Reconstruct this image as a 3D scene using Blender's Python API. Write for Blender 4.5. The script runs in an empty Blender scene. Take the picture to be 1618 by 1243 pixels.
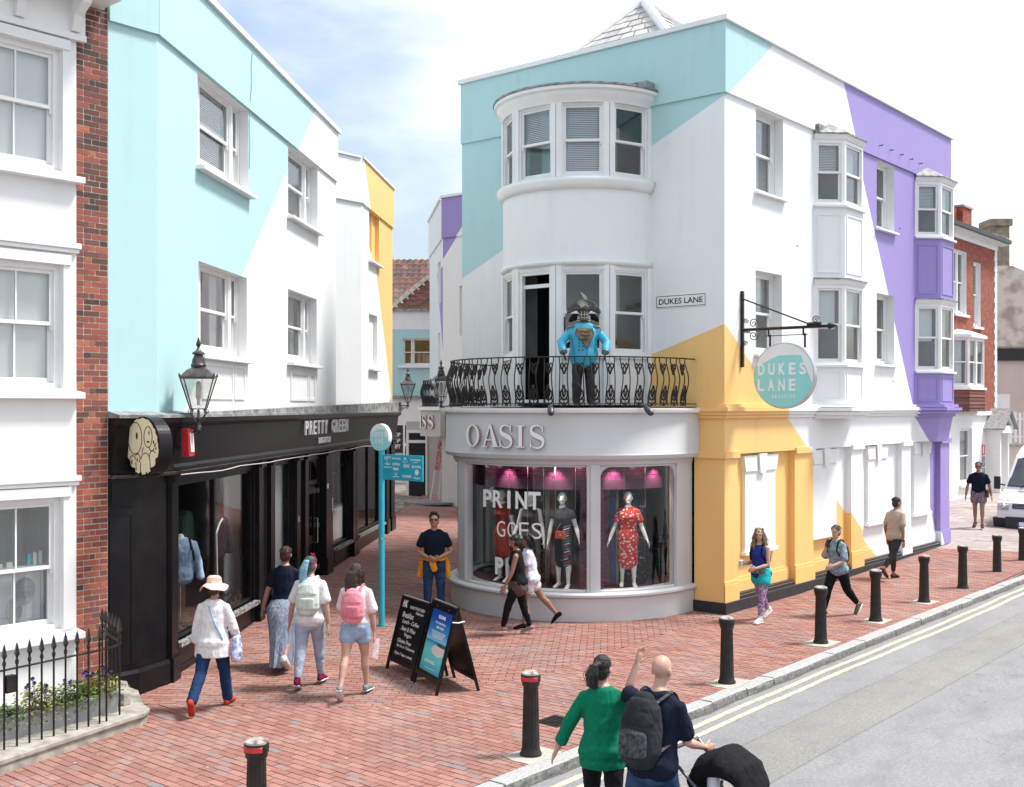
import bpy, bmesh, math, random
from mathutils import Vector, Matrix, noise
from mathutils.geometry import tessellate_polygon
random.seed(7)
S = bpy.context.scene
COL = S.collection
PI = math.pi
# ---------------------------------------------------------------- camera, sky, sun, exposure
cd = bpy.data.cameras.new('camera'); cam = bpy.data.objects.new('camera', cd); COL.objects.link(cam)
cam.location = (0, 0, 3.7); cam.rotation_euler = (PI/2, 0, 0)
cd.sensor_width = 36; cd.lens = 39.92; cd.shift_y = 0.0133; cd.clip_end = 3000; cd.clip_start = 0.1
S.camera = cam
SUN_EL, SUN_AZ = math.radians(60), math.radians(8)       # azimuth measured from +X towards +Y
W = bpy.data.worlds.new('World'); S.world = W; W.use_nodes = True
nt = W.node_tree; nt.nodes.clear()
def wn(t, **k):
    n = nt.nodes.new(t)
    for a, b in k.items(): setattr(n, a, b)
    return n
out = wn('ShaderNodeOutputWorld'); bg = wn('ShaderNodeBackground'); bg.inputs['Strength'].default_value = 0.06
sky = wn('ShaderNodeTexSky', sky_type='NISHITA', sun_disc=False)
sky.sun_elevation = SUN_EL; sky.sun_rotation = PI/2 - SUN_AZ; sky.air_density = 1.1; sky.dust_density = 3.5; sky.ozone_density = 2.0
geo = wn('ShaderNodeTexCoord')
mp = wn('ShaderNodeMapping'); mp.inputs['Scale'].default_value = (1.0, 1.0, 2.6); mp.inputs['Location'].default_value = (0.35, 0.2, 0.55)
nz = wn('ShaderNodeTexNoise'); nz.inputs['Scale'].default_value = 2.3; nz.inputs['Detail'].default_value = 8; nz.inputs['Roughness'].default_value = 0.55
cr = wn('ShaderNodeMapRange', interpolation_type='SMOOTHSTEP')
cr.inputs['From Min'].default_value = 0.34; cr.inputs['From Max'].default_value = 0.60; cr.inputs['To Min'].default_value = 0.16
mx = wn('ShaderNodeMix', data_type='RGBA')
cloudc = wn('ShaderNodeMix', data_type='RGBA')
cloudc.inputs[6].default_value = (4.4, 4.9, 5.6, 1); cloudc.inputs[7].default_value = (6.4, 6.5, 6.6, 1)
nz2 = wn('ShaderNodeTexNoise'); nz2.inputs['Scale'].default_value = 4.5; nz2.inputs['Detail'].default_value = 5
L = nt.links.new
L(geo.outputs['Generated'], mp.inputs['Vector']); L(mp.outputs[0], nz.inputs['Vector']); L(mp.outputs[0], nz2.inputs['Vector'])
L(nz.outputs[0], cr.inputs['Value']); L(cr.outputs[0], mx.inputs[0]); L(nz2.outputs[0], cloudc.inputs[0])
L(sky.outputs[0], mx.inputs[6]); L(cloudc.outputs[2], mx.inputs[7]); L(mx.outputs[2], bg.inputs['Color']); L(bg.outputs[0], out.inputs[0])
sl = bpy.data.lights.new('sun', 'SUN'); sl.energy = 1.5; sl.angle = math.radians(11); sl.color = (1, 0.965, 0.92)
so = bpy.data.objects.new('sun', sl); COL.objects.link(so)
sd = Vector((math.cos(SUN_EL)*math.cos(SUN_AZ), math.cos(SUN_EL)*math.sin(SUN_AZ), math.sin(SUN_EL)))
so.rotation_euler = sd.to_track_quat('Z', 'Y').to_euler(); so.location = (20, 5, 30)
S.view_settings.view_transform = 'Standard'; S.view_settings.look = 'None'; S.view_settings.gamma = 1
S.view_settings.use_curve_mapping = False; S.view_settings.exposure = 1.92
S.render.engine = 'CYCLES'
S.cycles.max_bounces = 7; S.cycles.transparent_max_bounces = 12; S.cycles.caustics_reflective = False; S.cycles.caustics_refractive = False

# ---------------------------------------------------------------- materials
MATS = {}
def new_mat(name):
    m = bpy.data.materials.new(name); m.use_nodes = True
    n = m.node_tree.nodes; b = n['Principled BSDF']
    MATS[name] = m
    return m, m.node_tree, b
def _noise(t, scale, detail=4, vec=None, stretch=None):
    n = t.nodes.new('ShaderNodeTexNoise'); n.inputs['Scale'].default_value = scale; n.inputs['Detail'].default_value = detail
    c = t.nodes.new('ShaderNodeTexCoord'); o = c.outputs['Object']
    if stretch:
        mp_ = t.nodes.new('ShaderNodeMapping'); mp_.inputs['Scale'].default_value = stretch
        t.links.new(o, mp_.inputs['Vector']); o = mp_.outputs[0]
    t.links.new(o, n.inputs['Vector'])
    return n
def mixc(t, fac, a, b, blend='MIX'):
    m = t.nodes.new('ShaderNodeMix'); m.data_type = 'RGBA'; m.blend_type = blend
    for i, s in ((0, fac), (6, a), (7, b)):
        if hasattr(s, 'is_linked'): t.links.new(s, m.inputs[i])
        elif s is not None: m.inputs[i].default_value = s if i == 0 else (*s[:3], 1)
    return m.outputs[2]
def math_(t, op, a, b=None, clamp=False):
    m = t.nodes.new('ShaderNodeMath'); m.operation = op; m.use_clamp = clamp
    for i, s in ((0, a), (1, b)):
        if s is None: continue
        if hasattr(s, 'is_linked'): t.links.new(s, m.inputs[i])
        else: m.inputs[i].default_value = s
    return m.outputs[0]
def ramp(t, fac, lo, hi):
    m = t.nodes.new('ShaderNodeMapRange'); m.inputs['From Min'].default_value = lo; m.inputs['From Max'].default_value = hi
    t.links.new(fac, m.inputs['Value']); return m.outputs[0]
def bump(t, b, h, strength, dist=0.01):
    bn = t.nodes.new('ShaderNodeBump'); bn.inputs['Strength'].default_value = strength; bn.inputs['Distance'].default_value = dist
    t.links.new(h, bn.inputs['Height']); t.links.new(bn.outputs[0], b.inputs['Normal'])
def pm(name, col, rough=0.6, var=0.12, scale=6, bmp=0.15, bscale=60, metal=0.0, stretch=None, col2=None, spec=None, emit=None):
    if name in MATS: return MATS[name]
    m, t, b = new_mat(name)
    n = _noise(t, scale, 5, stretch=stretch)
    c2 = col2 or tuple(c*(1-var) for c in col)
    t.links.new(mixc(t, ramp(t, n.outputs[0], 0.35, 0.65), col, c2), b.inputs['Base Color'])
    b.inputs['Roughness'].default_value = rough; b.inputs['Metallic'].default_value = metal
    if spec is not None: b.inputs['Specular IOR Level'].default_value = spec
    if bmp:
        n2 = _noise(t, bscale, 4); bump(t, b, n2.outputs[0], bmp)
    if emit:
        b.inputs['Emission Color'].default_value = (*emit[0], 1); b.inputs['Emission Strength'].default_value = emit[1]
    return m
def glass_mat(name, tint=(0.95, 0.965, 0.965), base=0.07, top=0.55):
    m, t, b = new_mat(name); t.nodes.remove(b)
    lw = t.nodes.new('ShaderNodeLayerWeight'); lw.inputs['Blend'].default_value = 0.25
    f = t.nodes.new('ShaderNodeMapRange'); f.inputs['To Min'].default_value = base; f.inputs['To Max'].default_value = top
    t.links.new(lw.outputs['Fresnel'], f.inputs['Value'])
    tr = t.nodes.new('ShaderNodeBsdfTransparent'); tr.inputs[0].default_value = (*tint, 1)
    gl = t.nodes.new('ShaderNodeBsdfGlossy'); gl.inputs['Roughness'].default_value = 0.02
    wv = _noise(t, 1.6, 2); bn = t.nodes.new('ShaderNodeBump'); bn.inputs['Strength'].default_value = 0.06; bn.inputs['Distance'].default_value = 0.02
    t.links.new(wv.outputs[0], bn.inputs['Height']); t.links.new(bn.outputs[0], gl.inputs['Normal'])
    mx_ = t.nodes.new('ShaderNodeMixShader'); t.links.new(f.outputs[0], mx_.inputs[0]); t.links.new(tr.outputs[0], mx_.inputs[1]); t.links.new(gl.outputs[0], mx_.inputs[2])
    t.links.new(mx_.outputs[0], t.nodes['Material Output'].inputs[0])
    return m
def painted(name, base, areas, axis=0, rough=0.55):
    """Paint of one facade: base colour plus flat colour areas, each a list of half planes (a, b, c): a*t + b*z > c."""
    m, t, b = new_mat(name)
    tc = t.nodes.new('ShaderNodeTexCoord'); sp = t.nodes.new('ShaderNodeSeparateXYZ'); t.links.new(tc.outputs['Object'], sp.inputs[0])
    X, Z = sp.outputs[axis], sp.outputs[2]
    cur = base
    for col, hs in areas:
        mk = None
        for (a, bb, c) in hs:
            v = math_(t, 'ADD', math_(t, 'MULTIPLY', X, a), math_(t, 'MULTIPLY', Z, bb))
            h = math_(t, 'GREATER_THAN', v, c)
            mk = h if mk is None else math_(t, 'MULTIPLY', mk, h)
        cur = mixc(t, mk, cur, col)
    if not hasattr(cur, 'is_linked'):
        n0 = t.nodes.new('ShaderNodeRGB'); n0.outputs[0].default_value = (*cur, 1); cur = n0.outputs[0]
    # weathering: faint vertical runs and blotches
    n1 = _noise(t, 1.0, 6, stretch=(7, 7, 0.5)); n2 = _noise(t, 0.8, 5)
    w = math_(t, 'MULTIPLY', ramp(t, n1.outputs[0], 0.5, 0.8), ramp(t, n2.outputs[0], 0.42, 0.7))
    w = math_(t, 'MULTIPLY', w, 0.23, True)
    cur = mixc(t, w, cur, (0.42, 0.41, 0.38), 'MULTIPLY')
    n4 = _noise(t, 2.5, 3); cur = mixc(t, math_(t, 'MULTIPLY', ramp(t, n4.outputs[0], 0.3, 0.75), 0.05), cur, (0.3, 0.3, 0.3))
    t.links.new(cur, b.inputs['Base Color']); b.inputs['Roughness'].default_value = rough
    n3 = _noise(t, 22, 6); n5 = _noise(t, 1.7, 3)
    bump(t, b, math_(t, 'ADD', math_(t, 'MULTIPLY', n3.outputs[0], 0.25), n5.outputs[0]), 0.35, 0.012)
    return m
def brick_piece_mat(name, cols, rough=0.85, dark=None):
    m, t, b = new_mat(name)
    g = t.nodes.new('ShaderNodeNewGeometry'); oi = t.nodes.new('ShaderNodeObjectInfo')
    r = math_(t, 'FRACT', math_(t, 'ADD', g.outputs['Random Per Island'], oi.outputs['Random']))
    cr_ = t.nodes.new('ShaderNodeValToRGB'); cr_.color_ramp.interpolation = 'CONSTANT'
    e = cr_.color_ramp.elements
    while len(e) < len(cols): e.new(0.5)
    for i, (p, c) in enumerate(cols): e[i].position = p; e[i].color = (*c, 1)
    t.links.new(r, cr_.inputs[0])
    n = _noise(t, 35, 5); n2 = _noise(t, 0.9, 4)
    c = mixc(t, math_(t, 'MULTIPLY', ramp(t, n.outputs[0], 0.4, 0.75), 0.4), cr_.outputs[0], dark or (0.10, 0.07, 0.06))
    c = mixc(t, math_(t, 'MULTIPLY', ramp(t, n2.outputs[0], 0.5, 0.75), 0.30), c, (0.36, 0.30, 0.27))
    if name in ('brick_paver', 'paving_slab'):      # trodden gum, stains and damp patches that run across the joints
        wn_ = t.nodes.new('ShaderNodeTexNoise'); wn_.inputs['Scale'].default_value = 0.55; wn_.inputs['Detail'].default_value = 6; t.links.new(g.outputs['Position'], wn_.inputs['Vector'])
        c = mixc(t, math_(t, 'MULTIPLY', ramp(t, wn_.outputs[0], 0.50, 0.68), 0.38), c, (0.17, 0.12, 0.11))
        wl_ = t.nodes.new('ShaderNodeTexNoise'); wl_.inputs['Scale'].default_value = 1.3; wl_.inputs['Detail'].default_value = 7; t.links.new(g.outputs['Position'], wl_.inputs['Vector'])
        c = mixc(t, math_(t, 'MULTIPLY', ramp(t, wl_.outputs[0], 0.54, 0.72), 0.17), c, (0.46, 0.38, 0.35))
        gv = t.nodes.new('ShaderNodeTexVoronoi'); gv.inputs['Scale'].default_value = 3.2; t.links.new(g.outputs['Position'], gv.inputs['Vector'])
        c = mixc(t, math_(t, 'MULTIPLY', math_(t, 'LESS_THAN', gv.outputs['Distance'], 0.055), 0.55), c, (0.50, 0.46, 0.44))
    t.links.new(c, b.inputs['Base Color']); b.inputs['Roughness'].default_value = rough
    bump(t, b, n.outputs[0], 0.5, 0.006)
    return m
WHITE = (0.80, 0.81, 0.81)
TEAL = (0.42, 0.645, 0.655); YEL = (0.86, 0.535, 0.185); PUR = (0.31, 0.24, 0.54)
M_white = pm('white_paint', WHITE, 0.5, 0.06, 3, 0.1, 40)
M_wood = pm('white_gloss_paint', (0.80, 0.80, 0.79), 0.3, 0.05, 4, 0.08, 30)
M_render = painted('white_render', WHITE, [])
M_lane = painted('lane_mural_paint', WHITE, [(TEAL, [(-1, 1.155, 3.284)]), (YEL, [(1.5775, 1.0, 29.14)])])
M_street = painted('street_mural_paint', WHITE, [(TEAL, [(-0.754, 1, 9.252)]), (YEL, [(-0.685, -1, -5.2)]), (PUR, [(1, 0.6, 11.41)])])
M_corner = painted('corner_mural_paint', WHITE, [(TEAL, [(0.446, 1, 9.28)]), (YEL, [(-0.327, -1, -5.19), (-1, 0, -1.62)])], axis=1)
M_teal = painted('teal_paint', TEAL, []); M_pur = painted('purple_paint', PUR, []); M_yel = painted('yellow_paint', YEL, [])
M_black = pm('black_shopfront_paint', (0.006, 0.006, 0.008), 0.30, -1.2, 3, 0.12, 25, col2=(0.012, 0.011, 0.012), spec=0.2)
M_iron = pm('black_iron_paint', (0.007, 0.0065, 0.0065), 0.42, 0, 9, 0.4, 90, col2=(0.026, 0.018, 0.015), spec=0.35)
M_char = pm('charcoal_plinth_paint', (0.016, 0.018, 0.022), 0.65, 0, 9, 0.3, 40, col2=(0.026, 0.027, 0.03))
M_grey = pm('grey_shopfront_paint', (0.575, 0.58, 0.585), 0.62, 0.05, 2, 0.08, 30)
M_grey2 = pm('warm_grey_render', (0.50, 0.48, 0.46), 0.5, 0.08, 2, 0.1, 30)
M_lead = pm('weathered_lead', (0.35, 0.36, 0.37), 0.6, 0, 7, 0.4, 50, col2=(0.12, 0.12, 0.11))
M_stone = pm('weathered_stone', (0.40, 0.38, 0.33), 0.9, 0, 6, 0.5, 45, col2=(0.24, 0.22, 0.19))
M_granite = pm('granite_kerb', (0.42, 0.42, 0.41), 0.85, 0, 40, 0.5, 90, col2=(0.27, 0.27, 0.27))
M_conc = pm('concrete', (0.46, 0.43, 0.37), 0.9, 0, 30, 0.5, 80, col2=(0.32, 0.30, 0.26))
M_slate = pm('roof_slate', (0.22, 0.23, 0.25), 0.7, 0, 9, 0.5, 40, col2=(0.35, 0.35, 0.33))
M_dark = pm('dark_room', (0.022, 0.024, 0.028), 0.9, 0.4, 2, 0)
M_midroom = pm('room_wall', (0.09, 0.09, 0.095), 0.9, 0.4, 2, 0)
M_blind = pm('pale_blind', (0.80, 0.82, 0.83), 0.7, 0.05, 3, 0)
M_net = pm('net_curtain', (0.80, 0.80, 0.79), 0.9, 0.10, 5, 0.3, 14, stretch=(9, 9, 0.6))
M_glass = glass_mat('window_glass', base=0.06, top=0.6)
M_shopglass = glass_mat('shop_window_glass', (0.93, 0.95, 0.95), base=0.025, top=0.28)
M_chrome = pm('brushed_steel', (0.6, 0.6, 0.6), 0.3, 0.1, 5, 0, metal=1.0)
M_letter = pm('white_lettering', (0.85, 0.85, 0.84), 0.4, 0.03, 5, 0)
M_mortar = pm('mortar', (0.66, 0.60, 0.50), 0.95, 0, 12, 0.4, 80, col2=(0.50, 0.46, 0.38))
M_joint = pm('paving_joint_sand', (0.13, 0.105, 0.09), 0.95, 0, 3, 0.4, 80, col2=(0.30, 0.26, 0.22))
M_brick = brick_piece_mat('wall_brick', [(0, (0.30, 0.075, 0.05)), (.3, (0.24, 0.065, 0.045)), (.55, (0.36, 0.10, 0.06)), (.8, (0.17, 0.06, 0.05)), (.93, (0.42, 0.13, 0.06))])
M_brickdark = brick_piece_mat('sooty_wall_brick', [(0, (0.12, 0.045, 0.035)), (.3, (0.17, 0.05, 0.04)), (.55, (0.06, 0.035, 0.03)), (.8, (0.22, 0.06, 0.045)), (.93, (0.10, 0.05, 0.04))])
M_paver = brick_piece_mat('brick_paver', [(0, (0.31, 0.145, 0.112)), (.25, (0.265, 0.118, 0.092)), (.5, (0.34, 0.165, 0.128)), (.72, (0.285, 0.118, 0.09)), (.90, (0.27, 0.165, 0.15)), (.985, (0.21, 0.185, 0.185))])
M_slab = brick_piece_mat('paving_slab', [(0, (0.36, 0.32, 0.30)), (.4, (0.40, 0.34, 0.31)), (.7, (0.33, 0.31, 0.30)), (.85, (0.42, 0.37, 0.33)), (.97, (0.34, 0.3, 0.29))])

# ---------------------------------------------------------------- mesh helpers
class Fr:
    """a facade plane: t along it, o out of it, z up"""
    def __init__(s, O, D, N=None):
        s.O = Vector(O).to_2d() if len(O) > 2 else Vector(O); s.D = Vector(D).normalized()
        s.N = Vector(N).normalized() if N else Vector((s.D.y, -s.D.x))
    def P(s, t, o, z):
        q = s.O + s.D*t + s.N*o
        return Vector((q.x, q.y, z))
    def at(s, t, o=0): return Fr(tuple(s.O + s.D*t + s.N*o), tuple(s.D), tuple(s.N))
FX = Fr((0, 0), (1, 0), (0, -1))      # local: x along, -y outward
class MB:
    def __init__(s): s.v = []; s.f = []; s.m = []; s.sm = []
    def add(s, vs, fs, mi=0, smooth=False):
        k = len(s.v); s.v += [tuple(p) for p in vs]
        for f in fs: s.f.append([k+i for i in f]); s.m.append(mi); s.sm.append(smooth)
    def box(s, x0, x1, y0, y1, z0, z1, mi=0):
        s.hexa([(x0,y0,z0),(x1,y0,z0),(x1,y1,z0),(x0,y1,z0),(x0,y0,z1),(x1,y0,z1),(x1,y1,z1),(x0,y1,z1)], mi)
    def hexa(s, p, mi=0): s.add(p, [(3,2,1,0),(4,5,6,7),(0,1,5,4),(1,2,6,5),(2,3,7,6),(3,0,4,7)], mi)
    def fb(s, F, t0, t1, o0, o1, z0, z1, mi=0):
        P = F.P; s.hexa([P(t0,o0,z0),P(t1,o0,z0),P(t1,o1,z0),P(t0,o1,z0),P(t0,o0,z1),P(t1,o0,z1),P(t1,o1,z1),P(t0,o1,z1)], mi)
    def ring(s, F, t0, t1, z0, z1, w, o0, o1, mi=0, wb=None):
        wb = wb or w
        s.fb(F, t0, t1, o0, o1, z0, z0+wb, mi); s.fb(F, t0, t1, o0, o1, z1-w, z1, mi)
        s.fb(F, t0, t0+w, o0, o1, z0+wb, z1-w, mi); s.fb(F, t1-w, t1, o0, o1, z0+wb, z1-w, mi)
    def tube(s, pts, r, n=8, mi=0, smooth=True, closed=False):
        pts = [Vector(p) for p in pts]; N = len(pts); rr = r if hasattr(r, '__len__') else [r]*N
        vs = []; prev = None
        for i, p in enumerate(pts):
            a = pts[(i-1) % N] if (i > 0 or closed) else p; b = pts[(i+1) % N] if (i < N-1 or closed) else p
            d = (b-a)
            d = d.normalized() if d.length > 1e-9 else Vector((0,0,1))
            if prev is None: u = d.orthogonal().normalized()
            else:
                u = prev - d*prev.dot(d); u = u.normalized() if u.length > 1e-6 else d.orthogonal().normalized()
            prev = u; w = d.cross(u)
            for k in range(n):
                an = 2*PI*k/n; vs.append(p + (u*math.cos(an)+w*math.sin(an))*rr[i])
        fs = [(i*n+k, i*n+(k+1) % n, (i+1)*n+(k+1) % n, (i+1)*n+k) for i in range(N-1) for k in range(n)]
        if closed: fs += [((N-1)*n+k, (N-1)*n+(k+1) % n, (k+1) % n, k) for k in range(n)]
        else: fs += [tuple(range(n-1, -1, -1)), tuple((N-1)*n+k for k in range(n))]
        s.add(vs, fs, mi, smooth)
    def lathe(s, prof, c=(0,0,0), n=24, mi=0, smooth=True, a0=0, a1=2*PI):
        full = abs(a1-a0-2*PI) < 1e-6; cols = n if full else n+1
        vs = [(c[0]+r*math.cos(a0+(a1-a0)*k/n), c[1]+r*math.sin(a0+(a1-a0)*k/n), c[2]+z) for r, z in prof for k in range(cols)]
        fs = [(i*cols+k, i*cols+(k+1) % cols, (i+1)*cols+(k+1) % cols, (i+1)*cols+k) for i in range(len(prof)-1) for k in range(n)]
        s.add(vs, fs, mi, smooth)
    def sweep(s, prof, path, mi=0, smooth=True, closed=True):
        """prof: (out, z) points; path: list of (Vector2 pos, Vector2 outward normal)"""
        n = len(prof)
        vs = [(p.x+nn.x*o, p.y+nn.y*o, z) for p, nn in path for o, z in prof]
        fs = [(i*n+k, i*n+(k+1) % n, (i+1)*n+(k+1) % n, (i+1)*n+k) for i in range(len(path)-1) for k in range(n if closed else n-1)]
        if closed: fs += [tuple(range(n)), tuple((len(path)-1)*n+k for k in range(n-1, -1, -1))]
        s.add(vs, fs, mi, smooth)
    def sphere(s, c, r, nu=12, nv=8, mi=0):
        rx, ry, rz = r if hasattr(r, '__len__') else (r, r, r)
        vs = [(c[0], c[1], c[2]-rz)]
        for j in range(1, nv):
            th = -PI/2+PI*j/nv
            vs += [(c[0]+rx*math.cos(th)*math.cos(2*PI*k/nu), c[1]+ry*math.cos(th)*math.sin(2*PI*k/nu), c[2]+rz*math.sin(th)) for k in range(nu)]
        vs.append((c[0], c[1], c[2]+rz)); T = len(vs)-1
        fs = [(0, 1+(k+1) % nu, 1+k) for k in range(nu)]
        for j in range(nv-2): fs += [(1+j*nu+k, 1+j*nu+(k+1) % nu, 1+(j+1)*nu+(k+1) % nu, 1+(j+1)*nu+k) for k in range(nu)]
        fs += [(T, 1+(nv-2)*nu+k, 1+(nv-2)*nu+(k+1) % nu) for k in range(nu)]
        s.add(vs, fs, mi, True)
    def prism(s, loops, P, d0, d1, mi=0):
        """2D loops (first outer, rest holes) extruded from depth d0 to d1; P(x, d, y) -> point"""
        tri = tessellate_polygon([[Vector((x, y, 0)) for x, y in l] for l in loops])
        flat = [q for l in loops for q in l]; n = len(flat)
        vs = [P(x, d1, y) for x, y in flat]+[P(x, d0, y) for x, y in flat]
        fs = [tuple(t) for t in tri]+[tuple(n+i for i in reversed(t)) for t in tri]
        k = 0
        for l in loops:
            for i in range(len(l)): j = (i+1) % len(l); fs.append((k+i, k+j, n+k+j, n+k+i))
            k += len(l)
        s.add(vs, fs, mi)
    def mesh(s, name, mats):
        me = bpy.data.meshes.new(name); me.from_pydata(s.v, [], s.f)
        for m in (mats if isinstance(mats, (list, tuple)) else [mats]): me.materials.append(m)
        me.polygons.foreach_set('material_index', s.m); me.polygons.foreach_set('use_smooth', s.sm)
        bm = bmesh.new(); bm.from_mesh(me); bmesh.ops.recalc_face_normals(bm, faces=bm.faces); bm.to_mesh(me); bm.free()
        if any(s.sm): me.set_sharp_from_angle(angle=math.radians(38))
        me.update(); return me
    def build(s, name, mats, parent=None, **k): return link(name, s.mesh(name, mats), parent, **k)
def link(name, me, parent=None, label=None, cat=None, group=None, kind=None, loc=None, rz=None, bevel=0):
    o = bpy.data.objects.new(name, me); COL.objects.link(o)
    if parent: o.parent = parent
    if loc: o.location = loc
    if rz is not None: o.rotation_euler = (0, 0, rz)
    if label: o['label'] = label
    if cat: o['category'] = cat
    if group: o['group'] = group
    if kind: o['kind'] = kind
    if bevel:
        b = o.modifiers.new('bevel', 'BEVEL'); b.width = bevel; b.segments = 2; b.limit_method = 'ANGLE'
    return o
def thing(name, label, cat, loc=(0,0,0), rz=0, group=None):
    return link(name, None, None, label, cat, group, None, loc, rz)
def copy_tree(o, parent=None):
    c = o.copy(); COL.objects.link(c)
    if parent: c.parent = parent
    for ch in list(o.children): copy_tree(ch, c)
    return c
def text2d(s, w=None, h=None, cx=0, cy=0, ext=0.004, align='CENTER', space=1.0, shear=0.0, bold=0.0):
    cu = bpy.data.curves.new('t', 'FONT'); cu.body = s; cu.align_x = align; cu.size = 1; cu.space_character = space; cu.shear = shear
    cu.offset = bold; cu.extrude = 0.5; cu.resolution_u = 3
    ob = bpy.data.objects.new('t', cu); me = bpy.data.meshes.new_from_object(ob)
    xs = [v.co.x for v in me.vertices]; ys = [v.co.y for v in me.vertices]
    x0, x1, y0, y1 = min(xs), max(xs), min(ys), max(ys)
    sx = (w/(x1-x0)) if w else None; sy = (h/(y1-y0)) if h else None
    sx = sx or sy; sy = sy or sx
    vs = [((v.co.x-(x0+x1)/2)*sx+cx, (v.co.y-(y0+y1)/2)*sy+cy, (v.co.z+0.5)*ext) for v in me.vertices]
    fs = [tuple(p.vertices) for p in me.polygons]
    bpy.data.objects.remove(ob); bpy.data.curves.remove(cu); bpy.data.meshes.remove(me)
    return vs, fs
def put_text(mb, F, s, t, z, o, w=None, h=None, ext=0.004, mi=0, **k):
    vs, fs = text2d(s, w, h, 0, 0, ext, **k)
    mb.add([F.P(t+x, o+e, z+y) for x, y, e in vs], fs, mi)
def arc(cx, cy, R, a0, a1, n):
    return [(cx+R*math.cos(a0+(a1-a0)*i/n), cy+R*math.sin(a0+(a1-a0)*i/n)) for i in range(n+1)]
def ell(cx, cy, rx, ry, n=24): return [(cx+rx*math.cos(2*PI*i/n), cy+ry*math.sin(2*PI*i/n)) for i in range(n)]

# ---------------------------------------------------------------- frames of the place
SD = Vector((0.6388, 0.7694))        # along the street
A_ST = math.atan2(SD.y, SD.x)
C0 = (3.8, 20.3); K0 = (2.18, 13.92); L0 = (-4.627, 14.80); LD = Vector((0.0857, 0.9963)); A_LN = math.atan2(LD.y, LD.x)
def clampf(v, a=0, b=1): return max(a, min(b, v))
def gz(x, y):                        # the lane climbs gently away from the street
    w = clampf((-0.8-x)/3.2)
    return w*0.027*max(0, y-14)+(1-w)*0.03*max(0, y-22.5)

# ---------------------------------------------------------------- ground, road, kerb, paving
def stw(x, y, z=0):                  # street frame (along kerb, away from road) -> world
    return Vector((K0[0]+x*SD.x-y*SD.y, K0[1]+x*SD.y+y*SD.x, z))
mb = MB(); mb.add([(-400,-200,-0.16),(500,-200,-0.16),(500,700,-0.16),(-400,700,-0.16)], [(0,1,2,3)])
mb.build('ground', pm('asphalt_far', (0.16,0.16,0.16), 0.9), kind='structure')
m, t, b = new_mat('asphalt')
tc = t.nodes.new('ShaderNodeTexCoord'); sp = t.nodes.new('ShaderNodeSeparateXYZ'); t.links.new(tc.outputs['Object'], sp.inputs[0])
fine = _noise(t, 90, 3); mid = _noise(t, 1.2, 6, stretch=(0.35, 1.2, 1)); wob = _noise(t, 0.8, 3)
yy = math_(t, 'ADD', sp.outputs[1], math_(t, 'MULTIPLY', wob.outputs[0], 0.06))
strip = math_(t, 'MULTIPLY', math_(t, 'LESS_THAN', yy, -1.02), math_(t, 'GREATER_THAN', yy, -1.85))
fine2 = _noise(t, 28, 3)
edge1 = math_(t, 'LESS_THAN', math_(t, 'ABSOLUTE', math_(t, 'ADD', yy, 1.03)), 0.006)
edge2 = math_(t, 'LESS_THAN', math_(t, 'ABSOLUTE', math_(t, 'ADD', yy, 1.86)), 0.009)
colA = mixc(t, ramp(t, mid.outputs[0], 0.3, 0.7), (0.205, 0.205, 0.215), (0.245, 0.245, 0.25))
colB = mixc(t, ramp(t, mid.outputs[0], 0.3, 0.7), (0.205, 0.195, 0.18), (0.25, 0.24, 0.225))
c = mixc(t, strip, colA, colB)
sp_amt = math_(t, 'ADD', math_(t, 'MULTIPLY', strip, 0.45), 0.22)
c = mixc(t, math_(t, 'MULTIPLY', ramp(t, fine.outputs[0], 0.52, 0.62), sp_amt), c, (0.07, 0.07, 0.07))
c = mixc(t, math_(t, 'MULTIPLY', ramp(t, fine.outputs[0], 0.42, 0.36), math_(t, 'MULTIPLY', sp_amt, 0.8)), c, (0.42, 0.41, 0.38))
c = mixc(t, math_(t, 'MULTIPLY', math_(t, 'ADD', edge1, edge2), 0.7, True), c, (0.08, 0.08, 0.08))
vo = t.nodes.new('ShaderNodeTexVoronoi'); vo.feature = 'DISTANCE_TO_EDGE'; vo.inputs['Scale'].default_value = 0.42
wv = _noise(t, 2.5, 4); vm = t.nodes.new('ShaderNodeVectorMath'); vm.operation = 'ADD'
t.links.new(tc.outputs['Object'], vm.inputs[0]); t.links.new(wv.outputs[1], vm.inputs[1]); t.links.new(vm.outputs[0], vo.inputs['Vector'])
crack = math_(t, 'MULTIPLY', math_(t, 'LESS_THAN', vo.outputs[0], 0.0022), ramp(t, wob.outputs[0], 0.45, 0.55))
c = mixc(t, math_(t, 'MULTIPLY', crack, 0.6), c, (0.06, 0.06, 0.06))
c = mixc(t, math_(t, 'MULTIPLY', ramp(t, fine2.outputs[0], 0.52, 0.66), 0.30), c, (0.10, 0.10, 0.10)); c = mixc(t, math_(t, 'MULTIPLY', ramp(t, fine2.outputs[0], 0.44, 0.36), 0.22), c, (0.40, 0.39, 0.37))
blot = _noise(t, 3.2, 7, stretch=(0.5, 1, 1)); big = _noise(t, 0.45, 3)
c = mixc(t, math_(t, 'MULTIPLY', ramp(t, blot.outputs[0], 0.5, 0.72), 0.35), c, (0.12, 0.12, 0.125))
c = mixc(t, math_(t, 'MULTIPLY', ramp(t, big.outputs[0], 0.5, 0.62), 0.2), c, (0.14, 0.14, 0.145))
gum = t.nodes.new('ShaderNodeTexVoronoi'); gum.inputs['Scale'].default_value = 5; t.links.new(tc.outputs['Object'], gum.inputs['Vector'])
c = mixc(t, math_(t, 'MULTIPLY', math_(t, 'LESS_THAN', gum.outputs['Distance'], 0.035), 0.6), c, (0.4, 0.4, 0.38))
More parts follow.
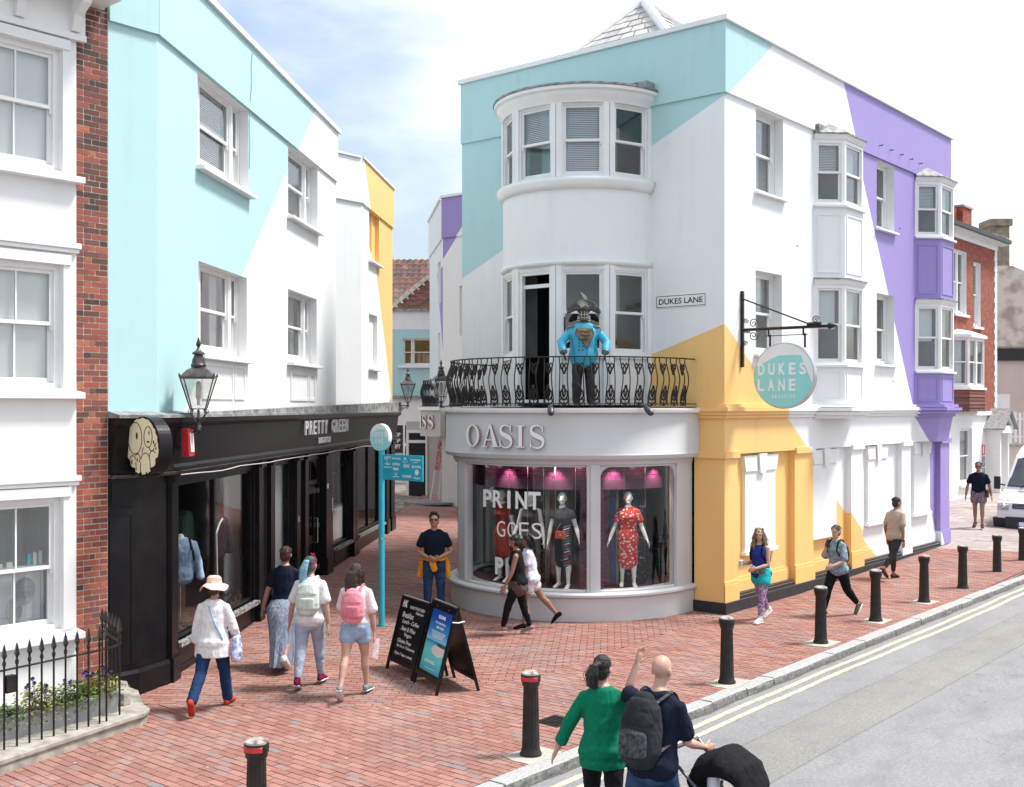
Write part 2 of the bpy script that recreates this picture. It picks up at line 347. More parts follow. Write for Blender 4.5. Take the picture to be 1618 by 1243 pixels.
t.links.new(c, b.inputs['Base Color']); b.inputs['Roughness'].default_value = 0.85
bump(t, b, fine.outputs[0], 0.6, 0.006)
M_asph = m
mb = MB(); mb.box(-30, 70, -9, 0.06, -0.3, -0.10)
mb.build('road', M_asph, kind='structure', loc=(K0[0], K0[1], 0), rz=A_ST)
ym, t, b = new_mat('yellow_line_paint')
n = _noise(t, 9, 6); n2 = _noise(t, 70, 3)
wear = math_(t, 'MULTIPLY', ramp(t, n.outputs[0], 0.40, 0.62), 0.80); wear = math_(t, 'ADD', wear, math_(t, 'MULTIPLY', ramp(t, n2.outputs[0], 0.5, 0.62), 0.35), True)
t.links.new(mixc(t, wear, (0.62, 0.56, 0.36), (0.30, 0.29, 0.26)), b.inputs['Base Color']); b.inputs['Roughness'].default_value = 0.8
for yo in (-0.27, -0.47):
    mb = MB(); N = 240
    vs = []; random.seed(int(-yo*100))
    for i in range(N+1):
        x = -14+i*0.28; w = 0.043+random.uniform(-0.003, 0.003); dz = 0.022*math.sin(x*0.55)+0.008*math.sin(x*2.3)
        vs += [(x, yo-w+dz, -0.0955), (x, yo+w+dz, -0.0955)]
    mb.add(vs, [(2*i, 2*i+2, 2*i+3, 2*i+1) for i in range(N)])
    mb.build('yellow_line', ym, kind='structure', loc=(K0[0], K0[1], 0), rz=A_ST)
# gutter grime at the kerb foot
mb = MB(); vs = []
random.seed(4)
for i in range(401):
    x = -14+i*0.1; w = 0.02+0.05*max(0, noise.noise(Vector((x*1.3, 0, 0)))+0.25)+random.uniform(0, .012); vs += [(x, -0.05-w, -0.0965), (x, -0.03, -0.0965)]
mb.add(vs, [(2*i, 2*i+2, 2*i+3, 2*i+1) for i in range(400)])
mb.build('gutter_grime', pm('gutter_grit', (0.06,0.055,0.05), 0.95, 0, 40, 0.5, 90, col2=(0.14,0.13,0.11)), kind='structure', loc=(K0[0], K0[1], 0), rz=A_ST)
# kerb of separate granite stones
M_kface = pm('dirty_kerb_face', (0.10, 0.10, 0.10), 0.95, 0, 22, 0.6, 70, col2=(0.24, 0.235, 0.22))
kerb = link('kerb', None, kind='structure', loc=(K0[0], K0[1], 0), rz=A_ST)
random.seed(11); x = -6.0
while x < 24:
    l = random.choice((0.9, 0.75, 1.05, 0.62, 0.9, 1.2)); mb = MB(); j = random.uniform(-0.008, 0.008); h = random.uniform(-0.006, 0.004)
    y0 = -0.055+random.uniform(-0.012, 0.008); ch = 0.025
    prof = [(0.15, -0.2), (0.15, h), (y0+ch*0.9, h+j*0.3), (y0+ch*0.25, h-ch*0.45), (y0, h-ch*1.5), (y0-0.008, -0.2)]
    xs = [x+0.008, x+l*0.35, x+l*0.7, x+l-0.008]; n = len(prof); vs = []
    for q in xs: vs += [(q, p[0]+random.uniform(-.005, .005), p[1]+random.uniform(-.003, .003)) for p in prof]
    mb.add(vs, [(i*n+k, i*n+(k+1) % n, (i+1)*n+(k+1) % n, (i+1)*n+k) for i in range(3) for k in range(n)]+[tuple(range(n)), tuple(3*n+k for k in range(n-1, -1, -1))])
    for fi in range(len(mb.f)-2):
        if fi % n in (3, 4): mb.m[fi] = 1
    mb.build('kerb_stone', [M_granite, M_kface], kerb)
    x += l
# pavement bed following the lane's slope
mb = MB(); vs = []; NX, NY = 60, 70
XA, XB, YA, YB = -16, 34, 4, 60
def kerbside(x, y): return (x-K0[0])*(-SD.y)+(y-K0[1])*SD.x      # metres behind the kerb
idx = {}
for j in range(NY+1):
    for i in range(NX+1):
        x = XA+(XB-XA)*i/NX; y = YA+(YB-YA)*j/NY
        k = kerbside(x, y)
        if k < 0.12: x += (0.12-k)*(-SD.y)*1.0; y += (0.12-k)*SD.x
        vs.append((x, y, gz(x, y)-0.03-(0.02 if y > 20 else 0)))
fs = []
for j in range(NY):
    for i in range(NX):
        q = (j*(NX+1)+i, j*(NX+1)+i+1, (j+1)*(NX+1)+i+1, (j+1)*(NX+1)+i)
        p = [Vector(vs[a]).to_2d() for a in q]
        ar = abs((p[2]-p[0]).cross(p[3]-p[1]))
        if ar > 0.02: fs.append(q)
mb.add(vs, fs)
pave = mb.build('pavement', M_joint, kind='structure')
# pavers
def clip(poly, planes):
    for (a, b_, c_) in planes:           # keep a*x+b*y >= c
        outp = []
        for i in range(len(poly)):
            p, q = poly[i-1], poly[i]; dp = a*p[0]+b_*p[1]-c_; dq = a*q[0]+b_*q[1]-c_
            if dp*dq < 0:
                f = dp/(dp-dq); outp.append((p[0]+(q[0]-p[0])*f, p[1]+(q[1]-p[1])*f))
            if dq >= 0: outp.append(q)
        poly = outp
        if len(poly) < 3: return []
    return poly
def lineplane(p, q, keep):               # half plane on the side of point keep
    a, b_ = -(q[1]-p[1]), q[0]-p[0]; c_ = a*p[0]+b_*p[1]
    if a*keep[0]+b_*keep[1] < c_: a, b_, c_ = -a, -b_, -c_
    return (a, b_, c_)
w2 = lambda x, y: tuple(stw(x, y).to_2d())
J = (0.45, 15.75); JL = (-4.0, 14.1); J2 = (-1.7, 14.0)
far = (0, 30); near = (0, 5)
l_kerb = lineplane(w2(-5, 0.155), w2(20, 0.155), w2(0, 3)); l_front = lambda keep: lineplane(C0, J, keep)
l_a = lambda keep: lineplane(J, J2, keep); l_b = lambda keep: lineplane(J2, JL, keep); l_slab = lambda keep: lineplane(w2(17.6, 0), w2(16.4, 3), keep)
pieces = []                              # (polygon, material index)
def visible(x, y):
    if y < 8: return False
    u = x/y*1794+809; v = 643+3.7*1794/y
    return -60 < u < 1680 and v < 1330
def lay(origin, ang, L_, W_, planes, x0, x1, y0, y1, mi=0, gap=0.0055, offs=0.5, ok=None):
    ca, sa = math.cos(ang), math.sin(ang); r = 0; y = y0
    while y < y1:
        x = x0-(r % 2)*L_*offs
        while x < x1:
            jj = random.uniform(-.002, .002)
            loc = [(x+gap+jj, y+gap), (x+L_-gap+jj, y+gap), (x+L_-gap+jj, y+W_-gap), (x+gap+jj, y+W_-gap)]
            wp = [(origin[0]+ca*a-sa*b2, origin[1]+sa*a+ca*b2) for a, b2 in loc]
            cx = sum(p[0] for p in wp)/4; cy = sum(p[1] for p in wp)/4
            if visible(cx, cy) and (ok is None or ok(cx, cy)):
                q = clip(wp, planes)
                if q:
                    ar = abs(sum(q[i-1][0]*q[i][1]-q[i][0]*q[i-1][1] for i in range(len(q))))/2
                    if ar > 0.002: pieces.append((q, mi, ar))
            x += L_
        y += W_; r += 1
mperp = A_ST-PI/2
def occ(x, y):                           # under the buildings
    q = (x-C0[0])*SD.x+(y-C0[1])*SD.y; r = -(x-C0[0])*SD.y+(y-C0[1])*SD.x
    if 0.3 < q < 11.9 and 0.3 < r < 6.2: return False
    l = x-(L0[0]+(y-L0[1])*0.086)
    if y > 15 and l < -0.5: return False
    return y < 44.5
D1 = w2(0.30, 0); D2 = w2(-2.42, 0)
right = (20, 10); left = (-20, 10)
fw = dict(origin=w2(-8, 0), ang=A_ST+PI/2, L_=0.215, W_=0.1045, y0=-40, y1=0.4)
lay(planes=[l_kerb, l_front(near), lineplane(D1, J, right), l_slab(w2(0, 1))], x0=-0.2, x1=4, ok=occ, **fw)
lay(planes=[l_kerb, l_a(near), lineplane(D1, J, left), lineplane(D2, J2, right)], x0=-0.2, x1=5, ok=occ, **fw)
lay(planes=[l_kerb, l_b(near), lineplane(D2, J2, left)], x0=-0.2, x1=8, ok=occ, **fw)
# the lane itself, courses running across it
lay(origin=(0, 12), ang=A_LN-PI/2, L_=0.215, W_=0.1045, planes=[l_front(far), l_a(far), l_b(far)], x0=-9, x1=5, y0=0, y1=36, ok=occ)
# larger slabs farther up the street
lay(origin=w2(17, 0), ang=A_ST+PI/2, L_=0.6, W_=0.45, planes=[l_kerb, l_slab(w2(25, 1))], x0=0, x1=12, y0=-24, y1=4, mi=1, gap=0.006, ok=lambda x, y: y < 50 and kerbside(x, y) < 8.5)
pieces.sort(key=lambda q: (0 if q[2] > 0.02 else 1, math.hypot(q[0][0][0]-0.0, q[0][0][1])))
def inframe(q):
    x, y = q[0][0]; u = x/y*1794+809; v = 643+3.7*1794/y
    return 5 < u < 1610 and v < 1238
def paver(mb, q, mi, org=(0, 0, 0)):
    n = len(q); j = random.uniform(-0.0025, 0.002); tx, ty = random.uniform(-.008, .008), random.uniform(-.008, .008)
    cx, cy = q[0]
    top = [(x-org[0], y-org[1], gz(x, y)+j+(x-cx)*tx+(y-cy)*ty-org[2]) for x, y in q]
    bot = [(x-org[0], y-org[1], gz(x, y)-0.055-org[2]) for x, y in q]
    mb.add(top+bot, [tuple(range(n))]+[(i, (i+1) % n, n+(i+1) % n, n+i) for i in range(n)], mi)
single = [q for q in pieces if q[1] == 0 and inframe(q)][:300]; sid = set(id(q) for q in single)
for q in single:
    mb = MB(); o_ = (*q[0][0], 0); paver(mb, q[0], 0, o_); mb.build('paving_brick', M_paver, pave, loc=o_)
mb = MB(); mb2 = MB()
for q in pieces:
    if id(q) in sid: continue
    paver(mb if q[1] == 0 else mb2, q[0], 0)
mb.build('brick_paving', M_paver, pave, kind='stuff')
if mb2.v: mb2.build('slab_paving', M_slab, pave, kind='stuff')
# loading bay beside the footway where the van stands
mb = MB(); bay = [(13.9, 33.6), (13.75, 32.3), (13.9, 31.0), (14.6, 29.9), (16.5, 29.2), (40, 40), (40, 70), (20, 60), (15.5, 37)]
mb.prism([bay], lambda x, d, y: Vector((x, y, d)), -0.2, 0.006); mb.build('loading_bay', M_asph, kind='structure')
bc = [Vector(p) for p in bay[:5]]
pth = []
for i in range(len(bc)-1):
    for k in range(6): pth.append(bc[i].lerp(bc[i+1], k/6))
pn = []
for i, p in enumerate(pth):
    d_ = (pth[min(i+1, len(pth)-1)]-pth[max(i-1, 0)]).normalized(); pn.append((p, Vector((d_.y, -d_.x))))
mb = MB(); mb.sweep([(-0.07, -0.1), (-0.07, 0.03), (0.07, 0.03), (0.07, -0.1)], pn, smooth=False); mb.build('bay_kerb', pm('dark_kerb', (0.07,0.07,0.07), 0.8), kind='structure')
mb = MB(); mb.sweep([(-0.3, 0.010), (-0.38, 0.010)], pn, smooth=False, closed=False); mb.build('bay_yellow_line', ym, kind='structure')
# concrete pads of the bollards and a drain cover
BOL = [(-2.16, 9.60), (0.20, 12.07), (2.88, 15.22), (4.84, 17.80), (6.29, 19.64), (7.82, 21.55), (9.18, 23.13), (10.70, 25.05), (11.94, 26.55)]
random.seed(5)
for (x, y) in BOL:
    mb = MB(); r = random.uniform(0.24, 0.3)
    pts = [(-r, -r*0.8), (0, -r*0.85), (r*1.1, -r*.75), (r*1.15, 0.1), (r, r*0.8), (0.05, r*0.75), (-r*0.9, r*0.85), (-r*1.05, 0)]
    pts = [(a+random.uniform(-.02, .02), b2+random.uniform(-.02, .02)) for a, b2 in pts]
    mb.prism([pts], lambda a, d, b2: Vector((a, b2, d)), -0.02, 0.007); mb.build('concrete_patch', M_conc, kind='structure', loc=(x, y, 0), rz=A_ST)
mb = MB()
mb.fb(FX, 0, 0.42, -0.36, 0, -0.03, 0.004, 1)
for i in range(7): mb.fb(FX, 0.03+i*0.052, 0.062+i*0.052, -0.33, -0.03, 0.004, 0.011, 0)
mb.ring(Fr((0,0),(1,0),(0,-1)), 0, 0.0, 0, 0, 0, 0, 0) if False else None
mb.build('drain_cover', [M_iron, M_dark], loc=(0.52, 13.1, 0), rz=A_ST, label='dark iron drain cover set in the red brick paving near the kerb', cat='drain cover')
# ---------------------------------------------------------------- building helpers
def wall(mb, F, t0, t1, z0, z1, ops, mi=0, rev=0.2, mi_r=1, o=0.0):
    """wall face with openings (t0,t1,z0,z1[,depth]) and their reveals"""
    ts = sorted({t0, t1, *[q for op in ops for q in op[:2]]}); zs = sorted({z0, z1, *[q for op in ops for q in op[2:4]]})
    ts = [t for t in ts if t0 <= t <= t1]; zs = [z for z in zs if z0 <= z <= z1]
    P = F.P
    for i in range(len(ts)-1):
        run = None
        for j in range(len(zs)-1):
            ct, cz = (ts[i]+ts[i+1])/2, (zs[j]+zs[j+1])/2
            if any(op[0] < ct < op[1] and op[2] < cz < op[3] for op in ops): continue
            mb.add([P(ts[i], o, zs[j]), P(ts[i+1], o, zs[j]), P(ts[i+1], o, zs[j+1]), P(ts[i], o, zs[j+1])], [(0,1,2,3)], mi)
    for op in ops:
        a, b_, c_, d_ = op[:4]; r = op[4] if len(op) > 4 else rev
        for q in ([(a,c_),(a,d_)], [(b_,d_),(b_,c_)], [(a,d_),(b_,d_)], [(b_,c_),(a,c_)]):
            mb.add([P(q[0][0],o,q[0][1]), P(q[1][0],o,q[1][1]), P(q[1][0],o-r,q[1][1]), P(q[0][0],o-r,q[0][1])], [(0,1,2,3)], mi_r)
M_pale = pm('white_pane_film', (0.93, 0.935, 0.93), 0.6, 0.07, 1.2, 0, stretch=(1, 1, .5))
def slats(mb, F, t0, t1, z0, z1, o, step=0.034, ang=0.5, mi=0):
    z = z0; w = step*0.52
    while z < z1:
        a, b_ = w*math.cos(ang), w*math.sin(ang)
        mb.add([F.P(t0,o-a,z+b_), F.P(t1,o-a,z+b_), F.P(t1,o+a,z-b_), F.P(t0,o+a,z-b_)], [(0,1,2,3)], mi); z += step
def light(par, F, t0, t1, z0, z1, o=-0.02, split=0.5, bars=0, blind=None, blind_z=None, lift=0.0, room=0.9, fw=0.05, sw=0.045, name='window', rmat=None, horns=True):
    """one sash window: box frame > sashes, panes, blind, dark room behind"""
    mb = MB(); mb.ring(F, t0, t1, z0, z1, fw, o-0.10, o, 0, 0.06)
    w = mb.build(name, M_wood, par)
    zm = z0+(z1-z0)*split; a, b_ = t0+fw, t1-fw
    zt0, zt1 = zm-0.02, z1-fw; zb0, zb1 = z0+0.06+lift, zm+0.02+lift
    for nm, (c0, c1), oo in (('upper_sash', (zt0, zt1), o-0.03), ('lower_sash', (zb0, zb1), o-0.07)):
        mb = MB(); mb.ring(F, a, b_, c0, c1, sw, oo-0.035, oo, 0, sw*(1.0 if nm[0] == 'u' else 1.4))
        for k in range(bars):
            tb = a+(b_-a)*(k+1)/(bars+1); mb.fb(F, tb-0.011, tb+0.011, oo-0.03, oo-0.005, c0+sw, c1-sw)
        if nm[0] == 'u' and horns:
            for tt in (a, b_-0.03): mb.fb(F, tt, tt+0.03, oo-0.033, oo-0.004, c0-0.06, c0)
        mb.build(nm, M_wood, w)
        mb = MB(); mb.fb(F, a+sw, b_-sw, oo-0.02, oo-0.014, c0+sw, c1-sw); mb.build('pane', M_glass, w)
    if blind:
        bz = blind_z if blind_z is not None else z0+0.06
        mb = MB()
        if blind == 'slat':
            slats(mb, F, a+0.02, b_-0.02, bz, z1-fw-0.03, o-0.135, ang=0.95); mb.fb(F, a+0.02, b_-0.02, o-0.155, o-0.115, z1-fw-0.03, z1-fw)
            mb.build('slatted_blind', M_blind, w)
        elif blind == 'roller': mb.fb(F, a, b_, o-0.165, o-0.155, bz, z1-fw); mb.build('roller_blind', M_blind, w)
        elif blind == 'pale': mb.fb(F, a, b_, o-0.125, o-0.118, bz, z1-fw); mb.build('roller_blind', M_pale, w)
        elif blind == 'net':
            n = int((b_-a)/0.03); vs = []
            for i in range(n+1):
                t = a+(b_-a)*i/n; d_ = 0.02*math.sin(i*1.7+random.random())
                vs += [F.P(t, o-0.17+d_, z0), F.P(t, o-0.17+d_*0.6, z1)]
            mb.add(vs, [(2*i, 2*i+2, 2*i+3, 2*i+1) for i in range(n)], 0, True); mb.build('net_curtain', M_net, w)
        elif blind == 'drape':
            for s0, s1 in ((a, a+(b_-a)*0.24), (b_-(b_-a)*0.24, b_)):
                n = 12; vs = []
                for i in range(n+1):
                    t = s0+(s1-s0)*i/n; d_ = 0.03*math.sin(i*1.6)
                    vs += [F.P(t, o-0.2+d_, z0), F.P(t, o-0.2+d_, z1)]
                mb.add(vs, [(2*i, 2*i+2, 2*i+3, 2*i+1) for i in range(n)], 0, True)
            mb.build('curtain', M_net, w)
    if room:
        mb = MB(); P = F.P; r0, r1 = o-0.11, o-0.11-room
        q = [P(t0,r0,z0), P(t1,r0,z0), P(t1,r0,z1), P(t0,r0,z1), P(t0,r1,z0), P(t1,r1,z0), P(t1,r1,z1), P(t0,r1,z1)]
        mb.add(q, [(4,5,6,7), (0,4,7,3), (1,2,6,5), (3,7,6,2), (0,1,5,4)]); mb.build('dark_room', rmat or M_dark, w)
    return w
def sill(par, F, t0, t1, z, depth=0.14, h=0.07, ow=-0.1, mat=None):
    mb = MB(); mb.hexa([F.P(t0,ow,z-h), F.P(t1,ow,z-h), F.P(t1,depth,z-h), F.P(t0,depth,z-h), F.P(t0,ow,z+0.015), F.P(t1,ow,z+0.015), F.P(t1,depth,z-0.015), F.P(t0,depth,z-0.015)])
    return mb.build('sill', mat or M_white, par, bevel=0.006)
def coping(mb, F, t0, t1, z, o0=-0.3, o1=0.08, h=0.09, mi=0): mb.fb(F, t0, t1, o0, o1, z, z+h, mi)

# ================================================================ LEFT CORNER BUILDING (lane mural, black shopfront)
LB = thing('mural_building', 'teal and white painted corner building above the black shopfront, left of the lane', 'building', (L0[0], L0[1], 0), A_LN)
FL = Fr((0, 0), (1, 0), (0, -1))
sdir = (-0.8213, 0.5705); FS = Fr((0, 0), sdir, (-0.5705, -0.8213))
RZ, BZ = 9.60, 8.55
random.seed(3)
def tri_window(par, F, t0, t1, z0, z1, blind, lift=0, o=-0.2, bz=None):
    side = 0.34; post = 0.09; a = t0+0.02; b_ = t1-0.02
    mb = MB(); mb.fb(F, a+side, a+side+post, o-0.12, o+0.012, z0+0.045, z1); mb.fb(F, b_-side-post, b_-side, o-0.12, o+0.012, z0+0.045, z1)
    mb.fb(F, a, b_, o-0.13, o+0.03, z0, z0+0.045); mb.build('window_post', M_wood, par)
    light(par, F, a, a+side, z0+0.046, z1, o, blind=blind, fw=0.03, sw=0.035, blind_z=bz)
    light(par, F, a+side+post, b_-side-post, z0+0.046, z1, o, blind=blind, lift=lift, fw=0.03, blind_z=bz)
    light(par, F, b_-side, b_, z0+0.046, z1, o, blind=blind, fw=0.03, sw=0.035, blind_z=bz)
lane_ops = [(1.46, 3.75, 7.17, 8.53, .34), (1.50, 3.68, 4.47, 5.80, .34), (6.05, 8.17, 7.23, 8.53, .34), (6.05, 8.10, 4.54, 5.87, .34)]
mb = MB()
wall(mb, FL, 0, 9.72, 3.58, RZ, [o_ for o_ in lane_ops], 0, 0.34, 1)
wall(mb, FS, 0, 0.70, 3.50, RZ, [], 0)
# set-back after the first block, then the second block with blank recesses
NA, NB = FL.P(9.72, 0, 0), FL.P(12.23, 0, 0)
mb.add([FL.P(9.72,0,3.58), FL.P(9.72,-0.9,3.58), FL.P(9.72,-0.9,RZ), FL.P(9.72,0,RZ)], [(0,1,2,3)])
q = (12.23-0.8213*-0.0, 0)
P1 = Vector((12.23, 0, 0)); P2 = Vector((12.23-0.8213*1.6, 0.5705*1.6, 0))
FN = Fr((P1.x, P1.y), sdir, (-0.5705, -0.8213))
wall(mb, FN, 0, 1.75, 3.58, RZ, [], 0)
wall(mb, FL, 12.23, 16.09, 3.58, RZ, [(13.08, 14.31, 7.31, 8.55, .1), (13.08, 14.07, 4.66, 6.0, .1)], 0, 0.1, 0)
for (a, b_, c_, d_) in ((13.08, 14.31, 7.31, 8.55), (13.08, 14.07, 4.66, 6.0)):
    mb.add([FL.P(a,-0.1,c_), FL.P(b_,-0.1,c_), FL.P(b_,-0.1,d_), FL.P(a,-0.1,d_)], [(0,1,2,3)])
    mb.fb(FL, (a+b_)/2-0.03, (a+b_)/2+0.03, -0.1, -0.06, c_, d_) if c_ > 7 else None
# end and back walls, roof deck
mb.add([FL.P(16.09,0,-0.3), FL.P(16.09,-5,-0.3), FL.P(16.09,-5,RZ), FL.P(16.09,0,RZ)], [(0,1,2,3)])
e1 = FS.P(0.70, 0, 0)
mb.add([(e1.x,e1.y,-.3), (5,5.6,-.3), (5,5.6,RZ), (e1.x,e1.y,RZ)], [(0,1,2,3)]); mb.add([(5,5.6,-.3), (16.09,5,-.3), (16.09,5,RZ), (5,5.6,RZ)], [(0,1,2,3)])
mb.add([(0,0.3,RZ-.35), (e1.x,e1.y,RZ-.35), (5,5.6,RZ-.35), (16.09,5,RZ-.35), (16.09,0.3,RZ-.35), (9.7,0.9,RZ-.35), (9.72,.3,RZ-.35)], [tuple(range(7))], 2)
mb.build('wall', [M_lane, M_white, M_lead], LB)
# parapet band standing slightly proud, with white coping
mb = MB()
for (F, a, b_) in ((FL, 0, 9.72), (FL, 12.23, 16.09), (FN, 0.0, 1.7), (FS, 0, 0.70)):
    ex = 0.045 if F is FS or F is FL else 0.0
    mb.fb(F, a if a else -0.02, b_, 0.0, 0.045, BZ, RZ-0.003, 0)
mb.build('parapet', M_lane, LB)
mb = MB()
mb.fb(FL, 0.0, 9.78, -0.3, 0.10, RZ, RZ+0.09); mb.fb(FL, 12.20, 16.12, -0.3, 0.085, RZ, RZ+0.05); mb.fb(FN, 0.06, 1.7, -0.3, 0.085, RZ+0.001, RZ+0.052); mb.fb(FS, 0.06, 0.70, -0.3, 0.10, RZ+0.001, RZ+0.089)
mb.build('coping', M_white, LB)
for i, (a, b_, c_, d_, _) in enumerate(lane_ops):
    tri_window(LB, FL, a, b_, c_, d_, ('slat', 'drape', 'slat', 'drape')[i], lift=0.08 if i == 0 else 0, o=-0.15)
    sill(LB, FL, a-0.07, b_+0.07, c_, 0.13, 0.07, ow=-0.34)
for (a, b_, c_) in ((13.02, 14.37, 7.31), (13.02, 14.13, 4.66)): sill(LB, FL, a, b_, c_, 0.12, 0.06)
# apron panels under the first floor windows
for (a, b_) in ((1.62, 3.56), (6.2, 7.95)):
    mb = MB(); mid = a+(b_-a)*0.72
    mb.ring(FL, a, mid-0.03, 3.82, 4.36, 0.05, 0.0, 0.022); mb.ring(FL, mid+0.03, b_, 3.82, 4.36, 0.05, 0.0, 0.022); mb.build('apron_panel', M_white, LB)
# thin cable down the wall and small fixings
mb = MB(); mb.tube([FL.P(3.80,0.055,9.5), FL.P(3.72,0.06,9.25), FL.P(3.76,0.06,9.0), FL.P(3.70,0.055,8.75), FL.P(3.74,0.02,8.5), FL.P(3.80,0.012,8.0), FL.P(3.78,.012,7.6)], 0.007, 5)
mb.build('cable', pm('teal_cable', (0.25,0.5,0.5), 0.6), LB)

# ---- black shopfront
sh = link('shopfront', None, LB)
def bk(mb, F, *a, mi=0): mb.fb(F, *a, mi)
ZF0, ZF1 = 2.86, 3.52       # fascia
mb = MB()
FC0, FC1 = FS.P(0.42, 0.10, 0), FL.P(0.62, 0.10, 0)
# plan of the shopfront: street face, splayed corner, lane face (polyline with outward normals for sweeps)
def shop_path(o_=0.0):
    pts = [FS.P(0.70, 0, 0).to_2d(), FS.P(0.30, 0, 0).to_2d(), FL.P(0.30, 0, 0).to_2d(), FL.P(16.12, 0, 0).to_2d()]
    res = []
    for i, p in enumerate(pts):
        ds_ = []
        if i > 0: ds_.append((p-pts[i-1]).normalized())
        if i < 3: ds_.append((pts[i+1]-p).normalized())
        ns = [Vector((d_.y, -d_.x)) for d_ in ds_]
        if len(ns) == 1: res.append((p, ns[0]))
        else:
            h = (ns[0]+ns[1]); h = h/ h.dot(ns[0]); res.append((p, h))
    return res
SP_ = shop_path()
mb.sweep([(0.0, 2.86), (0.13, 2.86), (0.13, 2.90), (0.10, 2.94), (0.16, 3.44), (0.24, 3.50), (0.24, 3.56), (0.0, 3.56)], SP_, 0, False)
mb.build('fascia', M_black, sh)
mb = MB(); mb.sweep([(-0.05, 3.562), (0.27, 3.562), (0.27, 3.60), (-0.05, 3.66)], SP_, 0, False); mb.build('lead_flashing', M_lead, sh)
# rising filler between level flashing and wall
mb = MB()
P = FL.P
mb.add([P(0.3,.02,3.6),P(16.1,.02,3.6),P(16.1,.02,3.84),P(0.3,.02,3.62),P(0.3,.25,3.6),P(16.1,.25,3.6),P(16.1,.25,3.84),P(0.3,.25,3.62)], [(0,1,2,3),(4,5,6,7),(3,2,6,7),(1,2,6,5)]); mb.build('sloping_lead_cap', M_lead, sh)
mb = MB()   # thin cornice with pale worn edge, and cable under the fascia
mb.sweep([(0.0, 2.80), (0.10, 2.80), (0.17, 2.845), (0.0, 2.855)], SP_, 0, False); mb.build('moulding', pm('scuffed_black_edge', (0.02,0.02,0.02), 0.4, 0, 14, 0.3, 60, col2=(0.16,0.16,0.16)), sh)
mb = MB(); pts = [P(0.35+i*0.4, 0.185+0.005*math.sin(i*1.7), 2.80-0.03*abs(math.sin(i*0.55))+0.012*math.sin(i)) for i in range(36)]; mb.tube(pts, 0.009, 5); mb.build('sagging_cable', pm('pale_cable', (0.5,0.5,0.5), 0.5), sh)
# street face and splay: solid black panels
FSP = Fr(tuple(SP_[1][0]), tuple(SP_[2][0]-SP_[1][0])); wS = (SP_[2][0]-SP_[1][0]).length
mb = MB()
mb.fb(FS, 0.3, 0.70, -0.1, 0.0, -0.3, 2.86); mb.fb(FSP, 0, wS, -0.1, 0.0, -0.3, 2.86)
mb.sweep([(-0.02, -0.3), (0.06, -0.3), (0.06, 0.30), (0.035, 0.345), (-0.02, 0.345)], SP_[:3]+[(FL.P(0.44,0,0).to_2d(), SP_[3][1])], 0, False)
mb.fb(FS, 0.33, 0.69, 0.0, 0.02, 2.45, 2.80); mb.fb(FS, 0.36, 0.67, 0.02, 0.032, 2.5, 2.75)
mb.ring(FS, 0.36, 0.68, 0.42, 2.35, 0.02, 0, 0.008)
mb.build('corner_panel', M_black, sh)
# lane face: piers, stall risers, openings
OPN = [(0.62, 4.05, 0.50, 2.68, 'big'), (5.08, 6.35, 0.28, 2.72, 'narrow'), (7.30, 8.55, 0.06, 2.74, 'door'), (9.45, 10.95, 0.70, 2.78, 'mid'), (11.68, 14.75, 0.72, 2.78, 'wide')]
mb = MB(); wall(mb, FL, 0.30, 16.09, -0.3, 2.86, [o_[:4]+(0.16,) for o_ in OPN], 0, 0.16, 0)
for a, b_ in ((0.34, 0.56), (4.12, 4.34), (4.78, 5.02), (6.42, 6.66), (7.0, 7.24), (8.62, 9.08), (11.1, 11.34), (11.4, 11.62), (14.95, 15.3), (15.6, 16.09)):
    zg = gz(-4.3, 15+a)
    mb.fb(FL, a, b_, 0.0, 0.07, -0.3, 2.70); mb.fb(FL, a-0.02, b_+0.02, 0.0, 0.10, -0.3, zg+0.32); mb.fb(FL, a-0.02, b_+0.02, 0.0, 0.12, 2.70, 2.80)
for (a, b_, c_, d_, k) in OPN:
    if k in ('big', 'wide', 'mid'): mb.ring(FL, a+0.1, b_-0.1, gz(-4, 15+a)+0.08, c_-0.10, 0.03, 0, 0.012)
mb.build('front_wall', M_black, sh)
for (a, b_, c_, d_, k) in OPN:
    if k == 'door': continue
    mb = MB(); mb.fb(FL, a-0.02, b_+0.02, -0.14, 0.10, c_-0.06, c_+0.0)
    w = mb.build('window_ledge', pm('worn_black_ledge', (0.03,0.03,0.03), 0.35, 0, 25, 0.3, 60, col2=(0.45,0.45,0.45)), sh)
    mb = MB(); mb.ring(FL, a, b_, c_, d_, 0.06, -0.12, -0.04)
    if k == 'big': mb.fb(FL, 2.28, 2.34, -0.12, -0.05, c_+.06, d_-.06)
    if k == 'wide': mb.fb(FL, 13.2, 13.26, -0.12, -0.05, c_+.06, d_-.06)
    f = mb.build('display_window', M_black, sh)
    mb = MB(); mb.fb(FL, a+.06, b_-.06, -0.09, -0.08, c_+.06, d_-.06); mb.build('pane', M_shopglass, f)
M_brownfloor = pm('brown_board', (0.10, 0.05, 0.035), 0.6, 0.3, 3, 0.1, 20)
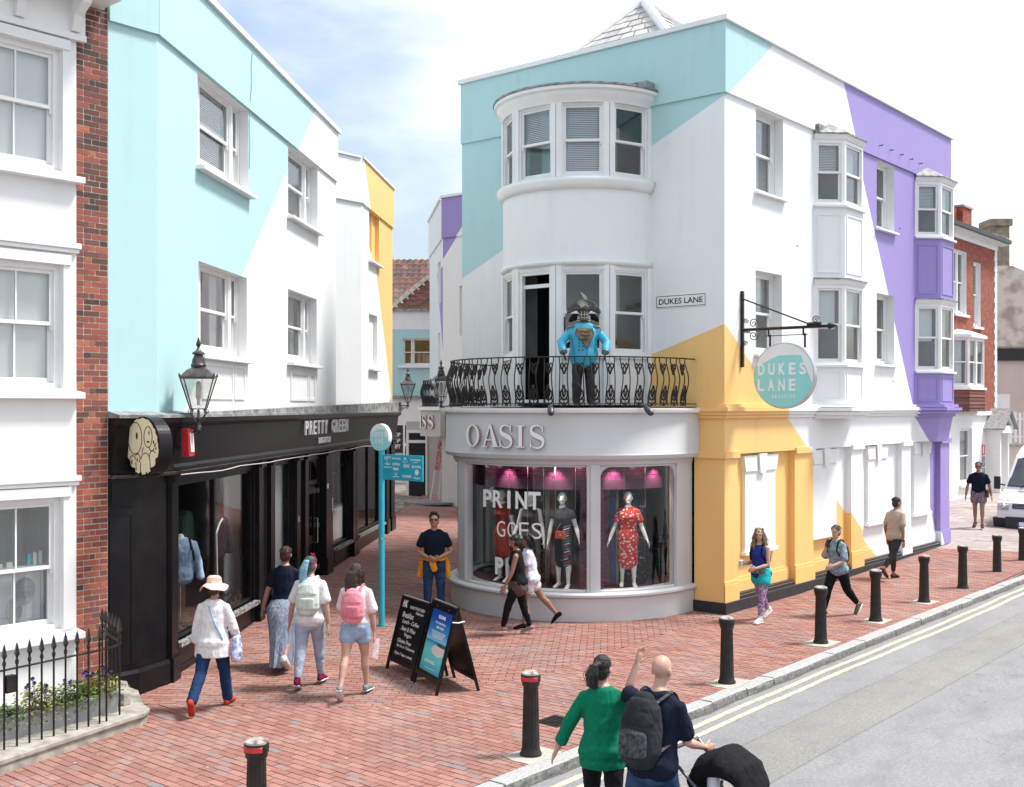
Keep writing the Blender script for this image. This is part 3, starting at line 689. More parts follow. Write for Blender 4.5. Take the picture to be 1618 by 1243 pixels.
# display room behind the lane windows
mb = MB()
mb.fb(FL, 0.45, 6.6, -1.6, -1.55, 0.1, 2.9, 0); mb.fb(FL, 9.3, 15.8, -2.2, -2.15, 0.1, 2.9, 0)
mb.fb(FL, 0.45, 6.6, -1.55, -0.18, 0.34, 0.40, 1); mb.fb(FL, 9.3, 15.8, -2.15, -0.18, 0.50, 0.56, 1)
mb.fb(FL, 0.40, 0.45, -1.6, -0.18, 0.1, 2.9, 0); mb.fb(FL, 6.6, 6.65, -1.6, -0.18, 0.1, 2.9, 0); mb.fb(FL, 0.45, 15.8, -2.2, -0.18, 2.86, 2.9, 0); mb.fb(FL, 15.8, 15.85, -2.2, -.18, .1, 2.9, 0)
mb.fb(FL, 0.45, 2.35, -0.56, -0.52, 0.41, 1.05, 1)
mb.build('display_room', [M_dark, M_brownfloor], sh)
mb = MB(); mb.fb(FL, 3.98, 5.4, -0.49, -0.45, 0.41, 2.75); mb.fb(FL, 5.10, 6.5, -0.22, -0.19, 0.30, 2.74, 0); mb.fb(FL, 9.9, 10.6, -0.32, -0.28, 0.6, 2.78)
mb.build('display_panel', pm('white_display_board', (0.88,0.89,0.90), 0.5, 0.1, 2, 0), sh)
mb = MB()     # ripple pattern printed on the white board
for k in range(44):
    z = 1.0+k*0.038; pts = arc(4.85, z-0.05, 0.20+0.05*math.sin(k*0.14), 0.35, PI-0.35, 8)
    mb.tube([FL.P(x, -0.445, zz) for x, zz in pts], 0.006, 4)
mb.build('ripple_print', M_black, sh)
mb = MB()     # low brown gloss boards with cut-out letters inside the glass
mb.fb(FL, 0.70, 3.9, -0.17, -0.155, 0.56, 0.62, 0)
put_text(mb, FL, 'central', 2.25, 0.72, -0.15, 3.0, 0.34, 0.012, 1)
mb.build('window_lettering', [M_brownfloor, pm('dark_brown_letter', (0.03,0.018,0.015), 0.3)], sh)
for nm_, t_, o_, w_, h_, z_, c_ in (('green_jacket', 2.62, -.62, .34, .70, 1.35, (0.05, 0.09, 0.06)), ('rust_shirt', 2.05, -.80, .32, .66, 1.45, (0.22, 0.07, 0.04)), ('navy_shirt', 1.15, -.85, .34, .70, 1.4, (0.01, 0.015, 0.05)), ('grey_jumper', 12.2, -.9, .36, .7, 1.5, (0.2, 0.21, 0.22)), ('black_coat', 13.7, -.9, .36, .8, 1.4, (0.012, 0.012, 0.014)), ('white_shirt', 14.2, -.9, .34, .7, 1.5, (0.6, 0.6, 0.62)), ('navy_coat', 11.95, -.5, .34, .8, 1.45, (0.01, 0.015, 0.04))):
    mb = MB(); prof = [(-.5, 0), (-.45, 1), (-.1, 1.08), (.1, 1.08), (.45, 1), (.5, 0)]
    mb.prism([[(x*w_, y*h_) for x, y in prof]], lambda x, d, y: FL.P(t_+x, o_+d, z_+y), -.05, .05)
    for s_ in (-1, 1): mb.prism([[(s_*.40*w_, h_), (s_*.62*w_, h_*.93), (s_*.80*w_, h_*.15), (s_*.60*w_, h_*.10)]], lambda x, d, y: FL.P(t_+x, o_+d, z_+y), -.04, .04)
    mb.build('hanging_garment', pm(nm_+'_cloth', c_, .9, .3, 6, .3, 40), sh)
mb = MB(); mb.tube([FL.P(2.75,-.16,.75), FL.P(2.72,-.17,1.75), FL.P(2.85,-.17,1.88), FL.P(3.0,-.17,1.95)], .014, 8); mb.build('white_hook_stand', M_letter, sh)
mb = MB(); mb.fb(FL, 11.8, 14.6, -1.1, -.6, .56, 1.25); mb.build('white_counter', M_white, sh)
mb = MB(); mb.prism([[(-.12, 0), (.06, 0), (.20, .62), (.02, .62)]], lambda x, d, y: FL.P(.80+x, -.13+d, 1.95-y), 0, .01); mb.build('brown_window_board', M_brownfloor, sh)
# arched door
mb = MB(); FD = FL
mb.ring(FL, 7.34, 8.50, 0.12, 2.74, 0.10, -0.16, -0.04)
mb.fb(FL, 7.44, 8.40, -0.15, -0.06, 2.14, 2.24)
archpts = [(7.44, 2.24)]+[(8.40, 2.24), (8.40, 2.64), (7.44, 2.64)]
hole = [(7.92+0.44*math.cos(a), 2.245+0.38*math.sin(a)) for a in [PI*i/16 for i in range(17)]]
outer = [(7.44, 2.24), (7.46, 2.24)]+[]
# arch spandrel as a strip
pts_o = [(7.92+0.48*max(-1, min(1, 1.3*math.cos(PI*i/16))), 2.24+0.40*min(1, 1.5*math.sin(PI*i/16))) for i in range(17)]
vs = []
for (ix, iz), (ox, oz) in zip(hole, pts_o): vs += [FL.P(ix,-0.07,iz), FL.P(ox,-0.07,oz), FL.P(ix,-0.13,iz)]
mb.add(vs, [(3*i, 3*i+1, 3*i+4, 3*i+3) for i in range(16)]+[(3*i, 3*i+3, 3*i+5, 3*i+2) for i in range(16)])
mb.fb(FL, 7.90, 7.94, -0.12, -0.08, 2.24, 2.62)
dr = mb.build('door', M_black, sh)
mb = MB(); mb.ring(FL, 7.46, 8.38, 0.14, 2.12, 0.16, -0.14, -0.09); mb.fb(FL, 7.60, 8.24, -0.13, -0.10, 0.95, 1.12); mb.build('door_leaf', M_black, dr)
mb = MB(); mb.fb(FL, 7.62, 8.22, -0.122, -0.116, 0.3, 2.0); mb.fb(FL, 7.46, 8.38, -0.112, -0.106, 2.25, 2.63); mb.build('pane', M_shopglass, dr)
mb = MB(); mb.fb(FL, 7.3, 8.55, -0.75, -0.16, 0.0, 0.10); mb.fb(FL, 7.3, 8.55, -0.80, -0.75, 0.0, 2.8); mb.build('doorway_back', M_midroom, dr)
mb = MB(); mb.tube([FL.P(8.28,-0.09,0.95), FL.P(8.28,-0.03,0.95), FL.P(8.28,-0.03,1.45), FL.P(8.28,-0.09,1.45)], 0.012, 8)
mb.tube([FL.P(7.58,-0.05,1.0), FL.P(7.58,-0.05,1.9)], 0.008, 6)
for z in (0.4, 1.25, 1.95): mb.fb(FL, 8.40, 8.44, -0.09, -0.03, z, z+0.1)
mb.build('door_handle', M_chrome, dr)
# steps and bits on the front
mb = MB(); mb.fb(FL, 8.66, 8.78, 0.07, 0.078, 2.02, 2.12); mb.build('notice', M_letter, sh)
mb = MB(); mb.fb(FL, 6.46, 6.58, 0.07, 0.076, 1.55, 1.66); mb.build('notice', pm('pink_notice', (0.55,0.35,0.38), 0.6), sh)
mb = MB(); mb.fb(FL, 9.1, 9.14, 0.07, 0.077, 1.5, 1.8); mb.build('notice', M_letter, sh)
# fascia lettering: raised letters on stand-offs
def fascia_o(z): return 0.10+(z-2.94)*0.12
for k, ch in enumerate('PRETTY GREEN'):
    if ch == ' ': continue
    mb = MB(); put_text(mb, FL, ch, 6.62+k*0.295, 3.31, fascia_o(3.3)+0.035, 0.20 if ch != 'N' else 0.23, 0.27, 0.03, bold=0.012)
    mb.build('letter', M_letter, sh)
mb = MB(); put_text(mb, FL, 'BRIGHTON', 8.2, 3.04, fascia_o(3.1)+0.012, 0.95, 0.12, 0.015, bold=0.01); mb.build('small_lettering', M_letter, sh)
# red alarm box
mb = MB(); mb.hexa([FL.P(0.31,0.2,3.04), FL.P(0.50,0.2,3.04), FL.P(0.50,0.32,3.04), FL.P(0.31,0.32,3.04), FL.P(0.31,0.2,3.42), FL.P(0.50,0.2,3.42), FL.P(0.50,0.30,3.42), FL.P(0.31,0.30,3.42)])
mb.build('alarm_box', pm('red_alarm_plastic', (0.55,0.03,0.04), 0.35, 0.2, 8, 0), LB, bevel=0.01)
mb = MB(); mb.hexa([FL.P(0.34,0.325,3.10), FL.P(0.47,0.325,3.10), FL.P(0.47,0.33,3.10), FL.P(0.34,0.33,3.10), FL.P(0.34,0.305,3.36), FL.P(0.47,0.305,3.36), FL.P(0.47,0.312,3.36), FL.P(0.34,0.312,3.36)]); mb.build('alarm_label', pm('pale_pink_label', (0.75,0.6,0.6), 0.4), LB)

# ================================================================ BRICK RETURN AND WHITE HOUSE FAR LEFT
WH = thing('white_house', 'white rendered house with tall sash windows and bracketed cornice at the left edge', 'house', (L0[0], L0[1], 0), math.atan2(-0.7694, -0.6388))
# local: x along the frontage away from the corner (t), outward = ?
FW = Fr((0, 0), (1, 0), (0, 1))       # outward is +y here
FWo = FW.at(0, 0.06)
mb = MB()
wops = [(1.36, 2.85, 6.55, 8.02), (1.35, 2.85, 3.93, 5.42), (1.35, 2.85, 1.02, 2.62)]
wall(mb, FWo, 1.16, 5.0, -0.3, 8.9, wops, 0, 0.14, 1)
mb.add([FW.P(1.16,0.06,-.3), FW.P(1.16,-.2,-.3), FW.P(1.16,-.2,8.9), FW.P(1.16,0.06,8.9)], [(0,1,2,3)])
mb.add([FW.P(5,.06,-.3), FW.P(5,-6,-.3), FW.P(5,-6,8.9), FW.P(5,.06,8.9)], [(0,1,2,3)]); mb.add([FW.P(5,-6,-.3), FW.P(1.1,-6,-.3), FW.P(1.1,-6,8.9), FW.P(5,-6,8.9)], [(0,1,2,3)])
mb.add([FW.P(1.10,-6,-.3), FW.P(1.10,-.2,-.3), FW.P(1.10,-.2,9.1), FW.P(1.10,-6,9.1)], [(0,1,2,3)])
mb.build('wall', [M_render, M_white], WH)
for i, (a, b_, c_, d_) in enumerate(wops):
    light(WH, FWo, a, b_, c_, d_, -0.05, bars=2, blind='pale' if i < 2 else None, fw=0.07, split=0.52 if i < 2 else 0.47, room=0.8, rmat=M_net if i == 2 else None)
    mb = MB(); mb.fb(FWo, a-0.10, b_+0.1, 0, 0.05, d_, d_+0.12); mb.fb(FWo, a-0.16, a-0.01, 0, 0.03, c_, d_); mb.fb(FWo, b_+0.01, b_+0.16, 0, 0.03, c_, d_); mb.build('architrave', M_wood, WH)
    sill(WH, FWo, 1.11, 5.0, c_-0.04, 0.13, 0.09)
mb = MB()
for z in (5.62, 2.80): mb.fb(FWo, 1.13, 5, 0, 0.08, z, z+0.07); mb.fb(FWo, 1.15, 5, 0, 0.06, z-0.05, z)
mb.build('string_course', M_white, WH, bevel=0.008)
mb = MB()
mb.fb(FWo, 1.06, 5, 0, 0.07, 8.16, 8.24); mb.fb(FWo, 1.06, 5, 0, 0.04, 8.24, 8.66); mb.fb(FWo, 0.8, 5, 0.0, 0.42, 8.66, 8.74); mb.fb(FWo, 0.76, 5, 0.0, 0.46, 8.74, 8.84); mb.fb(FWo, 0.78, 1.1, -0.5, 0, 8.66, 8.84)
c = mb.build('cornice', M_wood, WH, bevel=0.006)
for t_ in (1.15, 1.85, 2.55, 3.25):
    mb = MB(); prof = [(0, 8.26), (0.05, 8.26), (0.08, 8.36), (0.10, 8.44), (0.20, 8.50), (0.30, 8.56), (0.33, 8.66), (0, 8.66)]
    mb.prism([prof], lambda x, d, y: FWo.P(t_+d, 0.04+x, y), 0, 0.11); mb.build('bracket', M_wood, c)
mb = MB(); mb.add([FW.P(0.74,.66,8.85), FW.P(5,.66,8.85), FW.P(5,-3,10.6), FW.P(0.74,-3,10.6), FW.P(.74,-3,8.85), FW.P(5,-3,8.85)], [(0,1,2,3), (0,3,4), (1,5,2)]); mb.build('roof', M_slate, WH)
# skincare poster and products behind the ground floor window
mb = MB(); mb.fb(FWo, 1.50, 2.75, -0.24, -0.22, 1.06, 1.74, 0); mb.ring(FWo, 1.47, 2.78, 1.03, 1.77, 0.03, -0.215, -0.205, 1)
mb.prism([ell(1.70, 1.50, 0.13, 0.17)], lambda x, d, y: FWo.P(x, d, y), -0.218, -0.216, 2)
mb.prism([ell(1.83, 1.28, 0.10, 0.16)], lambda x, d, y: FWo.P(x, d, y), -0.2175, -0.2155, 2)
for dx in (-0.055, 0.05): mb.fb(FWo, 1.70+dx-0.022, 1.70+dx+0.022, -0.2155, -0.2145, 1.53, 1.537, 3)
mb.fb(FWo, 1.68, 1.73, -0.2155, -0.2145, 1.42, 1.428, 3)
for k in range(9): mb.fb(FWo, 2.02, 2.02+0.12+0.1*(k % 3), -0.2175, -0.2165, 1.62-k*0.05, 1.632-k*0.05, 3)
mb.fb(FWo, 1.60, 2.5, -0.2175, -0.2165, 1.12, 1.13, 3)
mb.build('poster', [pm('poster_paper', (0.66,0.66,0.68), 0.5, 0.05, 3, 0), M_wood, pm('poster_grey', (0.50,0.50,0.52), 0.5, 0.3, 9, 0), pm('poster_text', (0.25,0.28,0.33), 0.5)], WH)
mb = MB()
for k, (t_, w_, h_, mi) in enumerate(((1.50,.04,.16,0), (1.57,.04,.15,0), (1.64,.05,.14,1), (1.88,.07,.06,0), (1.99,.05,.05,0), (2.08,.03,.09,0), (2.2,.07,.06,0))):
    mb.fb(FWo, t_-w_/2, t_+w_/2, -0.26, -0.22, 1.80, 1.80+h_, mi)
mb.fb(FWo, 1.40, 2.75, -0.30, -0.19, 1.77, 1.798, 0)
mb.build('shelf_products', [M_wood, pm('teal_tube', (0.12,0.42,0.45), 0.4)], WH)
# brick wall strip between the two houses: every brick its own piece (bonded courses)
BW = thing('brick_pier', 'narrow strip of red brick wall between the white house and the black shopfront', 'brick wall', (L0[0], L0[1], 0), math.atan2(-0.7694, -0.6388))
mb = MB(); mb.fb(FW, 0.70, 1.24, -0.3, -0.005, -0.3, 8.75); mb.build('mortar_bed', M_mortar, BW)
random.seed(21)
meshes = {}
def brick_mesh(l, dark):
    k = (round(l, 3), dark)
    if k not in meshes:
        mm = MB(); mm.box(0, l-0.013, -0.03, 0.0, 0, 0.060); me = mm.mesh('brick', M_brickdark if dark else M_brick); meshes[k] = me
    return meshes[k]
nb = 0; rest = MB(); restd = MB(); z = 0.05; row = 0
while z < 8.66:
    x = 0.71; seq = [0.108, 0.215, 0.14] if row % 2 else [0.215, 0.108, 0.14]
    if row % 4 == 0: seq = [0.17, 0.08, 0.213]
    for l in seq:
        f = clampf((z-3.5)/4.5); right_side = (x < 0.93)
        dark = random.random() < (0.08+0.85*f*(1.0 if right_side else 0.5) if z > 3 else 0.04)
        o_ = random.uniform(-0.001, 0.005)
        if nb < 300 and z > 1.0:
            link('brick', brick_mesh(l, dark), BW, loc=(x, o_, z)); nb += 1
        else:
            (restd if dark else rest).box(x, x+l-0.013, -0.03, o_, z, z+0.060)
        x += l
    z += 0.0735; row += 1
if rest.v: rest.build('brickwork', M_brick, BW, kind='stuff')
if restd.v: restd.build('sooty_brickwork', M_brickdark, BW, kind='stuff')

# ================================================================ RIGHT CORNER BUILDING (local x along street, y along the lane side)
RB = thing('corner_shop_building', 'three storey white corner building painted teal, yellow and purple with a round bow', 'building', (C0[0], C0[1], 0), A_ST)
FT = Fr((0, 0), (1, 0), (0, -1)); FO = Fr((0, 0), (0, 1), (-1, 0))
RT, RB_ = 10.60, 9.33
st_ops = [(1.18, 2.30, 7.74, 9.29), (1.17, 2.25, 4.70, 6.26), (6.94, 7.99, 7.76, 9.29), (6.94, 7.99, 4.68, 6.28)]
bayholes = [(3.72, 5.49, 4.5, 6.2, .02), (3.72, 5.49, 7.8, 9.2, .02), (9.35, 11.15, 4.5, 6.2, .02), (9.35, 11.15, 7.8, 9.2, .02)]
mb = MB(); wall(mb, FT, 0, 11.74, 3.5, RT, st_ops+bayholes, 0, 0.22, 1)
mb.add([(11.74,0,-.3), (11.74,6.33,-.3), (11.74,6.33,RT), (11.74,0,RT)], [(0,1,2,3)])
mb.add([(0,0.3,RT-.3), (11.74,0.3,RT-.3), (11.74,6.33,RT-.3), (0.3,6.33,RT-.3)], [(0,1,2,3)], 2)
mb.build('street_wall', [M_street, M_white, M_lead], RB)
BC, BR = 3.13, 1.57
mb = MB(); wall(mb, FO, 0, 6.33, 3.5, RT, [(BC-BR+.04, BC+BR-.04, 3.72, 6.2, 0.05), (BC-BR+.04, BC+BR-.04, 7.88, 9.3, 0.05)], 0, 0.1, 0)
mb.add([(0,6.33,-.3), (11.74,6.33,-.3), (11.74,6.33,RT), (0,6.33,RT)], [(0,1,2,3)])
mb.build('lane_wall', [M_corner], RB)
mb = MB(); mb.fb(FT, 0.0, 3.66, 0, 0.045, RB_, RT-0.003); mb.fb(FT, 3.66, 11.74, 0, 0.043, RB_+0.001, RT-0.004); mb.build('parapet', M_street, RB)
mb = MB(); mb.fb(FO, -0.045, 6.33, 0, 0.045, RB_, RT-0.003); mb.build('parapet', M_corner, RB)
mb = MB()
mb.fb(FT, -0.10, 11.80, -0.35, 0.10, RT, RT+0.10); mb.fb(FO, 0.35, 6.38, -0.35, 0.10, RT+0.001, RT+0.099)
mb.build('coping', M_white, RB, bevel=0.01)
# hipped slate roof behind the parapet
mb = MB(); base = [(0.6, 1.2), (5.6, 1.2), (5.6, 5.2), (0.6, 5.2)]; ap = (3.04, 3.70, 12.6)
vs = [(x, y, 10.35) for x, y in base]+[ap]
mb.add(vs, [(0,1,4), (1,2,4), (2,3,4), (3,0,4)]); rf = mb.build('slate_roof', M_slate, RB)
M_pslate = brick_piece_mat('pale_slate', [(0, (0.50,0.49,0.48)), (.4, (0.58,0.57,0.56)), (.7, (0.44,0.44,0.44)), (.9, (0.62,0.60,0.55))])
random.seed(8)
A_, B_, T_ = Vector(vs[3]), Vector(vs[0]), Vector(ap)      # face towards the lane
nrm = (B_-A_).cross(T_-A_).normalized(); nrm = nrm if nrm.z > 0 else -nrm
ms = MB()
for face in ((A_, B_), (Vector(vs[0]), Vector(vs[1]))):
    Aa, Bb = face; nn_ = (Bb-Aa).cross(T_-Aa).normalized(); nn_ = nn_ if nn_.z > 0 else -nn_
    for r in range(11):
        f0, f1 = r/11, (r+1.12)/11; a0, b0 = Aa.lerp(T_, f0), Bb.lerp(T_, f0); a1, b1 = Aa.lerp(T_, min(f1, 1)), Bb.lerp(T_, min(f1, 1)); wdt = (b0-a0).length; n = max(1, int(wdt/0.32))
        for k in range(n):
            if r > 9 and k: break
            u0, u1 = (k+0.03)/n, (k+0.97)/n; th = 0.035+random.uniform(-.006, .01)
            p = [a0.lerp(b0, u0)+nn_*th, a0.lerp(b0, u1)+nn_*th, a1.lerp(b1, u1)+nn_*0.012, a1.lerp(b1, u0)+nn_*0.012]
            ms.add(p+[a0.lerp(b0, u0), a0.lerp(b0, u1)], [(0,1,2,3), (4,5,1,0)])
ms.build('slate', M_pslate, rf, kind='stuff')
mb = MB()
for q in vs[:4]: mb.tube([Vector(q)+Vector((0,0,.05)), Vector(ap)+Vector((0,0,.05))], 0.10, 8)
mb.build('ridge_tile', M_white, rf)
for i, (a, b_, c_, d_) in enumerate(st_ops):
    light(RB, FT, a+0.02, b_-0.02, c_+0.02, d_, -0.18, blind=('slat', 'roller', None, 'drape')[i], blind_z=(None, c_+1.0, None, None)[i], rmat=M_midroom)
    sill(RB, FT, a-0.07, b_+0.07, c_, 0.10, 0.06, ow=-0.22)
# string course and ground floor of the street side
mb = MB()
mb.fb(FT, 0, 0.0, 0, 0, 0, 0) if False else None
def course(F, a, b_, ex0=0.0, o_=0.0):
    mb.fb(F, a-ex0*0.06, b_, o_, o_+0.06, 3.50, 3.56); mb.fb(F, a-ex0*0.10, b_, o_, o_+0.10, 3.56, 3.62); mb.fb(F, a-ex0*0.14, b_, o_, o_+0.14, 3.62, 3.70); mb.fb(F, a-ex0*0.08, b_, o_, o_+0.08, 3.70, 3.76)
course(FT, 0, 11.74, 1); mb.build('string_course', M_street, RB, bevel=0.006)
mb = MB(); course(FO, 0.001, 0.52, 0); mb.build('string_course', M_yel, RB, bevel=0.006)
pil = [(0, 0.47), (2.81, 3.65), (5.54, 6.15), (8.46, 9.05), (11.08, 11.74)]
rec = [(0.47, 2.81), (3.65, 5.54), (6.15, 8.46), (9.05, 11.08)]
mb = MB(); wall(mb, FT, 0, 11.74, 0.0, 3.5, [(a, b_, 0.26, 2.85, 0.13) for a, b_ in rec], 0, 0.13, 0)
for a, b_ in rec: mb.add([FT.P(a,-.13,.26), FT.P(b_,-.13,.26), FT.P(b_,-.13,2.85), FT.P(a,-.13,2.85)], [(0,1,2,3)])
for a, b_ in pil:
    e = 0.0
    mb.fb(FT, a+(0.0 if a else -0.02), b_+0.02, 0, 0.05, 2.78, 2.90)
    mb.fb(FT, a-0.02 if a else -0.03, b_+0.03, 0, 0.03, 0.2, 0.50); mb.fb(FT, a if a else -0.02, b_+0.02, 0, 0.022, 0.50, 0.56)
for a, b_ in rec: mb.fb(FT, a+0.03, b_-0.03, -0.13, -0.10, 0.26, 0.50); mb.fb(FT, a+.03, b_-.03, -.13, -.115, .50, .56)
mb.build('ground_floor_wall', M_street, RB)
mb = MB(); wall(mb, FO, 0.0, 0.62, 0.0, 3.5, [], 0)
mb.fb(FO, -0.048, 0.6, 0, 0.048, 2.78, 2.90); mb.fb(FO, -0.028, 0.6, 0, 0.03, 0.2, 0.5); mb.build('corner_pilaster', M_yel, RB)
mb = MB()
mb.fb(FT, -0.06, 11.80, 0.0, 0.06, -0.3, 0.20)
for a, b_ in rec: mb.fb(FT, a, b_, -0.13, 0.001, 0.19, 0.262); mb.fb(FT, a+.05, b_-.05, -0.10, -0.0, 0.26, 0.30)
mb.fb(FO, 0.0, 0.62, 0.0, 0.06, -0.3, 0.20); mb.build('plinth', M_char, RB, bevel=0.008)
bl = [(0.88, 2.10, 1.02, 2.50), (3.76, 4.92, 1.05, 2.52), (6.60, 7.66, 1.10, 2.52), (9.42, 10.5, 1.10, 2.54)]
for a, b_, c_, d_ in bl:
    mb = MB(); mb.fb(FT, a, b_, -0.13, -0.06, c_, d_); mb.fb(FT, a-0.05, b_+0.05, -0.13, -0.02, c_-0.07, c_)
    w = mb.build('blank_window', M_white, RB, bevel=0.004)
    for s0, s1 in ((0.0, 0.36), (0.64, 1.0)):
        t0, t1 = a+(b_-a)*s0, a+(b_-a)*s1
        ex0 = 0.08 if s0 == 0 else 0; ex1 = 0.08 if s1 == 1 else 0
        mb = MB(); P = FT.P
        mb.hexa([P(t0,-.13,d_+.004), P(t1,-.13,d_+.004), P(t1,-.035,d_+.004), P(t0,-.035,d_+.004), P(t0-ex0,-.13,d_+.30), P(t1+ex1,-.13,d_+.30), P(t1+ex1,-.035,d_+.30), P(t0-ex0,-.035,d_+.30)]); mb.build('lintel', M_white, w)
    mb = MB(); t0, t1 = a+(b_-a)*0.37, a+(b_-a)*0.63
    mb.hexa([P(t0+.05,-.13,d_-.04), P(t1-.05,-.13,d_-.04), P(t1-.05,-.0,d_-.04), P(t0+.05,-.0,d_-.04), P(t0,-.13,d_+.325), P(t1,-.13,d_+.325), P(t1,-.0,d_+.325), P(t0,-.0,d_+.325)]); mb.build('keystone', M_white, w)
# canted bays
def canted_bay(x0, first):
    pr = 0.46; xs = [(x0, 0.0), (x0+pr, -pr), (x0+pr+0.93, -pr), (x0+2*pr+0.93, 0.0)]
    fr = [Fr(xs[i], (xs[i+1][0]-xs[i][0], xs[i+1][1]-xs[i][1])) for i in range(3)]
    ln = [(Vector(xs[i+1])-Vector(xs[i])).length for i in range(3)]
    path = []
    for i, p in enumerate(xs):
        ns = []
        if i > 0: ns.append(fr[i-1].N)
        if i < 3: ns.append(fr[i].N)
        h = ns[0]+(ns[1] if len(ns) > 1 else ns[0]); path.append((Vector(p), h/h.dot(ns[0])))
    mb = MB()
    mb.sweep([(0, 3.74), (0, 4.52), (-.3, 4.52), (-.3, 3.74)], path, 0, False); mb.sweep([(0, 6.32), (0, 7.78), (-.3, 7.78), (-.3, 6.32)], path, 0, False)
    for (z0, z1) in ((3.84, 4.44), (6.44, 7.64)):
        for F, l in zip(fr, ln): mb.ring(F, 0.07, l-0.07, z0, z1, 0.03, 0, 0.016)
    b = mb.build('bay_window', M_street, RB)
    mb = MB()
    for dz, o_ in ((3.70, 0.10), (3.62, 0.18), (3.54, 0.12), (3.47, 0.04)): mb.sweep([(-.2, dz), (o_, dz), (o_, dz+0.07), (-.2, dz+0.07)], path, 0, False)
    if not first: mb.sweep([(-.12, 2.86), (-.02, 3.47), (-.5, 3.47), (-.3, 2.86)], path, 0, False)
    mb.build('bay_corbel', M_street, b)
    mb = MB()
    for z in (4.52, 7.78): mb.sweep([(-.1, z), (0.07, z), (0.07, z+0.05), (-.1, z+0.065)], path, 0, False)
    mb.build('bay_sill', M_wood, b, bevel=0.005)
    mb = MB()
    for z in (6.20, 9.16): mb.sweep([(-.2, z), (0.02, z), (0.05, z+0.06), (0.07, z+0.10), (-.2, z+0.10)], path, 0, False)
    mb.build('bay_cornice', M_wood, b)
    mb = MB()
    for z, r_ in ((6.30, 0.06), (9.26, 0.30)):
        mb.sweep([(-.35, z), (0.09, z), (0.09, z+0.03), (-.35, z+r_)], path, 0, False)
    if first: mb.fb(FT, x0-0.02, x0+0.35, 0.0, 0.12, 9.3, 9.46)
    mb.build('bay_roof', M_lead, b)
    for lvl, (z0, z1) in enumerate(((4.57, 6.20), (7.83, 9.16))):
        for i in range(3):
            bz = z0+(z1-z0)*(0.5 if lvl else 0.45)
            if i == 2: bl_ = 'roller'
            else: bl_ = 'slat' if (lvl and i == 0) else 'roller'
            light(b, fr[i], 0.0 if i == 1 else 0.0, ln[i], z0, z1, 0.0, blind=bl_ if not (lvl and i) else 'roller', blind_z=bz+0.05*i, fw=0.07, room=0.4, rmat=M_midroom, horns=False)
for k_ in range(5):
    mb = MB(); x_ = 7.0+k_*0.62; mb.tube([FT.P(x_, 0.04, 9.62), FT.P(x_, 0.11, 9.60), FT.P(x_, 0.12, 9.63)], 0.012, 5); mb.build('wall_hook', M_iron, RB)
for x_, z_ in ((8.3, 7.9), (6.0, 5.5), (2.9, 6.9), (7.9, 4.3)):
    mb = MB(); mb.tube([FT.P(x_, 0.0, z_), FT.P(x_, 0.025, z_)], 0.012, 6); mb.build('wall_fixing', M_char, RB)
canted_bay(3.68, True); canted_bay(9.31, False)
# ---- the two storey bow of sash windows
def bow_path(R, cx=0.0, cy=BC, n=40, stilt=0.0):
    p = []
    if stilt: p.append((Vector((cx+stilt, cy-R*1.0)), Vector((0, -1))))
    for i in range(n+1):
        a = PI/2-PI*i/n             # phi from +90 (corner side) to -90
        nn_ = Vector((-math.cos(a), -math.sin(a))); p.append((Vector((cx, cy))+nn_*R, nn_))
    if stilt: p.append((Vector((cx+stilt, cy+R)), Vector((0, 1))))
    return p
BPa = bow_path(BR)
mb = MB()
mb.sweep([(0, 6.34), (0, 7.80), (-.15, 7.80), (-.15, 6.34)], BPa)
bow = mb.build('bow', M_render, RB)
mb = MB()
mb.sweep([(-.1, 7.70), (0.05, 7.70), (0.09, 7.76), (0.12, 7.84), (0.12, 7.90), (-.1, 7.93)], BPa)
mb.sweep([(-.1, 6.30), (0.02, 6.30), (0.05, 6.35), (0.05, 6.39), (-.1, 6.41)], BPa); mb.build('bow_sill', M_wood, bow)
mb = MB(); mb.sweep([(-.15, 9.28), (0.01, 9.28), (0.03, 9.34), (0.10, 9.40), (0.12, 9.47), (0.18, 9.50), (0.18, 9.56), (-.15, 9.58)], BPa); mb.build('bow_cornice', M_wood, bow)
mb = MB(); mb.sweep([(-1.5, 9.72), (0.05, 9.585), (0.20, 9.565), (0.20, 9.60), (-1.5, 9.76)], BPa)
mb.fb(FO, BC-BR-0.12, BC-BR+0.5, 0.05, 0.32, 9.60, 9.74)
mb.build('bow_roof', M_lead, bow)
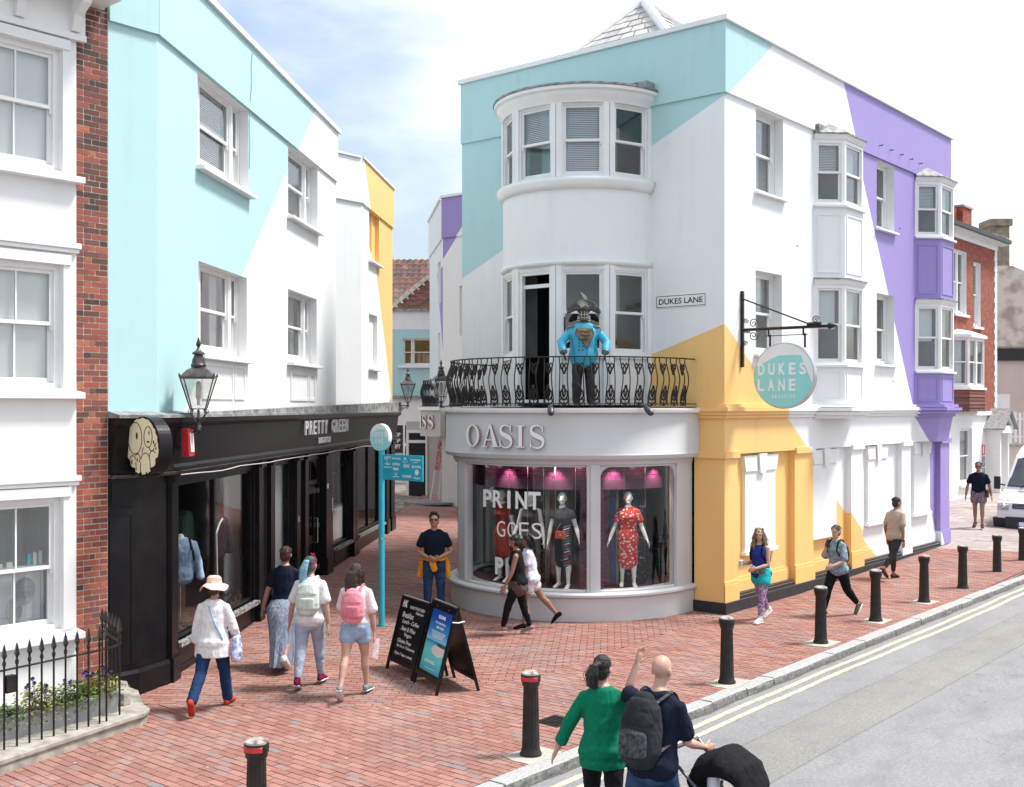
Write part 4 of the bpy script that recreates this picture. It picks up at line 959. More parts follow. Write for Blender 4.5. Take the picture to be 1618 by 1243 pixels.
for k in range(5):
    ph = math.radians(72-36*k)
    hw = BR*math.sin(math.radians(18))
    nn_ = Vector((-math.cos(ph), -math.sin(ph))); tt = Vector((math.sin(ph), -math.cos(ph)))*-1   # runs along the arc towards larger y
    tt = Vector((-math.sin(ph), math.cos(ph)))
    c_ = Vector((0, BC))+nn_*BR*math.cos(math.radians(18)); o_ = c_-tt*hw
    F = Fr(tuple(o_), tuple(tt), tuple(nn_)); l = 2*hw
    mb = MB()                        # posts at the facet joints
    for (z0, z1) in ((7.92, 9.28), (3.74, 6.30)):
        mb.fb(F, 0.0, 0.10, -0.10, 0.035, z0, z1); mb.fb(F, l-0.10, l, -0.10, 0.034, z0, z1)
    mb.fb(F, 0.1, l-0.1, -0.08, 0.02, 6.22, 6.30)
    mb.build('window_post', M_wood, bow)
    light(bow, F, 0.10, l-0.10, 7.92, 9.28, 0.0, blind=(None, 'slat', 'slat', 'slat', None)[k], blind_z=(None, None, 8.62, None, None)[k], room=0.42, fw=0.035, rmat=(M_dark, M_midroom, M_teal, M_midroom, M_dark)[k])
    if k == 2:                       # open balcony door
        mb = MB(); mb.ring(F, 0.10, l-0.10, 3.78, 6.22, 0.06, -0.10, 0.0); d = mb.build('balcony_door', M_wood, bow)
        mb = MB(); mb.fb(F, 0.12, 0.18, -0.85, -0.10, 3.85, 5.95); mb.build('door_leaf', M_wood, d)
        mb = MB(); mb.fb(F, 0.16, l-0.16, -0.075, -0.055, 5.92, 5.99); mb.fb(F, 0.38, 0.44, -0.5, -.44, 3.8, 5.4); mb.build('transom', M_wood, d)
        mb = MB(); P = F.P; r0, r1 = -0.11, -1.6
        q = [P(-.1,r0,3.74), P(l+.1,r0,3.74), P(l+.1,r0,6.3), P(-.1,r0,6.3), P(-.1,r1,3.74), P(l+.1,r1,3.74), P(l+.1,r1,6.3), P(-.1,r1,6.3)]
        mb.add(q, [(4,5,6,7), (0,4,7,3), (1,2,6,5), (3,7,6,2), (0,1,5,4)]); mb.build('dark_room', M_dark, d)
    else:
        light(bow, F, 0.10, l-0.10, 4.66, 6.22, 0.0, blind=None if k != 4 else 'drape', room=0.35, fw=0.035, rmat=M_dark if k in (1,) else M_midroom)
        mb = MB(); mb.fb(F, 0.1, l-0.1, -0.12, -0.03, 3.74, 4.62); mb.fb(F, 0.06, l-0.06, -0.1, 0.05, 4.60, 4.66)
        mb.ring(F, 0.14, l-0.14, 3.86, 4.54, 0.045, -0.03, -0.01); mb.build('apron_panel', M_wood, bow)
# ---- curved shopfront
SCx, SCy = -0.35, 3.03
sf = link('curved_shopfront', None, RB)
mb = MB(); mb.sweep([(0, -0.3), (0, 0.40), (-.4, 0.40), (-.4, -0.3)], bow_path(2.42, SCx, SCy, 64, 0.35)); mb.build('stall_riser', M_grey, sf)
mb = MB(); mb.sweep([(-.42, 0.401), (0.02, 0.401), (0.06, 0.43), (0.06, 0.465), (0.02, 0.49), (-.42, 0.50)], bow_path(2.42, SCx, SCy, 64, 0.35)); mb.build('shop_sill', M_grey, sf)
mb = MB(); mb.sweep([(-.2, 2.80), (-.02, 2.80), (0, 2.83), (0.02, 2.87), (0, 2.90), (0, 3.60), (-.2, 3.60)], bow_path(2.52, SCx, SCy, 64, 0.34)); mb.build('fascia', M_grey, sf)
mb = MB(); mb.sweep([(-.35, 2.70), (-.05, 2.70), (-.03, 2.798), (-.35, 2.798)], bow_path(2.42, SCx, SCy, 64, 0.35)); mb.build('window_head', M_grey, sf)
mb = MB(); mb.sweep([(-.3, 3.601), (0.07, 3.601), (0.09, 3.63), (0.09, 3.68), (-.3, 3.69)], bow_path(2.52, SCx, SCy, 64, 0.33)); mb.build('balcony_edge', M_white, sf)
deck = [(p+nn_*2.50) if False else (Vector((SCx, SCy))+nn_*2.50) for p, nn_ in bow_path(2.5, SCx, SCy, 40)]
mb = MB(); mb.add([(0.0, SCy-2.5, 3.70)]+[(q.x, q.y, 3.70) for q in deck]+[(0.0, SCy+2.5, 3.70)], [tuple(range(len(deck)+2))])
mb.add([(0.0, SCy-2.3, 2.79)]+[(q.x*0.92, (q.y-SCy)*.92+SCy, 2.79) for q in deck]+[(0.0, SCy+2.3, 2.79)], [tuple(range(len(deck)+2))], 1)
mb.build('balcony_deck', [M_lead, M_midroom], sf)
GR = 2.30
def cpt(R, deg): a = math.radians(deg); return Vector((SCx-R*math.cos(a), SCy-R*math.sin(a)))
def cpath(R, a0, a1, n): return [(cpt(R, a0+(a1-a0)*i/n), (cpt(1, a0+(a1-a0)*i/n)-Vector((SCx, SCy))).normalized()) for i in range(n+1)]
posts = [(41.0, 46.6), (-33, -24), (-90, -84), (86, 90)]
for a0, a1 in posts:
    mb = MB(); mb.sweep([(-.10, .49), (0.06, .49), (0.06, 2.70), (-.10, 2.70)], cpath(GR, a1, a0, 4), 0, False)
    if a0 == 41.0: mb.sweep([(0.06, .49), (0.085, .49), (0.085, 2.70), (0.06, 2.70)], cpath(GR, 45.2, 42.4, 3), 0, False)
    mb.build('window_pillar', M_grey, sf)
for a0, a1 in ((46.6, 86), (-24, 41.0), (-84, -33)):
    mb = MB(); n = int((a1-a0)/2)+2
    mb.sweep([(0, .49), (0, 2.70), (-.008, 2.70), (-.008, .49)], cpath(GR, a1, a0, n)); w = mb.build('curved_pane', M_shopglass, sf)
    mb = MB()
    mb.sweep([(-.04, .49), (0.04, .49), (0.04, .53), (-.04, .53)], cpath(GR, a1, a0, n)); mb.sweep([(-.04, 2.66), (0.04, 2.66), (0.04, 2.70), (-.04, 2.70)], cpath(GR, a1, a0, n))
    if a0 == 46.6:
        for (aa, sg) in ((46.6, 1), (86, -1)):
            k = []
            for j in range(7):
                an = PI/2*j/6; k.append((0.2*(1-math.sin(an)), 2.66-0.2*(1-math.cos(an))))
            vs = [];
            for (dd, zz) in k:
                q = cpt(GR+0.03, aa+sg*math.degrees(dd/GR)); vs.append((q.x, q.y, zz)); q = cpt(GR-0.03, aa+sg*math.degrees(dd/GR)); vs.append((q.x, q.y, zz))
            q = cpt(GR+0.03, aa); vs.append((q.x, q.y, 2.66)); q2 = cpt(GR-0.03, aa); vs.append((q2.x, q2.y, 2.66)); T = len(vs)
            mb.add(vs, [(T-2, 2*j, 2*j+2) for j in range(6)]+[(2*j, 2*j+1, 2*j+3, 2*j+2) for j in range(6)])
    mb.build('window_bead', M_grey, sf)
mb = MB(); mb.fb(Fr((SCx, SCy-GR), (1, 0), (0, -1)), 0.0, 0.35, -0.06, 0.06, 0.49, 2.70); mb.fb(Fr((SCx, SCy+GR), (1, 0), (0, 1)), 0.0, 0.35, -0.06, 0.06, 0.49, 2.70); mb.build('window_pillar', M_grey, sf)
# the OASIS letters: serif capitals built from strokes, each a part
M_rim = pm('letter_rim', (0.36, 0.20, 0.22), 0.4, 0.1, 5, 0)
def stroke(pts, ws):
    Lp, Rp = [], []
    for i, p in enumerate(pts):
        a = Vector(pts[max(0, i-1)]); b2 = Vector(pts[min(len(pts)-1, i+1)]); d_ = (b2-a).normalized(); n_ = Vector((-d_.y, d_.x)); w = ws[i]/2
        q = Vector(p); Lp.append(tuple(q+n_*w)); Rp.append(tuple(q-n_*w))
    return Lp+Rp[::-1]
def bez(p0, p1, p2, p3, n=8):
    return [tuple((1-t)**3*Vector(p0)+3*(1-t)**2*t*Vector(p1)+3*(1-t)*t*t*Vector(p2)+t**3*Vector(p3)) for t in [i/n for i in range(n+1)]]
def glyph(ch):
    if ch == 'O': return [[ell(.5, .5, .48, .51, 32), ell(.5, .5, .31, .455, 32)]]
    if ch == 'I': return [[[(.38,.03),(.62,.03),(.62,.97),(.38,.97)]], [[(.2,0),(.8,0),(.8,.045),(.2,.045)]], [[(.2,.955),(.8,.955),(.8,1),(.2,1)]]]
    if ch == 'A': return [[[(.46,1.02),(.56,1.02),(.96,.03),(.70,.03)]], [[(.46,1.0),(.50,.93),(.19,.03),(.12,.03)]], [[(.24,.30),(.76,.30),(.75,.35),(.26,.35)]], [[(0,0),(.34,0),(.34,.04),(0,.04)]], [[(.58,0),(1.06,0),(1.06,.04),(.58,.04)]]]
    pts = bez((.80,.80), (.76,1.06), (.20,1.08), (.20,.76), 10)+bez((.20,.76), (.20,.50), (.84,.56), (.84,.25), 12)[1:]+bez((.84,.25), (.84,-.10), (.20,-.08), (.16,.20), 10)[1:]
    n = len(pts); ws = [0.05+0.17*math.exp(-((i/(n-1)-0.5)/0.22)**2) for i in range(n)]
    return [[stroke(pts, ws)], [[(.77,.70),(.82,.70),(.82,1.0),(.78,1.0)]], [[(.14,.0),(.18,.0),(.19,.32),(.14,.32)]]]
M_inner = None
def oasis(parent, R, cx, cy, degs, z0, h, wch):
    for i, ch in enumerate('OASIS'):
        deg = degs[i]
        a = math.radians(deg); nn_ = Vector((-math.cos(a), -math.sin(a))); tt = Vector((math.sin(a), -math.cos(a)))
        c_ = Vector((cx, cy))+nn_*R; F = Fr(tuple(c_), tuple(tt), tuple(nn_))
        mb = MB(); w = wch[i]
        for k, loops in enumerate(glyph(ch)):
            for (d0, d1, mi, gr) in ((0.02, 0.06-k*0.0007, 1, 0.0), (0.0601-k*0.0007, 0.068-k*0.0008, 0, 0)):
                mb.prism([[((x-.5)*w, y*h) for x, y in l] for l in loops], lambda x, d, y: F.P(x, d, z0+y), d0, d1, mi)
        mb.build('letter', [M_letter, M_rim], parent)

oasis(sf, 2.52, SCx, SCy, (-9.3, 0.4, 8.0, 14.4, 21.2), 3.0, 0.385, (0.38, 0.38, 0.34, 0.27, 0.34))
# ================================================================ BUILDINGS ACROSS THE LANE END AND UP THE STREET
# purple and white block beyond the corner shop
PB = thing('lane_block', 'white and purple painted block seen in the gap beyond the round bow', 'building', (-2.25, 37.0, 0), math.atan2(-0.6388, 0.7694))
FP = Fr((0, 0), (1, 0), (0, -1))
# lane face of it, in local coordinates
cosb, sinb = 0.7694, -0.6388
def toloc(v): return (v[0]*cosb+v[1]*sinb, -v[0]*sinb+v[1]*cosb)
ad = toloc((-0.158, 0.987)); FA = Fr((0, 0), ad, (-ad[1], ad[0])); FA = Fr((0, 0), ad, toloc((-0.987, -0.158)))
M_block = painted('block_mural_paint', WHITE, [(PUR, [(-1.1, 1, 8.52)])])
mb = MB(); wall(mb, FP, 0, 5, 3.6, 10.5, [(0.72, 0.98, 6.0, 7.6, .12)], 0, 0.12, 1)
mb.add([FP.P(.72,-.12,6), FP.P(.98,-.12,6), FP.P(.98,-.12,7.6), FP.P(.72,-.12,7.6)], [(0,1,2,3)], 1)
wall(mb, FA, 0, 5, 3.6, 10.5, [(0.9, 1.7, 4.7, 6.2, .12), (0.8, 1.8, 7.2, 8.6, .12)], 2, 0.12, 1)
for z0, z1, a, b_ in ((4.7, 6.2, .9, 1.7), (7.2, 8.6, .8, 1.8)): mb.add([FA.P(a,-.12,z0), FA.P(b_,-.12,z0), FA.P(b_,-.12,z1), FA.P(a,-.12,z1)], [(0,1,2,3)], 1)
mb.add([(0,0.3,10.3), (5,0.3,10.3), (5,6,10.3), (-0.5,6,10.3)], [(0,1,2,3)]); mb.add([(5,0,0), (5,6,0), (5,6,10.5), (5,0,10.5)], [(0,1,2,3)])
M_blockA = painted('block_side_paint', WHITE, [(PUR, [(0.25, -1, -6.2-0.0)]), (WHITE, [(-1, 0, -0.62), (0, 1, 3.0)])] )
M_blockA = painted('block_side_paint', WHITE, [(PUR, [(-1, 0.0, -3.0), (0, -1, -8.3), (1, 0.55, 3.0)])])
mb.build('wall', [M_block, M_white, M_blockA], PB)
mb = MB(); mb.fb(FP, -0.02, 5, 0, 0.05, 9.2, 10.497); mb.build('parapet', M_block, PB)
mb = MB(); mb.fb(FA, 0.02, 5, 0, 0.05, 9.2, 10.496); mb.build('parapet', M_white, PB)
mb = MB(); mb.fb(FP, -0.05, 5, -0.25, 0.1, 10.5, 10.58); mb.fb(FA, 0.3, 5, -0.25, 0.1, 10.501, 10.579); mb.build('coping', M_white, PB)
mb = MB(); g0 = 0.35
mb.fb(FP, -0.25, 5, 0.0, 0.05, 3.42, 3.62, 1); mb.fb(FP, -0.2, 5, -.4, 0.0, 2.6, 3.42); mb.fb(FP, -0.05, 5, -.3, 0.0, g0, 2.6)
# bowed shop corner: door recess and curved fascia
pc = [(Vector((0.1-1.72*math.sin(a), 1.3-1.72*math.cos(a))), Vector((-math.sin(a), -math.cos(a)))) for a in [-.1+1.75*i/16 for i in range(17)]]
mb.sweep([(-.25, 2.75), (0, 2.75), (0, 3.60), (-.25, 3.60)], pc); mb.build('shop_wall', [M_grey2, M_white], PB)
mb = MB(); mb.sweep([(-.6, 3.60), (0.08, 3.60), (0.08, 3.70), (-.6, 3.72)], pc); mb.build('balcony_slab', M_white, PB)
mb = MB()
F2 = Fr(toloc((-1.05, 2.6)), toloc((0.995, -0.1)))        # door recess wall set back, facing the camera
mb.fb(F2, -0.40, 1.1, -0.1, 0, g0, 3.2, 0); mb.fb(F2, -0.38, -0.30, 0.0, 0.06, g0, 2.9, 1); mb.fb(F2, 0.30, 0.36, 0.0, 0.06, g0, 2.9, 1); mb.fb(F2, -0.3, 0.30, 0, .06, 2.45, 2.55, 1); mb.fb(F2, -.3, .3, 0, .06, 2.8, 2.9, 1)
mb.fb(F2, -0.28, 0.28, 0.005, 0.02, g0+.3, 2.45, 2); mb.fb(F2, -.28, .28, 0.005, .02, 2.56, 2.8, 2); mb.fb(F2, -0.30, 0.30, 0, 0.03, g0, g0+.3, 3)
mb.build('shop_doorway', [M_grey2, M_wood, M_dark, M_black], PB)
mb = MB(); mb.lathe([(0, 0.0), (0.95, 0.0), (0.95, 0.06), (0.0, 0.06)], (0, 0, 0), 28, 0, False)
st = mb.build('round_doorstep', pm('grey_tile', (0.22,0.22,0.22), 0.7, 0.3, 9, 0.2), PB, loc=(*toloc((-0.35+0.0, 0.35)), gz(-2.6, 37.5)+0.0))
# part of the same lettering on the second fascia
for i, (a, ch) in enumerate(((29, 'I'), (19, 'S'), (7, 'S'))):
    an = math.radians(a); c_ = Vector((0.1-1.72*math.sin(an), 1.3-1.72*math.cos(an))); nn_ = Vector((-math.sin(an), -math.cos(an))); F = Fr(tuple(c_), (-nn_.y, nn_.x), tuple(nn_))
    mb = MB()
    for k, loops in enumerate(glyph(ch)):
        for d0, d1, mi in ((0.02, .06-k*.001, 1), (.0601-k*.001, .07-k*.001, 0)): mb.prism([[((x-.5)*.34, y*.40) for x, y in l] for l in loops], lambda x, d, y: F.P(x, d, 3.02+y), d0, d1, mi)
    mb.build('letter', [M_letter, M_rim], PB)

# ---- building closing the lane
EB = thing('lane_end_building', 'low building closing the lane with teal wall, sash window and tiled roof', 'building', (-2.5, 44.0, 0), 0)
FE = Fr((0, 0), (1, 0), (0, -1))
mb = MB(); ge = 0.75
wall(mb, FE, -6, 5, 4.12, 6.72, [(-1.72, -0.28, 5.30, 6.36)], 0, 0.12, 2); wall(mb, FE, -6, 5, 6.72, 7.42, [], 2); wall(mb, FE, -6, 5, 3.1, 4.12, [], 2, 0.1, 2)
wall(mb, FE, -6, 5, ge-.8, 3.1, [(-5.5, 0.2, ge+0.12, 3.0)], 2, 0.15, 2)
mb.add([(-6,0,0), (-6,6,0), (-6,6,7.4), (-6,0,7.4)], [(0,1,2,3)], 2); mb.add([(5,0,0), (5,6,0), (5,6,7.4), (5,0,7.4)], [(0,1,2,3)], 2); mb.add([(-6,.2,7.2), (5,.2,7.2), (5,6,7.2), (-6,6,7.2)], [(0,1,2,3)], 2)
mb.build('wall', [M_teal, M_grey, M_white], EB)
mb = MB(); mb.fb(FE, -6, 5, 0, 0.12, 4.02, 4.14); mb.fb(FE, -6, 5, 0, 0.1, 7.42, 7.50); mb.build('string_course', M_lead, EB)
sill(EB, FE, -1.9, -0.1, 5.30, 0.12, 0.08)
for a, b_ in ((-1.72, -1.36), (-1.35, -0.60), (-0.59, -0.28)): light(EB, FE, a, b_, 5.31, 6.36, -0.1, fw=0.035, room=0.9, rmat=pm('painted_lit_interior', (0.55,0.42,0.28), 0.8, 0.3, 3, 0), sw=0.03, horns=False)  # lamplit look is put into the warm room colour, nothing lights it
mb = MB()
for x, c_ in ((-1.2, 0), (-1.0, 0), (-.85, 1), (-.5, 0), (-1.5, 1)): mb.box(x, x+.13, .35, .45, 5.32, 5.85-.1*c_, c_)
mb.build('hanging_clothes', [pm('pink_cloth', (0.6,0.35,0.38), 0.9), pm('cream_cloth', (0.6,0.55,0.45), 0.9)], EB)
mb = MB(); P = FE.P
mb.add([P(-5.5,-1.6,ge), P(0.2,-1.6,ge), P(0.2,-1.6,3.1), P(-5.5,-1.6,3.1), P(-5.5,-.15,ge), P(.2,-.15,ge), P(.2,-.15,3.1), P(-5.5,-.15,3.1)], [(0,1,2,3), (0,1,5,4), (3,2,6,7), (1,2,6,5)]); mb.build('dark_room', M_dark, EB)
mb = MB()
for x in (-5.5, -3.6, -1.72, -0.36): mb.fb(FE, x, x+0.12 if x > -1 else x+0.07, -0.14, 0.02, ge+.12, 3.0)
w = mb.build('shop_window', M_wood, EB)
mb = MB(); mb.fb(FE, -5.5, 0.1, -.1, -.09, ge+.12, 3.0); mb.build('pane', M_shopglass, w)
mb = MB()
for k, s in enumerate(('POP', 'UP', 'GIFT')): put_text(mb, FE, s, -1.98, 2.63-k*0.23, -0.07, 0.30, 0.16, 0.01, bold=0.03)
mb.build('window_lettering', M_letter, EB)
mb = MB(); mb.fb(FE, -1.25, -0.95, -.9, -.86, 1.95, 2.55, 0); mb.fb(FE, -1.70, -1.48, -.8, -.76, 2.05, 2.45, 1); mb.fb(FE, -2.1, -1.8, -.7, -.5, 1.3, 1.9, 2); mb.fb(FE, -4, 0, -1.0, -.5, ge, 1.6, 3)
mb.build('shop_display', [pm('green_picture', (0.25,0.36,0.05), 0.6, 0.5, 8, 0), pm('pink_picture', (0.5,0.33,0.3), 0.6, 0.4, 8, 0), M_wood, M_midroom], EB)
mb = MB()
for x, z in ((-1.56, 2.22), (-1.30, 2.15)): mb.sphere(P(x, -0.7, z), 0.035, 8, 6)
mb.build('light_bulb', pm('warm_bulb', (1, .8, .5), 0.5, emit=((1, 0.72, 0.4), 9)), EB)
# gabled brick wall with stone coping and pantiled roof behind
random.seed(9)
gb = link('gable', None, EB, loc=(0, 0, 0))
FG = Fr((0, 3.5), (1, 0), (0, -1))
apx, apz, lx, lz = -0.05+0.6, 10.35, -2.9, 7.45
mb = MB(); z = 7.45; row = 0
while z < 10.3:
    x0 = lx+(z-lz)*(apx-lx)/(apz-lz); x = x0+0.05; x -= 0
    while x < 2*apx-x0-0.05:
        l = 0.225; mb.fb(FG, x+.005, min(x+l-.005, 2*apx-x0-.05), -0.05, random.uniform(0, .012), z+.005, z+.07); x += l
    z += 0.075; row += 1
mb.build('brickwork', M_brickdark, gb, kind='stuff')
mb = MB(); mb.prism([[(lx, lz), (2*apx-lx, lz), (apx, apz)]], lambda x, d, y: FG.P(x, d, y), -4, -0.02); mb.build('gable_core', M_mortar, gb)
mb = MB()
for sg in (1, -1):
    for k in range(16):
        f0, f1 = k/16, (k+1)/16
        a = FG.P(apx-sg*(apx-lx+.15)*(1-f0), 0, lz-.1+(apz+.08-lz)*f0); b_ = FG.P(apx-sg*(apx-lx+.15)*(1-f1)-sg*0.01, 0, lz-.1+(apz+.08-lz)*f1)
        dv = (b_-a).normalized(); up = Vector((-dv.z*sg, 0, dv.x*sg)); up = up if up.z > 0 else -up
        mb.hexa([a+Vector((0,-.16,0)), b_-dv*.02+Vector((0,-.16,0)), b_-dv*.02+Vector((0,.25,0)), a+Vector((0,.25,0)), a+up*.16+Vector((0,-.16,0)), b_-dv*.02+up*.16+Vector((0,-.16,0)), b_-dv*.02+up*.16+Vector((0,.25,0)), a+up*.16+Vector((0,.25,0))])
        mb.hexa([a-up*.10+Vector((0,-.10,0)), a+dv*.08-up*.10+Vector((0,-.10,0)), a+dv*.08-up*.10+Vector((0,.0,0)), a-up*.10, a+Vector((0,-.13,0)), a+dv*.08+Vector((0,-.13,0)), a+dv*.08, a])
mb.build('stone_coping', M_stone, gb)
mb = MB(); random.seed(10)
for r in range(12):
    for c_ in range(24):
        x = -6+c_*0.27; y = 5.2+r*0.22; z = 7.6+r*0.235
        vs = [(x+0.27*i/4, y+dy, z+dz+0.05*math.sin(PI*i/4*2)*0.6+random.uniform(0, .006)) for dy, dz in ((0, 0.03), (0.26, 0.26)) for i in range(5)]
        mb.add(vs, [(i, i+1, i+6, i+5) for i in range(4)], 0, True)
mb.build('pantiles', brick_piece_mat('clay_pantile', [(0, (0.17,0.06,0.04)), (.3, (0.12,0.048,0.035)), (.6, (0.085,0.042,0.035)), (.85, (0.22,0.085,0.055)), (.95, (.06,.04,.035))]), gb, kind='stuff')

# ---- red brick house up the street, white ground floor
RH = thing('red_brick_house', 'red brick house with white ground floor, gabled porch and tile hung bay', 'house', (15.0, 38.8, 0), A_ST)
FR_ = Fr((0, 0), (1, 0), (0, -1))
m, t, b = new_mat('red_brickwork')
bt = t.nodes.new('ShaderNodeTexBrick'); tc = t.nodes.new('ShaderNodeTexCoord'); mpn = t.nodes.new('ShaderNodeMapping'); mpn.inputs['Rotation'].default_value = (PI/2, 0, 0)
t.links.new(tc.outputs['Object'], mpn.inputs['Vector']); t.links.new(mpn.outputs[0], bt.inputs['Vector'])
bt.inputs['Scale'].default_value = 1; bt.inputs['Brick Width'].default_value = 0.225; bt.inputs['Row Height'].default_value = 0.075; bt.inputs['Mortar Size'].default_value = 0.006
bt.inputs['Color1'].default_value = (0.34, 0.075, 0.045, 1); bt.inputs['Color2'].default_value = (0.22, 0.05, 0.035, 1); bt.inputs['Mortar'].default_value = (0.16, 0.10, 0.08, 1)
nn2 = _noise(t, 5, 6); t.links.new(mixc(t, ramp(t, nn2.outputs[0], 0.5, 0.72), bt.outputs[0], (0.42, 0.13, 0.07)), b.inputs['Base Color']); b.inputs['Roughness'].default_value = 0.9
bump(t, b, bt.outputs[1], -0.4, 0.01)
M_rbrick = m
RHt = 9.75
mb = MB()
ho = [(0.25, 1.6, 6.95, 9.15), (2.35, 3.15, 6.6, 8.9), (0.1, 2.6, 4.3, 6.2)]
wall(mb, FR_, -4, 5.0, 3.45, RHt, ho, 0, 0.12, 1); wall(mb, FR_, -4, 5.0, -.3, 3.45, [(0.9, 2.2, 1.0, 2.95)], 1, 0.12, 1)
mb.add([(5,0,-.3), (5,8,-.3), (5,8,RHt), (5,0,RHt)], [(0,1,2,3)]); mb.add([(-4,0,-.3), (-4,8,-.3), (-4,8,RHt), (-4,0,RHt)], [(0,1,2,3)])
mb.build('wall', [M_rbrick, M_render], RH)
mb = MB()
for k in range(32): mb.fb(FR_, 4.78-(0.07 if k % 2 else 0), 5.02, 0, 0.02, 3.5+k*0.195, 3.5+k*0.195+0.185)
mb.build('corner_quoins', M_white, RH)
mb = MB(); mb.fb(FR_, -4, 5.1, 0, 0.1, 3.4, 3.55); mb.fb(FR_, -4, 5.05, 0, 0.03, -.3, 0.42, 1); mb.build('string_course', [M_white, M_char], RH)
mb = MB(); mb.fb(FR_, -4, 5.3, 0.05, 0.35, RHt, RHt+0.12, 1); mb.fb(FR_, -4, 5.35, 0.33, 0.45, RHt+.06, RHt+0.2, 0); mb.fb(FR_, -4, 5, 0, 0.05, RHt-.2, RHt, 1); mb.build('gutter', [M_black, M_white], RH)
mb = MB(); random.seed(12)
mb.add([(-4,-.4,RHt+.12), (5.2,-.4,RHt+.12), (5.2,3.4,11.2), (-4,3.4,11.2), (-4,8,RHt), (5.2,8,RHt)], [(0,1,2,3), (3,2,5,4)])
rf = mb.build('roof', pm('mossy_roof_tiles', (0.30,0.25,0.10), 0.9, 0, 6, 0.6, 30, col2=(0.20,0.13,0.10)), RH)
mb = MB()
for k in range(15):
    f = k/15; y, z = -.4+3.8*f, RHt+.12+(11.2-RHt-.12)*f
    mb.hexa([(4.85,y,z-.05),(5.25,y,z-.05),(5.25,y+.27,z+.1),(4.85,y+.27,z+.1),(4.85,y,z+.14),(5.25,y,z+.14),(5.25,y+.27,z+.29),(4.85,y+.27,z+.29)])
mb.build('stepped_verge', M_slate, rf)
mb = MB(); mb.box(4.3, 5.3, 1.0, 1.9, 9.6, 11.25, 0); mb.box(4.25, 5.35, .95, 1.95, 11.25, 11.33, 1); mb.hexa([(0,1.2,10),(4.3,1.2,10),(4.3,1.5,10),(0,1.5,10),(0,1.2,11.9),(4.3,1.2,11.15),(4.3,1.5,11.15),(0,1.5,11.9)], 0); mb.build('chimney', [M_rbrick, M_stone], rf)
light(RH, FR_, 0.27, 0.92, 6.97, 9.15, -0.1, room=.4, blind='net'); light(RH, FR_, 0.93, 1.58, 6.97, 9.15, -0.1, room=.4, blind='net'); light(RH, FR_, 2.37, 3.13, 6.62, 8.9, -0.1, room=.4, blind='net')
sill(RH, FR_, 0.15, 1.7, 6.95, .1, .1); sill(RH, FR_, 2.25, 3.25, 6.6, .1, .1); sill(RH, FR_, 0.8, 2.3, 1.0, .12, .1)
light(RH, FR_, 0.92, 2.18, 1.0, 2.95, -0.08, room=.4, blind='roller')
bx = [(0.0, 0.0), (0.45, -.45), (2.1, -.45), (2.55, 0.0)]
for i in range(3):
    F = Fr(bx[i], (bx[i+1][0]-bx[i][0], bx[i+1][1]-bx[i][1])); l = (Vector(bx[i+1])-Vector(bx[i])).length
    if i == 1:
        light(RH, F, 0, l/2, 4.4, 6.1, 0, room=.3, blind='net', fw=.06); light(RH, F, l/2, l, 4.4, 6.1, 0, room=.3, blind='roller', blind_z=5.2, fw=.06)
    else: light(RH, F, 0, l, 4.4, 6.1, 0, room=.2, blind='net', fw=.06)
mb = MB()
pth = [(Vector(p), Vector(n_)) for p, n_ in ((bx[0], (-.5,-.87)), (bx[1], (-.41,-1.0)), (bx[2], (.41,-1.0)), (bx[3], (.5,-.87)))]
mb.sweep([(-.1,6.1),(.1,6.1),(.1,6.2),(-.4,6.4)], pth, 0, False); mb.sweep([(-.1,4.3),(.08,4.3),(.08,4.38),(-.1,4.40)], pth, 0, False); bh = mb.build('bay_window', M_wood, RH)
mb = MB()
for r in range(6): mb.sweep([(-.1, 3.55+r*.125), (.05, 3.55+r*.125), (.02, 3.70+r*.125), (-.1, 3.70+r*.125)], pth, 0, False)
mb.build('tile_hanging', brick_piece_mat('hung_tile', [(0, (0.16,0.05,0.04)), (.5, (0.11,0.045,0.04)), (.8, (.22,.07,.05))]), bh)
# porch with little slated gable, door and signs
mb = MB(); pw = (3.75, 4.85)
mb.fb(FR_, pw[0], pw[0]+.16, 0, .5, 0, 2.75); mb.fb(FR_, pw[1]-.16, pw[1], 0, .5, 0, 2.75); mb.fb(FR_, pw[0]-.1, pw[1]+.1, 0, .62, 2.75, 2.95)
mb.prism([[(pw[0]-.2, 2.95), (pw[1]+.2, 2.95), ((pw[0]+pw[1])/2, 3.55)], [(pw[0]+.12, 3.02), (pw[1]-.12, 3.02), ((pw[0]+pw[1])/2, 3.38)]], lambda x, d, y: FR_.P(x, d, y), .5, .62)
po = mb.build('porch', M_wood, RH)
mb = MB(); mx_ = (pw[0]+pw[1])/2
for sg, e in ((1, pw[0]-.3), (-1, pw[1]+.3)): mb.add([FR_.P(e,-.02,2.93), FR_.P(e,.75,2.93), FR_.P(mx_,.75,3.66), FR_.P(mx_,-.02,3.66), FR_.P(e,-.02,2.87), FR_.P(e,.75,2.87), FR_.P(mx_,.75,3.60), FR_.P(mx_,-.02,3.60)], [(0,1,2,3),(4,5,6,7),(0,1,5,4),(1,2,6,5)])
mb.build('porch_roof', M_slate, po)
mb = MB(); mb.fb(FR_, 3.95, 4.65, 0.0, .04, .25, 2.6); mb.ring(FR_, 3.95, 4.65, 1.4, 2.5, .1, .04, .06); mb.ring(FR_, 3.95, 4.65, .35, 1.2, .1, .04, .06); mb.build('door', M_wood, po)
mb = MB(); mb.fb(FR_, 3.6, 5.0, 0, .9, -.1, .12); mb.fb(FR_, 3.7, 4.9, 0, .55, .12, .25); mb.build('doorstep', M_stone, RH)
mb = MB()
